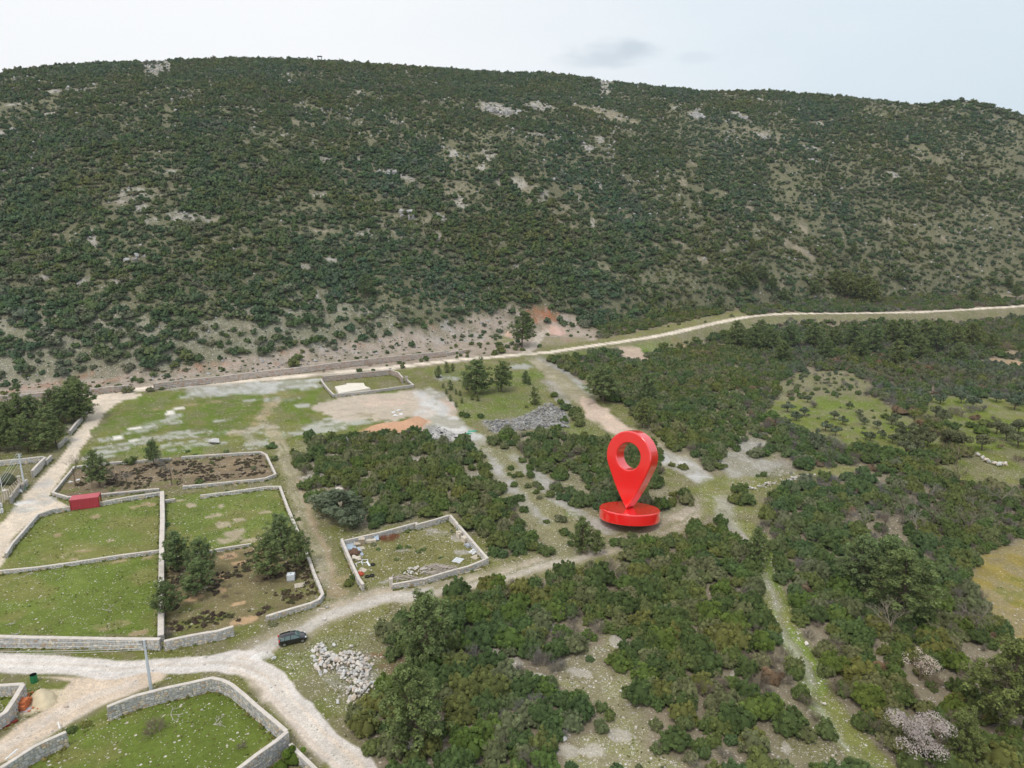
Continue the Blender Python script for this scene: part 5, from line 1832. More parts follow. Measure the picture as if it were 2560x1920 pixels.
wall('tall wall of the corner plot at the left edge', [(-60, 1713), (0, 1714), (30, 1713), (58, 1711)], 1.5, .6, near=80, sw=.5)
wall('bent tall wall beside the orange tile stack', [(58, 1712), (36, 1747), (14, 1781), (-8, 1794), (-50, 1812)], 1.8, .65, near=250, sw=.5)
wall('curved wall round the bottom lawn', [(268, 1768), (300, 1754), (341, 1739), (420, 1719), (480, 1706), (530, 1695), (556, 1701), (579, 1712), (610, 1738), (640, 1764), (680, 1797), (716, 1829)], 1.9, .55, near=300, sw=.5)
wall('wall turning down from the corner of the bottom lawn', [(719, 1831), (690, 1853), (640, 1889), (590, 1926), (540, 1962)], 2.4, .55, near=220, sw=.5)
wall('lower side wall joining the corner of the bottom lawn', [(726, 1862), (750, 1886), (778, 1913), (810, 1945)], 1.4, .5, near=60, sw=.5)
wall('patchwork stone wall at the bottom left corner', [(165, 1830), (120, 1850), (80, 1870), (40, 1895), (0, 1921), (-30, 1940)], 1.9, .5, near=300, sw=.55, sh=.4)

# ---- loose rocks


def rock_mesh(seed, rough_=.25, sq=(1, .8, .65)):
    import bmesh
    rg = np.random.default_rng(seed)
    bm = bmesh.new()
    for _ in range(15):
        p = unit(rg.normal(0, 1, 3)) * rg.uniform(1 - rough_, 1)
        bm.verts.new(tuple(p * np.array(sq) * .5))
    bmesh.ops.convex_hull(bm, input=bm.verts)
    for v in [v for v in bm.verts if not v.link_faces]:
        bm.verts.remove(v)
    me = bpy.data.meshes.new('rock')
    bm.to_mesh(me)
    bm.free()
    return me


def rock_material(name, cols, scale=2.0):
    m, t, b = mat(name, rough=.92, spec=.08)
    oi = N(t, 'ShaderNodeObjectInfo')
    cr = N(t, 'ShaderNodeValToRGB')
    cr.color_ramp.elements[0].color = (*cols[0], 1)
    cr.color_ramp.elements[1].color = (*cols[-1], 1)
    for i, c in enumerate(cols[1:-1]):
        e_ = cr.color_ramp.elements.new((i + 1) / (len(cols) - 1))
        e_.color = (*c, 1)
    wn_ = N(t, 'ShaderNodeTexWhiteNoise', noise_dimensions='3D')
    L(t, oi.outputs['Location'], wn_.inputs['Vector'])
    L(t, wn_.outputs['Value'], cr.inputs[0])
    geo = N(t, 'ShaderNodeNewGeometry')
    n = N(t, 'ShaderNodeTexNoise', i_Scale=scale, i_Detail=5.0, i_Roughness=.65)
    L(t, geo.outputs['Position'], n.inputs[0])
    mr = N(t, 'ShaderNodeMapRange')
    mr.inputs['From Min'].default_value = .3
    mr.inputs['From Max'].default_value = .7
    mr.inputs['To Min'].default_value = .7
    mr.inputs['To Max'].default_value = 1.2
    L(t, n.outputs[0], mr.inputs[0])
    v = N(t, 'ShaderNodeVectorMath', operation='SCALE')
    L(t, cr.outputs[0], v.inputs[0])
    L(t, mr.outputs[0], v.inputs['Scale'])
    L(t, v.outputs[0], b.inputs['Base Color'])
    return m


M_ROCK = rock_material('pale_limestone', [(.57, .555, .54), (.66, .59, .51), (.68, .65, .62), (.50, .49, .48), (.66, .54, .43), (.61, .60, .58)], 5)
M_ROCKD = rock_material('weathered_dark_limestone', [(.25, .245, .24), (.36, .35, .34), (.20, .195, .19), (.46, .45, .44)], 3)
M_CLIFF = rock_material('hill_limestone', [(.40, .385, .38), (.50, .48, .46), (.34, .325, .32)], .5)
ROCKS = [rock_mesh(800 + i) for i in range(10)]
ROCKS_D = [rock_mesh(820 + i) for i in range(6)]
ROCKS_C = [rock_mesh(840 + i, .35, (1, .8, .8)) for i in range(6)]
for a in ROCKS:
    a.materials.append(M_ROCK)
for a in ROCKS_D:
    a.materials.append(M_ROCKD)
for a in ROCKS_C:
    a.materials.append(M_CLIFF)

tile = lambda pts, ox, oy, k=3.456: [(ox + a / k, oy + b / k) for a, b in pts]
HEAP = tile([(490, 590), (560, 580), (640, 620), (700, 680), (790, 650), (830, 600), (860, 650), (940, 700), (1030, 790), (980, 900), (1060, 920), (1150, 1000), (1110, 1075), (960, 1090), (830, 1110), (740, 1020), (760, 960), (690, 850), (640, 830), (530, 880), (470, 850), (520, 780), (480, 680)], 640, 1440)
hx, hy = poly_points(HEAP, .46, 21)
hp = ats(HEAP)[:, :2]
inside = pdist(hx, hy, hp, True)
rgh = np.random.default_rng(22)
lay = []
for q in range(len(hx)):
    up_ = min(.7, inside[q] * .45)
    for lv in range(2 if up_ > .2 else 1):
        s_ = rgh.choice([rgh.uniform(.4, .65), rgh.uniform(.65, 1.15)], p=[.62, .38])
        lay.append((hx[q] + rgh.uniform(-.1, .1), hy[q] + rgh.uniform(-.1, .1), up_ * (lv if lv else .15) + .08, s_))
lay = np.array(lay)
order_ = np.argsort(-lay[:, 3] * (1 + .5 * (lay[:, 2] > .2)))
print('heap', len(lay))
gname = 'pale boulders dumped in the heap below the black car'
for q in order_[:290]:
    a = lay[q]
    o = link('boulder', ROCKS[int(q) % 10])
    o.location = (a[0], a[1], gz(a[0], a[1]) + a[2])
    o.scale = (a[3], a[3], a[3])
    o.rotation_euler = tuple(rgh.uniform(-.6, .6, 2)) + (rgh.uniform(0, 6.28),)
    big_ = a[3] > .95
    tag(o, ('one of the biggest pale boulders in the heap below the black car' if big_ else 'pale angular boulder in the heap below the black car'), 'boulder', gname + (', biggest' if big_ else ''))
r_ = order_[290:]
for (px_, py_, s_, lb) in ((845, 1757, 1.1, 'lone white boulder beside the gravel road, below the heap'), (870, 1775, .75, 'second lone white boulder close to the gravel road'), (685, 1648, 1.1, 'white flat stone at the bend of the gravel road'), (878, 1617, 1.3, 'pointed pale boulder on top of the heap edge'),
                           (836, 1615, 1.2, 'pale boulder standing apart behind the heap'), (818, 1519, .9, 'white stone beside the plank on the verge'), (812, 1549, .9, 'white elongated stone lying on the stony track'), (165, 1768, .9, 'white slab of rock lying in the sandy side road'),
                           (2017, 1612, 1.3, 'white boulder standing on the narrow green path'), (2061, 1762, .9, 'flat pale boulder lying across the green path'), (1411, 1850, 1.2, 'grey boulder at the lower edge of the clearing'), (1554, 1730, .8, 'white stone in the middle of the clearing'),
                           (1990, 1166, 2.2, 'orange boulder by the rubble patch east of the cut'), (2030, 1167, 1.6, 'smaller orange boulder east of the orange one'), (537, 1109, 4.0, 'long pale rock slab in the open field'), (849, 1228, 2.6, 'pale rock showing in the gap of the thicket'),
                           (1102, 1677, 1.5, 'grey rock outcrop under the big green pine'), (430, 1622, .8, 'pale stone at the foot of the road wall')):
    p = at(px_, py_)
    me = ROCKS[int(px_) % 10].copy()
    if 'orange' in lb:
        me.materials[0] = noisy('orange_rock' + str(px_), (.50, .28, .13), .3, 2)
    o = link('boulder', me)
    o.location = (p[0], p[1], p[2] + s_ * .18)
    o.scale = (s_, s_ * .8, s_ * .75)
    o.rotation_euler = (.1, .1, px_ % 6)
    tag(o, lb, 'boulder')

# dry stone rows
for (pts, lb, smin, smax, ms) in (([(1868, 1226), (1905, 1216), (1940, 1208), (1970, 1205), (1992, 1195), (2040, 1192)], 'tumbled dry stone wall east of the track crossing', .5, 1.0, ROCKS),
                                  ([(2415, 1132), (2440, 1138), (2452, 1142), (2470, 1158), (2500, 1166), (2520, 1160)], 'row of big white boulders on the orchard boundary', .9, 1.9, ROCKS),
                                  ([(2185, 1174), (2225, 1180)], 'short row of white stones below the orchard', .7, 1.2, ROCKS)):
    P = ats(pts)[:, :2]
    root = empty('dry_stone_wall', (*P[0], gz(*P[0])))
    q = 0
    for i in range(1, len(P)):
        ln = np.linalg.norm(P[i] - P[i - 1])
        for j in range(int(ln / (smin * .55))):
            c = P[i - 1] + (P[i] - P[i - 1]) * rgh.uniform(0, 1) + rgh.normal(0, smin * .5, 2)
            s_ = rgh.uniform(smin, smax)
            o = link('stone', ms[q % len(ms)], root)
            o.location = (c[0] - P[0][0], c[1] - P[0][1], gz(*c) - gz(*P[0]) + s_ * .2 + rgh.choice([0, .3]))
            o.scale = (s_, s_, s_)
            o.rotation_euler = tuple(rgh.uniform(-.6, .6, 2)) + (rgh.uniform(0, 6.28),)
            q += 1
    tag(root, lb, 'stone wall', kind='thing')

# loose stones as masses


def rock_mass(name, x, y, smin, smax, variants, sink=.1, p=2.0):
    n = len(x)
    rg = np.random.default_rng(n)
    s_ = smin + (smax - smin) * rg.uniform(0, 1, n) ** p
    return scatter(name, np.stack([x, y, terrain(x, y) + s_ * sink], 1), np.stack([s_, s_, s_ * .8], 1), np.stack([rg.uniform(-.4, .4, n), rg.uniform(-.4, .4, n), rg.uniform(0, 6.28, n)], 1), rg.integers(0, len(variants), n), variants)


lx, ly, lz, ls = [], [], [], []
x, y = jitter_grid(60, 215, -.72, .72, .62, 9)
c_, s_, d_, g_, _ = cover(x, y)
k = (R.uniform(0, 1, len(x)) < np.clip(s_ - .19, 0, 1) ** 1.5 * .95)
x, y, s_ = x[k], y[k], s_[k]
a = lay[r_]
print('stones', len(x))
rock_mass('loose_stones', np.concatenate([x, a[:, 0]]), np.concatenate([y, a[:, 1]]), .09, .42, ROCKS, p=3.2)
bx, by = poly_points([(1205, 1052), (1228, 1082), (1303, 1077), (1398, 1070), (1425, 1071), (1410, 1028), (1375, 1008), (1330, 1030), (1290, 1050)], .85, 31)
rock_mass('dark_rubble', bx, by, .5, 1.6, ROCKS_D, .25)
bx, by = poly_points([(1050, 1075), (1100, 1068), (1138, 1085), (1132, 1108), (1080, 1100)], .9, 33)
rock_mass('grey_rubble', bx, by, .3, .9, ROCKS_D, .2)
# stones on the bare places of the hill
x, y = jitter_grid(235, 690, -.84, .84, 1.9, 12)
c_, s_, d_, g_, _ = cover(x, y)
k = (g_ == 1) & (R.uniform(0, 1, len(x)) < .8 * sstep(.6, .9, s_) + .11 + .30 * sstep(.56, .70, fbm(x, y, 40, 97, 3)))
x, y = x[k], y[k]
fr = np.hypot(x, y)
n = len(x)
print('hill rocks', n)
rg = np.random.default_rng(5)
s_ = (.5 + 2.2 * rg.uniform(0, 1, n) ** 2.5) * np.where(fr > 420, 1.35, .8)
s_ = np.where(c_[k][:, 0] < .33, s_ * .75, s_)
scatter('hill_rocks', np.stack([x, y, terrain(x, y) + s_ * .15], 1), np.stack([s_, s_, s_], 1), np.stack([rg.uniform(-.5, .5, n), rg.uniform(-.5, .5, n), rg.uniform(0, 6.28, n)], 1), rg.integers(0, 6, n), ROCKS_C)
for (px_, py_, w_, h_, nn, lb) in ((1245, 282, 16, 9, 16, 'biggest pale cliff band high in the centre of the hill'), (1283, 286, 10, 11, 8, 'bulging white crag at the end of the centre cliff'), (1742, 292, 11, 13, 7, 'rounded pale crag alone on the upper hill'), (1350, 270, 12, 6, 8, 'broken greyish cliff next to the centre cliff'),
                                   (1855, 292, 9, 5, 6, 'low pale outcrop to the east of the rounded crag'), (1912, 346, 9, 6, 6, 'grey outcrop in the scrub of the upper east slope'), (2402, 251, 12, 5, 8, 'rock cap on the far end of the ridge'), (2025, 372, 8, 4, 5, 'white rock pair on the east slope, upper'), (2032, 402, 8, 5, 5, 'grey rock ledge on the east slope, lower'),
                                   (347, 646, 9, 5, 7, 'bright white rock pile in the scrub of the west slope'), (958, 434, 7, 7, 4, 'pale rock knob on the middle slope, left of its twin'), (984, 431, 5, 6, 3, 'pale rock knob on the middle slope, right of its twin'), (1019, 542, 8, 9, 6, 'ribbed grey cliff on the middle slope'), (1109, 548, 8, 8, 6, 'ribbed grey crag beside the other cliff of the middle slope')):
    p = at(px_, py_)
    root = empty('rock_outcrop', tuple(p))
    rr_ = math.hypot(p[0], p[1])
    tx = np.array([p[1], -p[0], 0]) / rr_
    rd = np.array([p[0], p[1], 0]) / rr_
    for q in range(nn):
        s_ = h_ * rgh.uniform(.35, .8)
        c = p + tx * rgh.uniform(-.5, .5) * w_ + rd * rgh.uniform(-.25, .25) * h_
        o = link('crag', ROCKS_C[q % 6], root)
        o.location = (c[0] - p[0], c[1] - p[1], gz(c[0], c[1]) - p[2] + s_ * .1)
        o.scale = (s_, s_ * .8, s_ * rgh.uniform(.7, 1.2))
        o.rotation_euler = (rgh.uniform(-.3, .3), rgh.uniform(-.3, .3), rgh.uniform(0, 6.28))
    tag(root, lb, 'rock outcrop')

# orange earth mound, gravel mounds, sand heap


def mound(name, pts, hmax, col, label, cat, sp_=.5, rough_=.4, kind=None):
    P = ats(pts)[:, :2]
    lo, hi = P.min(0) - 1, P.max(0) + 1
    nx, ny = max(8, int((hi[0] - lo[0]) / sp_)), max(8, int((hi[1] - lo[1]) / sp_))
    gx, gy = np.meshgrid(np.linspace(lo[0], hi[0], nx), np.linspace(lo[1], hi[1], ny))
    x, y = gx.ravel(), gy.ravel()
    d = np.where(inpoly(x, y, P), pdist(x, y, P, True), -.5)
    mx_ = d.max()
    z = terrain(x, y) - .15 + (hmax + .15) * np.clip((d + .2) / mx_, 0, 1) ** .8 * (1 - rough_ * .5 + rough_ * fbm(x, y, 2.2, 61, 3))
    keep_ = d > -.4
    z = np.where(keep_, z, terrain(x, y) - .5)
    ii = (np.arange(ny - 1)[:, None] * nx + np.arange(nx - 1)[None, :]).ravel()
    F = np.stack([ii, ii + 1, ii + nx + 1, ii + nx], 1)
    me = newmesh(name, np.stack([x, y, z], 1), F, None, True, noisy(name + '_soil', col, .25, 1.5, .95, .05, .5))
    return tag(link(name, me), label, cat, kind=kind)


mound('earth_mound', [(893, 1084), (935, 1063), (1000, 1056), (1045, 1040), (1070, 1052), (1052, 1074), (960, 1081), (905, 1089)], 1.6, (.56, .33, .21), 'long orange-brown mound of dug earth beside the gravel yard', 'earth mound')
mound('sand_heap', [(78, 1770), (74, 1745), (88, 1730), (115, 1723), (140, 1733), (142, 1755), (125, 1772), (98, 1777)], 1.0, (.62, .52, .36), 'round pale yellow sand heap beside the sandy side road', 'sand heap', .25, .1)
mound('gravel_heap', [(1378, 835), (1372, 825), (1385, 817), (1405, 820), (1414, 836), (1400, 840)], 2.0, (.58, .40, .33), 'pinkish gravel heap at the quarry beside the side road', 'gravel heap')
mound('gravel_heap', [(1262, 842), (1264, 833), (1275, 832), (1282, 841)], 1.6, (.60, .42, .32), 'small orange gravel heap just behind the lone quarry pine', 'gravel heap')
# ------------------------------------------------------------------ red map pin standing on its disc
def pin():
    T = at(1584, 1338)
    dist = math.hypot(math.hypot(T[0], T[1]), CAM_H - T[2])
    px = dist / FPX                                    # metres per photograph pixel at that distance
    m_, t_, b_ = mat('glossy_red_paint', (.93, .012, .012), .22, .5)
    b_.inputs['Coat Weight'].default_value = 1.0
    b_.inputs['Coat IOR'].default_value = 1.9
    b_.inputs['Coat Roughness'].default_value = .08
    R0 = 77 * px * .98
    az = math.atan2(T[0], T[1])
    root = empty('map_pin', (T[0], T[1] + R0 * .9, T[2] + .9))
    root.rotation_euler = (math.radians(-11), 0, -az + math.radians(0))
    th = 28 * px
    # disc with rounded rims
    prof = [(0, 0), (R0 * .97, 0), (R0 * .99, .08), (R0, .25), (R0, th - .3), (R0 * .988, th - .1), (R0 * .96, th - .02), (0, th)]
    k = 96
    V, F = [], []
    for i, (r, z) in enumerate(prof):
        for j in range(k):
            a = j / k * 6.28318
            V.append((r * math.cos(a), r * math.sin(a), z))
        if i:
            for j in range(k):
                F.append(((i - 1) * k + j, (i - 1) * k + (j + 1) % k, i * k + (j + 1) % k, i * k + j))
    o = smooth(bm_obj('base_disc', V, F, m_, root))
    wn2 = o.modifiers.new('normals', 'WEIGHTED_NORMAL')
    wn2.weight = 100
    # drop-shaped marker, extruded, rounded edges, round hole
    Rb = 64 * px
    Hc = 131 * px                                      # tip to centre of the round part
    n = 120
    ta = math.asin(Rb / Hc)
    out = []
    a0, a1 = -ta, math.pi + ta
    na = 84
    for i in range(na + 1):
        a = a0 + (a1 - a0) * i / na
        out.append((Rb * math.cos(a), Hc + Rb * math.sin(a)))
    # sides down to the tip, slightly convex
    L0, L1 = np.array(out[-1]), np.array([0.0, 0.0])
    for i in range(1, 18):
        q = i / 18
        p = L0 + (L1 - L0) * q
        out.append((p[0] - .25 * math.sin(math.pi * q) * 1.2, p[1]))
    out.append((0, 0))
    R_0, R_1 = np.array([0.0, 0.0]), np.array(out[0])
    for i in range(1, 18):
        q = i / 18
        p = R_0 + (R_1 - R_0) * q
        out.append((p[0] + .25 * math.sin(math.pi * q) * 1.2, p[1]))
    out = np.array(out)
    m = len(out)
    hole = []
    ch = np.array([0, Hc + 1 * px])
    rh = 34 * px
    for i in range(m):
        d = unit(out[i] - ch)
        hole.append(ch + d * rh)
    hole = np.array(hole)
    D = 37 * px                                        # depth of the marker
    e = 3.2 * px
    cen = np.array([0, Hc])
    nr_ = np.array([unit(np.array([-(out[(i + 1) % m] - out[i - 1])[1], (out[(i + 1) % m] - out[i - 1])[0]])) for i in range(m)])
    nr_ = np.where(((out - cen) * nr_).sum(1)[:, None] > 0, nr_, -nr_)
    hn = unit(hole - ch)
    rings = []
    for (o_, y_) in ((-e, 0), (-e * .35, .3 * e), (0, e), (0, D - e), (-e * .35, D - .3 * e), (-e, D)):
        P = out + nr_ * o_
        rings.append(np.stack([P[:, 0], np.full(m, y_), P[:, 1]], 1))
    for (o_, y_) in ((e * .8, D), (e * .3, D - .3 * e), (0, D - e), (0, e), (e * .3, .3 * e), (e * .8, 0)):
        P = hole + hn * o_
        rings.append(np.stack([P[:, 0], np.full(m, y_), P[:, 1]], 1))
    V = np.concatenate(rings)
    F = []
    nr2 = len(rings)
    for i in range(nr2):
        for j in range(m):
            a, b = i * m + j, i * m + (j + 1) % m
            c, d = ((i + 1) % nr2) * m + (j + 1) % m, ((i + 1) % nr2) * m + j
            F.append((a, b, c, d))
    V[:, 1] -= D / 2
    o = bm_obj('marker', V, F, m_, root)
    smooth(o)
    mod = o.modifiers.new('normals', 'WEIGHTED_NORMAL')
    mod.weight = 100
    o.location = (0, 0, th - .05)
    o.rotation_euler = (0, 0, math.radians(-31))
    tag(root, 'giant glossy red map pin with a round hole standing on a red disc', 'map pin', kind='thing')


pin()

# ------------------------------------------------------------------ black hatchback


def car():
    A, B = at(700, 1612), at(764, 1597)
    c = (A + B) / 2
    d = unit((B - A)[:2])
    root = empty('parked_car', (c[0], c[1], c[2] + .02), math.atan2(d[1], d[0]))
    paint, t_, b_ = mat('black_car_paint', (.006, .007, .012), .25, .5)
    b_.inputs['Coat Weight'].default_value = 1.0
    b_.inputs['Coat Roughness'].default_value = .05
    glass, t_, b_ = mat('tinted_glass', (.10, .15, .145), .08, .8)
    rub = mat('tyre_rubber', (.02, .02, .02), .8)[0]
    alu = mat('alloy_rim', (.36, .37, .38), .35, .5, Metallic=.7)[0]
    redl = mat('red_tail_lamp', (.75, .02, .015), .2, .5)[0]
    whl = mat('clear_head_lamp', (.75, .78, .80), .1, .6)[0]
    plast = mat('dark_plastic', (.02, .02, .022), .6)[0]
    # cross sections along the length (x): (x, half width bottom, belt half width, z bottom, z belt)
    secs = [(-2.02, .66, .70, .42, .78), (-1.95, .78, .80, .30, .95), (-1.70, .84, .85, .24, 1.00), (-1.0, .85, .87, .20, .98), (0, .86, .87, .19, .95), (.8, .86, .87, .20, .93),
            (1.25, .85, .85, .22, .90), (1.65, .82, .80, .26, .82), (1.92, .72, .66, .32, .70), (2.0, .58, .52, .38, .58)]
    V, F = [], []
    for (x, wb, wt, z0, z1) in secs:
        zm = (z0 + z1) / 2
        ring = [(x, -wb * .9, z0), (x, -wb, z0 + .1), (x, -max(wb, wt) - .02, zm), (x, -wt, z1 - .04), (x, -wt * .9, z1), (x, -wt * .45, z1 + .035), (x, 0, z1 + .045),
                (x, wt * .45, z1 + .035), (x, wt * .9, z1), (x, wt, z1 - .04), (x, max(wb, wt) + .02, zm), (x, wb, z0 + .1), (x, wb * .9, z0)]
        k = len(ring)
        n = len(V)
        V += ring
        if n:
            for j in range(k - 1):
                F.append((n - k + j, n - k + j + 1, n + j + 1, n + j))
            F.append((n - 1, n - k, n, n + k - 1))
    k = 13
    F.append(tuple(range(k))[::-1])
    F.append(tuple(range(len(V) - k, len(V))))
    body = bm_obj('body', V, F, paint, root)
    smooth(body)
    es = body.modifiers.new('edges', 'EDGE_SPLIT')
    es.split_angle = math.radians(48)
    # cabin: glass house (dark glass) with roof and pillars over it
    rows = [(-1.86, .70, 1.00), (-1.62, .60, 1.38), (-1.1, .59, 1.47), (-.3, .59, 1.50), (.35, .57, 1.44), (1.12, .72, .95)]
    low = [(-1.90, .80, .94), (-1.5, .83, .96), (-1.0, .84, .96), (-.3, .84, .95), (.35, .84, .94), (1.16, .80, .92)]
    V, F = [], []
    for (a, b) in zip(rows, low):
        V += [(b[0], -b[1], b[2]), (a[0], -a[1], a[2]), (a[0], -a[1] * .5, a[2] + .025), (a[0], a[1] * .5, a[2] + .025), (a[0], a[1], a[2]), (b[0], b[1], b[2])]
    for i in range(1, len(rows)):
        n = i * 6
        for j in range(5):
            F.append((n - 6 + j, n - 5 + j, n + 1 + j, n + j))
    F.append((0, 5, 4, 3, 2, 1))
    F.append((30, 31, 32, 33, 34, 35))
    smooth(bm_obj('windows', V, F, glass, root)).modifiers.new('edges', 'EDGE_SPLIT').split_angle = math.radians(40)
    V, F = [], []
    for i, a in enumerate([(-1.70, .63, 1.36), (-1.62, .625, 1.395), (-1.1, .615, 1.485), (-.3, .615, 1.515), (.28, .595, 1.465), (.42, .58, 1.425)]):
        V += [(a[0], -a[1], a[2] - .04), (a[0], -a[1] * .96, a[2]), (a[0], 0, a[2] + .035), (a[0], a[1] * .96, a[2]), (a[0], a[1], a[2] - .04)]
        if i:
            n = len(V) - 5
            for j in range(4):
                F.append((n - 5 + j, n - 4 + j, n + 1 + j, n + j))
    smooth(bm_obj('roof', V, F, paint, root))
    parts = []
    for s in (-1, 1):
        for (p, q) in (((.40, .59 * s, 1.43), (1.14, .765 * s, .945)), ((-.32, .60 * s, 1.485), (-.36, .85 * s, .95)), ((-1.1, .61 * s, 1.46), (-1.18, .85 * s, .96)), ((-1.62, .62 * s, 1.37), (-1.86, .80 * s, .96))):
            v, f = bar(p, q, .045, 5)
            parts.append((v, f))
    v, f = join(parts)
    bm_obj('pillars', v, f, paint, root)
    for (x, s) in ((-1.28, -1), (-1.28, 1), (1.28, -1), (1.28, 1)):
        v, f = tube([(x, s * .68, .31), (x, s * .87, .31)], [.31, .31], 22)
        w = bm_obj('wheel', v, [tuple(q) for q in f] + [tuple(range(22)), tuple(range(43, 21, -1))], rub, root)
        v, f = tube([(x, s * .80, .31), (x, s * .885, .31)], [.21, .20], 18)
        bm_obj('rim', v, [tuple(q) for q in f] + [tuple(range(18)), tuple(range(35, 17, -1))], alu, w)
    for s in (-1, 1):
        V, F = box(-1.93, s * .72, .80, .16, .20, .34)
        bevel(bm_obj('tail_lamp', V, F, redl, root), .04)
        V, F = box(1.78, s * .63, .66, .28, .26, .14, .35 * -s)
        bevel(bm_obj('head_lamp', V, F, whl, root), .04)
        V, F = box(.92, s * .96, .92, .14, .2, .13)
        bevel(bm_obj('mirror', V, F, paint, root), .04)
    V, F = box(-2.03, 0, .50, .03, .5, .11)
    bm_obj('number_plate', V, F, mat('plate_white', (.75, .75, .75), .5)[0], root)
    V, F = box(-1.97, 0, .30, .14, 1.45, .22)
    bevel(bm_obj('rear_bumper', V, F, plast, root), .05)
    V, F = box(1.93, 0, .28, .14, 1.2, .2)
    bevel(bm_obj('front_bumper', V, F, plast, root), .05)
    tag(root, 'black five-door hatchback car parked where the stony track meets the road', 'car', kind='thing')


car()

# ------------------------------------------------------------------ red container


def container():
    h = 2.3
    a, b = at(174, 1252, h), at(245, 1243, h)
    d = unit((b - a)[:2])
    ln = np.linalg.norm((b - a)[:2])
    w = 2.6
    nrm = np.array([-d[1], d[0]])
    if nrm[1] < 0:
        nrm = -nrm
    c = (a + b)[:2] / 2 + nrm * w / 2
    z = gz(*c) + .1
    root = empty('red_container', (c[0], c[1], z), math.atan2(d[1], d[0]))
    red = noisy('dull_red_paint', (.42, .045, .06), .2, .8, .55, .3)
    roofm = noisy('pale_red_roof', (.56, .13, .15), .18, .6, .6, .3)  # roof in a lighter, greyer red than the walls
    side = noisy('dark_red_end', (.30, .035, .04), .2, 1, .6, .3)
    # ribbed walls
    for (nm, p, q, mt) in (('front_wall', (-ln / 2, -w / 2), (ln / 2, -w / 2), red), ('rear_wall', (ln / 2, w / 2), (-ln / 2, w / 2), red), ('end_wall', (ln / 2, -w / 2), (ln / 2, w / 2), side), ('end_wall', (-ln / 2, w / 2), (-ln / 2, -w / 2), side)):
        p, q = np.array(p), np.array(q)
        L_ = np.linalg.norm(q - p)
        dd = (q - p) / L_
        nn = np.array([dd[1], -dd[0]])
        k = int(L_ / .28)
        V, F = [], []
        for i in range(k + 1):
            for u, o_ in ((i / k, 0 if i % 2 else .04),):
                pp = p + dd * L_ * u + nn * o_
                V += [(pp[0], pp[1], 0), (pp[0], pp[1], h - .08)]
            if i:
                n = len(V) - 4
                F.append((n, n + 2, n + 3, n + 1))
        bm_obj(nm, V, F, mt, root)
    V, F = box(0, 0, h - .1, ln + .12, w + .12, .12)
    bevel(bm_obj('roof', V, F, roofm, root), .03)
    for i in range(9):
        V, F = box(-ln / 2 + ln * (i + .5) / 9, 0, h + .022, .08, w + .05, .03)
        bm_obj('roof_rib', V, F, roofm, root)
    for (x, y) in ((-1, -1), (1, -1), (1, 1), (-1, 1)):
        V, F = box(x * (ln / 2 + .01), y * (w / 2 + .01), -.05, .14, .14, h)
        bm_obj('corner_post', V, F, side, root)
    V, F = box(ln / 2 + .05, -.3, .12, .05, .9, 1.75)
    bm_obj('door', V, F, noisy('ochre_door', (.45, .33, .10), .2, 2), root)
    tag(root, 'long flat-roofed red metal container between the plot walls', 'container', kind='thing')


container()

# ------------------------------------------------------------------ poles and wires
M_CONC = noisy('pale_concrete_pole', (.56, .60, .64), .1, 2, .8, .1)
M_STEEL = mat('galvanised_steel', (.38, .39, .40), .5, .5, Metallic=.5)[0]
M_WIRE = mat('wire', (.62, .64, .62), .6)[0]


def pole(px, py, h, label, arms, rz, w=.20):
    p = at(px, py)
    root = empty('utility_pole', tuple(p), rz)
    V, F = box(0, 0, -.3, w * 2, w * 1.5, h + .3, 0, .55)
    bevel(bm_obj('shaft', V, F, M_CONC, root), .02)
    tips = []
    for (z, l) in arms:
        V, F = box(0, 0, z, l, .09, .09)
        bm_obj('crossarm', V, F, M_CONC if l > .8 else M_STEEL, root)
        for s in (-1, 1):
            v, f = tube([(s * l * .45, 0, z + .09), (s * l * .45, 0, z + .14), (s * l * .45, 0, z + .24)], [.035, .06, .03], 8)
            bm_obj('insulator', v, f, mat('brown_insulator', (.12, .07, .05), .3)[0] if 'porcelain' not in bpy.data.materials else bpy.data.materials['porcelain'], root)
            tips.append((s * l * .45, z + .2))
    tag(root, label, 'utility pole', kind='thing')
    return p, tips


PA, tA = pole(378, 1727, 7.6, 'pale concrete utility pole beside the wall of the bottom lawn', [(7.3, .5), (6.9, .5), (6.3, .35)], .2)
PB, tB = pole(62, 1220, 8.2, 'pale concrete utility pole with crossarm beside the green bin', [(8.1, 1.3), (7.6, 1.1), (7.0, 1.1)], .1)


def wire(a, b, sag, label, group=None):
    pts = [a + (b - a) * t + np.array([0, 0, -sag * 4 * t * (1 - t)]) for t in np.linspace(0, 1, 13)]
    v, f = tube(pts, [.028] * 13, 4)
    tag(bm_obj('overhead_wire', v, f, M_WIRE), label, 'wire', group, kind='thing')


far_ = at(-420, 1600, 7)
for i, (z, dy) in enumerate(((7.45, .2), (7.0, .0), (6.6, -.2), (6.1, .1))):
    wire(np.array([PA[0], PA[1] + dy, PA[2] + z]), np.array([far_[0], far_[1] + dy, far_[2] + z - .1 * i]), .7, 'thin overhead wire running level to the side road pole', 'wires from the pole by the bottom lawn')
far2 = at(-160, 1420, 7)
for i, (x_, z) in enumerate(((-.5, 8.2), (.5, 8.2), (-.4, 7.7), (.4, 7.1))):
    wire(np.array([PB[0] + x_, PB[1], PB[2] + z]), np.array([far2[0] + x_, far2[1], far2[2] + z - .5]), .9, 'thin overhead wire slanting down from the crossarm pole', 'wires from the crossarm pole')

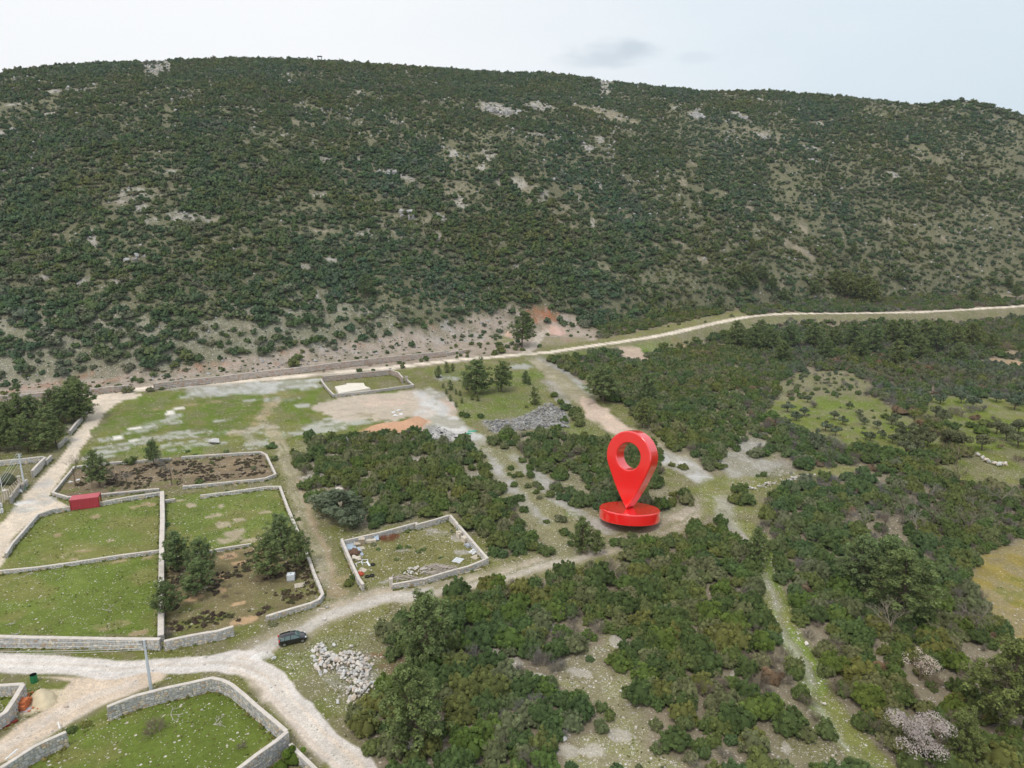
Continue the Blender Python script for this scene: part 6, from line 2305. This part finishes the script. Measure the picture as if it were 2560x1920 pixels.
# ------------------------------------------------------------------ bins, tank, pallets, small things
M_GREENM = noisy('green_drum_paint', (.025, .20, .07), .25, 4, .5, .4)
M_WOOD = noisy('weathered_wood', (.42, .34, .24), .25, 3)
M_WOODL = noisy('pale_wood', (.60, .52, .42), .2, 3)
M_WHITE = noisy('white_plastic', (.78, .79, .80), .08, 2, .5, .3)
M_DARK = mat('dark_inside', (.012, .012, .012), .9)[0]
M_BLOCK = noisy('cream_block', (.66, .58, .48), .15, 2)
M_RUST = noisy('rusty_steel', (.24, .085, .05), .35, 3)
M_TYRE = mat('old_tyre', (.025, .025, .028), .75)[0]
M_ORANGE = noisy('orange_clay', (.55, .17, .07), .25, 4)
M_SHEET = noisy('blue_grey_sheet', (.40, .47, .55), .15, 2, .5, .4)


def bin_(px, py, label, r=.32, h=.95):
    p = at(px, py)
    root = empty('litter_drum', tuple(p))
    prof = [(r, 0), (r, .3 * h), (r * 1.05, .32 * h), (r, .34 * h), (r, .64 * h), (r * 1.05, .66 * h), (r, .68 * h), (r, h), (r * .92, h), (r * .9, .5 * h), (0, .5 * h)]
    k = 20
    V, F = [], []
    for i, (a, z) in enumerate(prof):
        for j in range(k):
            V.append((a * math.cos(j / k * 6.283), a * math.sin(j / k * 6.283), z))
        if i:
            for j in range(k):
                F.append(((i - 1) * k + j, (i - 1) * k + (j + 1) % k, i * k + (j + 1) % k, i * k + j))
    bm_obj('drum', V, [f for f in F if f[0] < 8 * k], M_GREENM, root)
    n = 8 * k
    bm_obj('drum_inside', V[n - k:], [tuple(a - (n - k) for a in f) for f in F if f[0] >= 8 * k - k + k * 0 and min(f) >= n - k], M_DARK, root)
    tag(root, label, 'litter bin', kind='thing')


bin_(86, 1705, 'open green metal drum on the grass beside the white gravel road', .42, 1.15)
bin_(61, 1224, 'green drum at the foot of the crossarm pole', .42, 1.1)


def lump(name, px, py, sx, sy, sz, material, label, cat, seed=0, h=0.0, rough_=.12):
    import bmesh
    p = at(px, py)
    bm = bmesh.new()
    bmesh.ops.create_icosphere(bm, subdivisions=3, radius=.5)
    rg = np.random.default_rng(seed)
    for v in bm.verts:
        q = np.array(v.co)
        f = 1 + rough_ * (float(fbm(q[0] * 10 + seed, q[1] * 10 + q[2] * 7, 2.5, 5, 2)) - .5) * 3
        v.co = (q[0] * sx * f, q[1] * sy * f, max(-.1, q[2]) * sz * 2 * f)
    me = bpy.data.meshes.new(name)
    bm.to_mesh(me)
    bm.free()
    me.materials.append(material)
    o = link(name, me)
    o.location = (p[0], p[1], p[2] + h)
    smooth(o)
    tag(o, label, cat, kind='thing')
    return o


lump('rubbish_sack', 49, 1231, 1.3, 1.0, .75, M_WHITE, 'big white rubbish sack lying by the garden wall', 'sack', 3)


def tile_stack():
    p = at(52, 1768)
    root = empty('tile_stack', tuple(p), .15)
    rg = random.Random(4)
    me = None
    for (r, q, z0) in [(i, j, k_) for k_ in range(6) for i in range(5) for j in range(3)]:
        dome = math.cos((r - 2) / 5 * 2.2) * 6
        if z0 > dome:
            continue
        V, F = box(0, 0, 0, .62, .30, .16)
        if me is None:
            me = bpy.data.meshes.new('roof_tile')
            me.from_pydata(V, [], F)
            me.materials.append(M_ORANGE)
        o = link('tile', me, root)
        o.location = (-.65 + q * .65 + rg.uniform(-.04, .04), -.8 + r * .40 + rg.uniform(-.04, .04), z0 * .18)
        o.rotation_euler = (rg.uniform(-.1, .1), rg.uniform(-.15, .15), rg.uniform(-.12, .12))
    tag(root, 'domed stack of orange clay tiles leaning at the corner plot wall', 'tile stack', kind='thing')


tile_stack()
rg_ = random.Random(8)
for i in range(11):
    p = at(*rg_.choice([(78, 1740), (74, 1745), (72, 1752), (79, 1736), (70, 1757), (76, 1748), (85, 1775), (90, 1778)]))
    V, F = box(0, 0, 0, .34, .2, .14, rg_.uniform(0, 3))
    o = bm_obj('clay_brick', V, F, M_ORANGE)
    o.location = (p[0] + rg_.uniform(-.5, .5), p[1] + rg_.uniform(-.6, .6), p[2] + .02)
    tag(o, 'loose orange brick between the tile stack and the sand heap', 'brick', 'loose orange bricks by the sand heap', kind='thing')
V, F = box(0, 0, 0, 1.0, .8, .12)
p = at(66, 1776)
o = bm_obj('stone_slab', V, F, noisy('mauve_slab', (.48, .40, .42), .1, 2))
o.location = (p[0], p[1], p[2])
tag(o, 'flat mauve slab lying in front of the tile stack', 'slab', kind='thing')


def longbox(name, a, b, w, h, material, label, cat, lift=.05, group=None):
    A, B = at(*a), at(*b)
    d = B - A
    ln = np.linalg.norm(d[:2])
    V, F = box(0, 0, 0, ln, w, h)
    o = bm_obj(name, V, F, material)
    c = (A + B) / 2
    o.location = (c[0], c[1], c[2] + lift)
    o.rotation_euler = (0, -math.atan2(d[2], ln), math.atan2(d[1], d[0]))
    tag(o, label, cat, group, kind='thing')
    return o


longbox('red_beam', (-4, 1828), (44, 1803), .35, .25, noisy('dark_red_beam', (.20, .04, .03), .3, 2), 'dark red beam along the foot of the bent tall wall', 'beam')
longbox('white_plank', (16, 1912), (46, 1886), .18, .06, M_WHITE, 'white plank leaning on the patchwork corner wall', 'plank', .7)
longbox('plank', (794, 1522), (814, 1524), .16, .06, M_WOODL, 'single pale plank on the grass beside the stony track', 'plank')
longbox('plank', (1146, 1437), (1203, 1423), .22, .07, M_WOODL, 'long plank lying outside the front wall of the rubble yard', 'plank')
longbox('plank', (1010, 1465), (1035, 1457), .14, .06, M_WOOD, 'short plank at the foot of the yard front wall', 'plank')
longbox('white_post', (147, 1815), (151, 1832), .12, .12, M_WHITE, 'white plank standing by the patchwork corner wall', 'post', .5)


def pallet(px, py, rz, label, h=.0, s=1.2, material=None, n=6, tilt=0):
    p = at(px, py)
    root = empty('pallet', (p[0], p[1], p[2] + h + .02), rz)
    root.rotation_euler = (tilt, 0, rz)
    mt = material or M_WOODL
    for i in range(n):
        V, F = box(0, -s / 2 + s * (i + .5) / n, .12, s, s / n * .68, .03)
        bm_obj('board', V, F, mt, root)
    for i in range(3):
        V, F = box(-s / 2 + .08 + (s - .16) * i / 2, 0, 0, .1, s, .118)
        bm_obj('runner', V, F, mt, root)
    tag(root, label, 'pallet', kind='thing')


pallet(748, 1465, .35, 'slatted wooden pallet on the grass below the white tank', s=1.5)
pallet(1145, 1402, 1.15, 'white slatted pallet lying inside the rubble yard', s=1.7, material=M_WHITE)
pallet(893, 1364, .25, 'brown pallet on top of the low wood stack at the yard corner', h=.35)
pallet(902, 1372, .45, 'pallet lying flat below the wood stack', s=1.3)
pallet(905, 1360, .1, 'pallet crowning the tallest wood stack in the yard corner', h=1.0, s=1.15)
longbox('plank', (737, 1469), (741, 1469), .35, .2, M_WOODL, 'small wooden block beside the slatted pallet', 'wood block')


def tank():
    p = at(728, 1450)
    root = empty('water_tank', tuple(p), .18)
    V, F = box(0, 0, .14, 1.25, 1.05, 1.05)
    bevel(bm_obj('container', V, F, M_WHITE, root), .08, 3)
    parts = []
    for z in (.2, .5, .8, 1.15):
        for (a, b) in (((-.65, -.55, z), (.65, -.55, z)), ((.65, -.55, z), (.65, .55, z)), ((.65, .55, z), (-.65, .55, z)), ((-.65, .55, z), (-.65, -.55, z))):
            parts.append(bar(a, b, .018, 4))
    for i in range(7):
        x_ = -.65 + 1.3 * i / 6
        for y_ in (-.55, .55):
            parts.append(bar((x_, y_, .1), (x_, y_, 1.2), .016, 4))
    v, f = join(parts)
    bm_obj('cage', v, f, mat('grey_cage', (.42, .45, .48), .5)[0], root)
    V, F = box(0, 0, 0, 1.3, 1.1, .12)
    bm_obj('base_pallet', V, F, M_STEEL, root)
    v, f = tube([(0, 0, 1.18), (0, 0, 1.25)], [.14, .14], 14)
    bm_obj('cap', v, [tuple(q) for q in f] + [tuple(range(27, 13, -1))], mat('blue_cap', (.12, .35, .45), .4)[0], root)
    tag(root, 'white caged plastic water tank standing in the heath plot', 'water tank', kind='thing')


tank()


def tyre(px, py, label, r=.34):
    p = at(px, py)
    V, F = [], []
    K, M_ = 22, 8
    for i in range(K):
        for j in range(M_):
            a, b = i / K * 6.283, j / M_ * 6.283
            V.append(((r + .10 * math.cos(b)) * math.cos(a), (r + .10 * math.cos(b)) * math.sin(a), .11 + .11 * math.sin(b)))
    for i in range(K):
        for j in range(M_):
            F.append((i * M_ + j, ((i + 1) % K) * M_ + j, ((i + 1) % K) * M_ + (j + 1) % M_, i * M_ + (j + 1) % M_))
    o = smooth(bm_obj('old_tyre', V, F, M_TYRE))
    o.location = (p[0], p[1], p[2] + .03)
    tag(o, label, 'tyre', kind='thing')


tyre(932, 1413, 'old black tyre lying alone in the rubble yard')
tyre(918, 1443, 'old tyre of the pair by the yard entrance, wall side')
tyre(930, 1440, 'old tyre of the pair by the yard entrance, inner side')
tyre(1104, 1083, 'worn tyre on the dark rubble by the gravel yard', .4)
tyre(1140, 1095, 'worn tyre at the thicket edge of the gravel yard', .4)


def stack(name, px, py, nx, ny, nz, bx_, by_, bz_, rz, material, label, cat, jitter_=.02, piece='block', miss=.0):
    p = at(px, py)
    root = empty(name, tuple(p), rz)
    me = bpy.data.meshes.new(piece)
    V, F = box(0, 0, 0, bx_ * .95, by_ * .95, bz_ * .96)
    me.from_pydata(V, [], F)
    me.materials.append(material)
    rg = random.Random(int(px))
    for k in range(nz):
        for i in range(nx):
            for j in range(ny):
                if k == nz - 1 and rg.random() < miss:
                    continue
                o = link(piece, me, root)
                o.location = ((i - (nx - 1) / 2) * bx_ + rg.uniform(-jitter_, jitter_), (j - (ny - 1) / 2) * by_ + rg.uniform(-jitter_, jitter_), k * bz_)
                o.rotation_euler = (0, 0, rg.uniform(-jitter_, jitter_) * 3)
    tag(root, label, cat, kind='thing')


stack('block_stack', 926, 1355, 5, 2, 2, .42, .4, .25, .25, M_BLOCK, 'row of cream blocks at the back wall of the rubble yard', 'block stack', piece='block')
stack('wood_stack', 905, 1360, 3, 2, 4, .36, .5, .24, .15, M_WOOD, 'tallest brown timber stack in the yard corner', 'timber stack', .04, 'timber')
stack('wood_stack', 893, 1364, 4, 2, 2, .34, .45, .2, .3, M_WOOD, 'low brown timber stack in the yard corner', 'timber stack', .06, 'timber', .3)
stack('block_stack', 1148, 1343, 2, 2, 5, .5, .4, .24, -.9, M_BLOCK, 'tall cream block stack by the gravel-side yard wall', 'block stack', .05, 'block', .5)
stack('block_stack', 1161, 1354, 3, 2, 4, .4, .4, .25, -.9, M_BLOCK, 'neat cube of cream blocks by the gravel-side yard wall', 'block stack', .02)
stack('block_stack', 1170, 1366, 3, 3, 2, .4, .3, .22, -.9, noisy('grey_block', (.42, .44, .48), .15, 3), 'grey cinder blocks by the gravel-side yard wall', 'block stack', .05, 'block', .3)
stack('block_stack', 1183, 1382, 3, 4, 2, .42, .3, .2, -.9, M_WHITE, 'white blocks nearest the corner of the yard wall', 'block stack', .06, 'block', .5)
stack('plank_stack', 1189, 1393, 1, 6, 1, 1.6, .22, .1, .9, M_WOODL, 'pale planks beside the white blocks in the yard', 'plank stack', .04, 'plank')
stack('plank_stack', 905, 1428, 1, 6, 1, 1.4, .3, .1, -.3, M_WOODL, 'spread wooden slats near the yard entrance', 'plank stack', .08, 'plank')


def sheet(px, py, sx, sy, rz, tilt, material, label, cat, h=.3, name='metal_sheet', n=12):
    p = at(px, py)
    V, F = [], []
    for i in range(n + 1):
        x_ = -sx / 2 + sx * i / n
        z_ = .03 * (i % 2)
        V += [(x_, -sy / 2, z_), (x_, sy / 2, z_), (x_, -sy / 2, z_ - .03), (x_, sy / 2, z_ - .03)]
        if i:
            k = len(V) - 8
            F += [(k, k + 4, k + 5, k + 1), (k + 2, k + 3, k + 7, k + 6)]
    F += [(0, 1, 3, 2), (len(V) - 4, len(V) - 2, len(V) - 1, len(V) - 3)]
    o = bm_obj(name, V, F, material)
    o.location = (p[0], p[1], p[2] + h)
    o.rotation_euler = (tilt, 0, rz)
    tag(o, label, cat, kind='thing')


sheet(876, 1366, 1.9, 3.0, .35, .12, M_SHEET, 'wide corrugated blue-grey sheet along the yard side wall', 'metal sheet')
sheet(901, 1380, .5, 3.2, .45, .05, M_SHEET, 'narrow blue-grey sheet lying beside the wide one', 'metal sheet', .15, n=4)
sheet(941, 1349, .9, 1.6, .3, .5, M_SHEET, 'blue-grey sheet hanging over the yard back wall', 'metal sheet', .6, n=6)
sheet(921, 1411, .35, 1.6, .5, .1, M_WHITE, 'pale narrow board beside the white frames', 'board', .15, 'board', 2)
lump('rubbish_pile', 885, 1384, 2.0, 2.4, .7, noisy('brown_rubbish', (.16, .09, .06), .5, 3), 'brown heap of rusty scrap beside the corrugated sheet', 'rubbish pile', 5, 0, .5)
lump('crumpled_board', 891, 1398, 1.8, 1.5, .45, M_BLOCK, 'crumpled cream boards by the yard side wall', 'boards', 7, .1, .6)
lump('red_scrap', 903, 1436, 1.0, 1.4, .5, noisy('red_scrap', (.48, .09, .05), .4, 3), 'red scrap pile near the yard entrance', 'scrap pile', 9, 0, .5)


def frame_(px, py, rz, tilt, label, s=.9):
    p = at(px, py)
    root = empty('window_frame', (p[0], p[1], p[2] + .05))
    root.rotation_euler = (tilt, 0, rz)
    for (x_, y_, a, b) in ((0, -s / 2, s, .1), (0, s / 2, s, .1), (-s / 2, 0, .1, s), (s / 2, 0, .1, s)):
        V, F = box(x_, y_, 0, a + (.1 if a > b else 0), b - (0 if a > b else .1), .06)
        bm_obj('rail', V, F, M_WHITE, root)
    tag(root, label, 'window frame', kind='thing')


frame_(899, 1414, .7, .7, 'empty white window frame leaning at the yard side wall', 1.1)
frame_(912, 1404, .1, .1, 'second white frame lying flat beside the leaning one', 1.0)


def rebar(px, py, rz, label, s=1.8):
    p = at(px, py)
    root = empty('rebar_mesh', (p[0], p[1], p[2] + .1), rz)
    root.rotation_euler = (.35, 0, rz)
    parts = []
    for i in range(7):
        q = -s / 2 + s * i / 6
        parts.append(bar((q, -s * .4, 0), (q, s * .4, 0), .035, 4))
        parts.append(bar((-s / 2, q * .8, .04), (s / 2, q * .8, .04), .035, 4))
        parts.append(bar((q, -s * .4, .35), (q + .1, s * .4, .3), .03, 4))
    v, f = join(parts)
    bm_obj('bars', v, f, M_RUST, root)
    tag(root, label, 'steel mesh', kind='thing')


rebar(953, 1347, .3, 'rusty steel mesh bundle beside the hanging sheet')
rebar(970, 1351, .2, 'largest rusty steel mesh pile at the yard back wall', 2.4)
rebar(986, 1344, .3, 'rusty steel mesh pile farthest along the yard back wall', 1.8)

# heap of stones and heap of pale branches in the yard
SH = [(1006, 1440), (1020, 1425), (1045, 1418), (1064, 1418), (1075, 1428), (1062, 1436), (1020, 1446)]
hx, hy = poly_points(SH, .5, 71)
for q in range(len(hx)):
    s_ = rg_.uniform(.35, .8)
    o = link('boulder', ROCKS[q % 10])
    o.location = (hx[q], hy[q], gz(hx[q], hy[q]) + rg_.choice([.15, .45]))
    o.scale = (s_, s_, s_)
    o.rotation_euler = (rg_.uniform(-.5, .5), rg_.uniform(-.5, .5), rg_.uniform(0, 6))
    tag(o, 'pale building stone in the heap inside the yard front wall', 'boulder', 'building stones heaped inside the rubble yard', kind='thing')
hp_ = []
for (c0, n_, rx_, ry_) in (((1096, 1424), 170, 3.0, 1.6), ((1010, 1447), 60, 2.6, .6)):
    p = at(*c0)
    for i in range(n_):
        a = rg_.uniform(0, 6.28)
        q = math.sqrt(rg_.random())
        x_, y_ = p[0] + q * math.cos(a) * rx_, p[1] + q * math.sin(a) * ry_
        z_ = gz(x_, y_) + .05 + (1 - q) * .8 * rg_.random()
        b = rg_.uniform(-.6, 1.6)
        l_ = rg_.uniform(.5, 1.1)
        hp_.append(bar((x_ - l_ * math.cos(b), y_ - l_ * math.sin(b), z_ + rg_.uniform(-.1, .2)), (x_ + l_ * math.cos(b), y_ + l_ * math.sin(b), z_ + rg_.uniform(-.1, .2)), rg_.uniform(.02, .04), 3))
v, f = join(hp_)
tag(bm_obj('brushwood', v, f, noisy('bleached_wood', (.52, .45, .40), .25, 2)), 'heap of bleached cut branches inside the yard front wall', 'branch heap', kind='stuff')

# concrete slab in the upper walled plot


def slab():
    z_ = 1.1
    pts = ats([(837, 966), (866, 961), (866, 958), (909, 957), (913, 965), (926, 970), (847, 983)], z_)
    V = [(p[0], p[1], p[2] + z_) for p in pts] + [(p[0], p[1], p[2] - .2) for p in pts]
    n = len(pts)
    F = [tuple(range(n))] + [((i + 1) % n, i, n + i, n + (i + 1) % n) for i in range(n)]
    tag(bm_obj('concrete_slab', V, F, noisy('cream_concrete', (.76, .70, .60), .12, .5)), 'raised cream concrete foundation slab inside the walled plot by the road', 'concrete slab', kind='thing')


slab()
V, F = box(0, 0, 0, 1.0, .8, 2.6)
for (a, b, lb) in ((976, 934, 'stone gate post on the road side of the concrete slab plot'), (1017, 955, 'stone gate post at the open corner of the concrete slab plot')):
    p = at(a, b)
    o = bm_obj('gate_post', *box(0, 0, -.2, .9, .8, 2.3, .2), noisy('rubble_post', (.42, .38, .34), .3, 2))
    o.location = tuple(p)
    bevel(o, .06)
    tag(o, lb, 'gate post', kind='thing')
p = at(978, 1466)
o = bm_obj('gate_post', *box(0, 0, -.2, .65, .65, 1.75, .2), M_COPE)
o.location = tuple(p)
bevel(o, .05)
tag(o, 'square pale gate post at the entrance of the rubble yard', 'gate post', kind='thing')
for (a, b, s_, lb) in ((983, 1032, .9, 'white rubbish piece on the gravel yard, larger'), (996, 1027, .8, 'cream rubbish piece beside the larger white one'), (1003, 1036, .7, 'small white rubbish piece on the gravel yard'), (990, 1040, .9, 'flat white rubbish sheet on the gravel yard')):
    lump('rubbish', a, b, s_ * 1.6, s_, s_ * .5, M_WHITE, lb, 'rubbish', int(a), 0, .6)
for (a, b, s_, lb) in ((1182, 1078, 2.2, 'scrap of green netting beside the dark rubble'), (1170, 1084, 1.8, 'second scrap of green netting on the gravel')):
    lump('green_netting', a, b, s_, s_ * .6, .25, noisy('green_net', (.10, .38, .26), .3, 3), lb, 'netting', int(a), 0, .6)
lump('plastic_scrap', 195, 1201, .8, .5, .3, M_WHITE, 'white plastic scrap in the heath plot', 'scrap', 2, 0, .5)
lump('plastic_scrap', 178, 1205, .9, .4, .25, M_WHITE, 'second white plastic scrap near the thin bare tree', 'scrap', 12, 0, .5)

# trellis, column and garden posts at the left edge


def trellis():
    z_ = 2.2
    a, b, c, d = ats([(0, 1240), (47, 1196), (60, 1204), (0, 1262)], z_)
    o0 = at(20, 1236)
    root = empty('garden_trellis', tuple(o0))
    P = lambda p, q: a * (1 - p) * (1 - q) + b * p * (1 - q) + c * p * q + d * (1 - p) * q
    for i in range(6):
        q = i / 5
        v, f = bar(P(0, q) + [0, 0, z_] - o0, P(1, q) + [0, 0, z_] - o0, .05, 4)
        bm_obj('rafter', v, f, M_WOOD, root)
    for i in range(11):
        q = i / 10
        v, f = bar(P(q, 0) + [0, 0, z_ + .1] - o0, P(q, 1) + [0, 0, z_ + .1] - o0, .04, 4)
        bm_obj('lath', v, f, M_WOODL, root)
    for (u, w) in ((0, 0), (1, 0), (1, 1), (0, 1), (.5, 1), (.5, 0)):
        v, f = bar(P(u, w) - o0, P(u, w) + [0, 0, z_] - o0, .07, 5)
        bm_obj('post', v, f, M_STEEL, root)
    tag(root, 'wooden vine trellis on posts at the left edge of the picture', 'trellis', kind='thing')


trellis()
for (a, b, s_, h_, lb) in ((17, 1248, .9, 2.2, 'stone garden gate pillar with a cap beside the trellis'), (50, 1214, .5, 2.4, 'thin pale post at the back end of the trellis')):
    p = at(a, b)
    root = empty('gate_pillar', tuple(p), .5)
    bm_obj('pillar_shaft', *box(0, 0, -.2, s_, s_, h_), noisy('pillar_stone' + str(a), (.50, .46, .38), .25, 2), root)
    bm_obj('cap', *box(0, 0, h_ - .2, s_ * 1.25, s_ * 1.25, .16), M_COPE, root)
    tag(root, lb, 'gate pillar', kind='thing')
p = at(6, 1226)
o = bm_obj('garden_post', *tube([(0, 0, 0), (0, 0, 4.5)], [.08, .07], 8), M_WHITE)
o.location = tuple(p)
tag(o, 'thin white garden post rising behind the trellis', 'post', kind='thing')
lump('olive_garden_shrub', 14, 1208, 5, 4, 1.6, M_OLIVE, 'grey-green shrub in the garden behind the trellis', 'shrub', 4, 0, .5)
for (a, b, lb) in ((1, 1268, 'white box by the roadside at the left edge, upper'), (3, 1282, 'white box by the roadside at the left edge, lower')):
    p = at(a, b)
    o = bm_obj('white_box', *box(0, 0, 0, .8, .6, .9, .4), M_WHITE)
    o.location = tuple(p)
    bevel(o, .04)
    tag(o, lb, 'box', kind='thing')
p = at(1253, 976)
o = bm_obj('dead_tree', *tube([(0, 0, 0), (.05, 0, 4.5), (-.15, 0, 9.0)], [.16, .12, .05], 6), M_BARK)
o.location = (p[0] - .9, p[1] - .8, p[2])
tag(o, 'bare straight dead stem in front of the thinner meadow pine', 'dead tree', kind='thing')
# lookout frame on the ridge
p = at(800, 156)
root = empty('ridge_shelter', (p[0], p[1], p[2] + 1.0))
bm_obj('roof', *box(0, 0, 3.2, 3.6, 2.2, .5), M_DARK, root)
for (x_, y_) in ((-1.4, -.8), (1.4, -.8), (1.4, .8), (-1.4, .8)):
    bm_obj('post', *box(x_, y_, -1, .2, .2, 4.2), M_DARK, root)
tag(root, 'tiny dark shelter on posts standing on the skyline of the ridge', 'shelter', kind='thing')

# dead branches on the lawns
M_DEAD = noisy('bleached_twigs', (.55, .50, .46), .2, 3)
for i, (a, b, lb) in enumerate(((15, 1562, 'bleached dead branch lying in the corner of the lower green plot'), (52, 1580, 'thin dead branch lying along the long road wall'), (266, 1526, 'white dead branch in the middle of the lower green plot'), (60, 1440, 'pale dead branch below the thin plot wall'),
                                (427, 1788, 'curved dead branch on the bottom lawn'), (535, 1812, 'upright-looking dead twig on the bottom lawn'), (760, 1455, 'pale sticks lying beside the tank'), (8, 1765, 'white twig in the corner plot at the left edge'), (1095, 1432, 'dead branch sticking out of the branch heap'))):
    p = at(a, b)
    rg = np.random.default_rng(900 + i)
    V, F = twigs(rg, (0, 0, 0), 3, 1.1, 3, .5, width=.04, levels=2, forks=3)
    V[:, 2] = np.abs(V[:, 2]) * .18 + .03
    o = link('dead_branch', newmesh('dead_branch', V, F, material=M_DEAD))
    o.location = tuple(p)
    tag(o, lb, 'branch', kind='thing')
# grass tufts
TUFT = [bush_mesh('grass_tuft', 380 + i, 3, 34, .22, M_TUFT, .5, .5, .2) for i in range(4)]
x, y = jitter_grid(60, 215, -.70, .70, .75, 6)
c_, s_, d_, g_, _ = cover(x, y)
gr = (c_[:, 1] > c_[:, 0] * .88) & (c_[:, 1] < .26) & (g_ < 2)
k = gr & (R.uniform(0, 1, len(x)) < .75 * sstep(.42, .62, fbm(x, y, 3, 511, 3)))
x, y = x[k], y[k]
n = len(x)
sc = R.uniform(.08, .26, n)
print('tufts', n)
fx, fy = np.array([p[0] for p in WALLFEET] or [0.0]), np.array([p[1] for p in WALLFEET] or [0.0])
scf = R.uniform(.15, .5, len(fx))
x, y, sc, n = np.concatenate([x, fx]), np.concatenate([y, fy]), np.concatenate([sc, scf]), n + len(fx)
scatter('grass', np.stack([x, y, terrain(x, y) - .02], 1), np.stack([sc, sc, sc * .9], 1), np.stack([0 * sc, 0 * sc, R.uniform(0, 6.28, n)], 1), R.integers(0, 4, n), TUFT)

# ------------------------------------------------------------------ labels: within small groups say which one
ORD = 'first second third fourth fifth sixth seventh eighth ninth tenth eleventh twelfth thirteenth fourteenth fifteenth sixteenth seventeenth eighteenth nineteenth twentieth twenty-first twenty-second twenty-third twenty-fourth twenty-fifth twenty-sixth twenty-seventh twenty-eighth twenty-ninth thirtieth'.split()
by = {}
for o in S.objects:
    if o.parent is None and o.get('group') and o.get('label'):
        by.setdefault(o['label'], []).append(o)
for lb, objs in by.items():
    most = 30 if ('pine' in lb or 'olive tree' in lb) else 20
    if 1 < len(objs) <= most and len(lb.split()) <= 12:
        qs = proj(np.array([list(o.location) for o in objs]))[0]
        for r_, i_ in enumerate(np.argsort(qs)):
            objs[i_]['label'] = lb + ', ' + ORD[r_] + ' from the left'
print('objects', len(S.objects))
# ------------------------------------------------------------------ thin haze in the valley air
V, F = box(0, 1900, -42, 9000, 4300, 42 + 260)
hz = bpy.data.materials.new('valley_haze')
hz.use_nodes = True
t = hz.node_tree
for n in list(t.nodes):
    t.nodes.remove(n)
pv = N(t, 'ShaderNodeVolumePrincipled')
pv.inputs['Color'].default_value = (.80, .88, 1.0, 1)
pv.inputs['Density'].default_value = .00010
pv.inputs['Anisotropy'].default_value = .2
L(t, pv.outputs[0], N(t, 'ShaderNodeOutputMaterial').inputs['Volume'])
tag(bm_obj('haze', V, F, hz), kind='stuff')
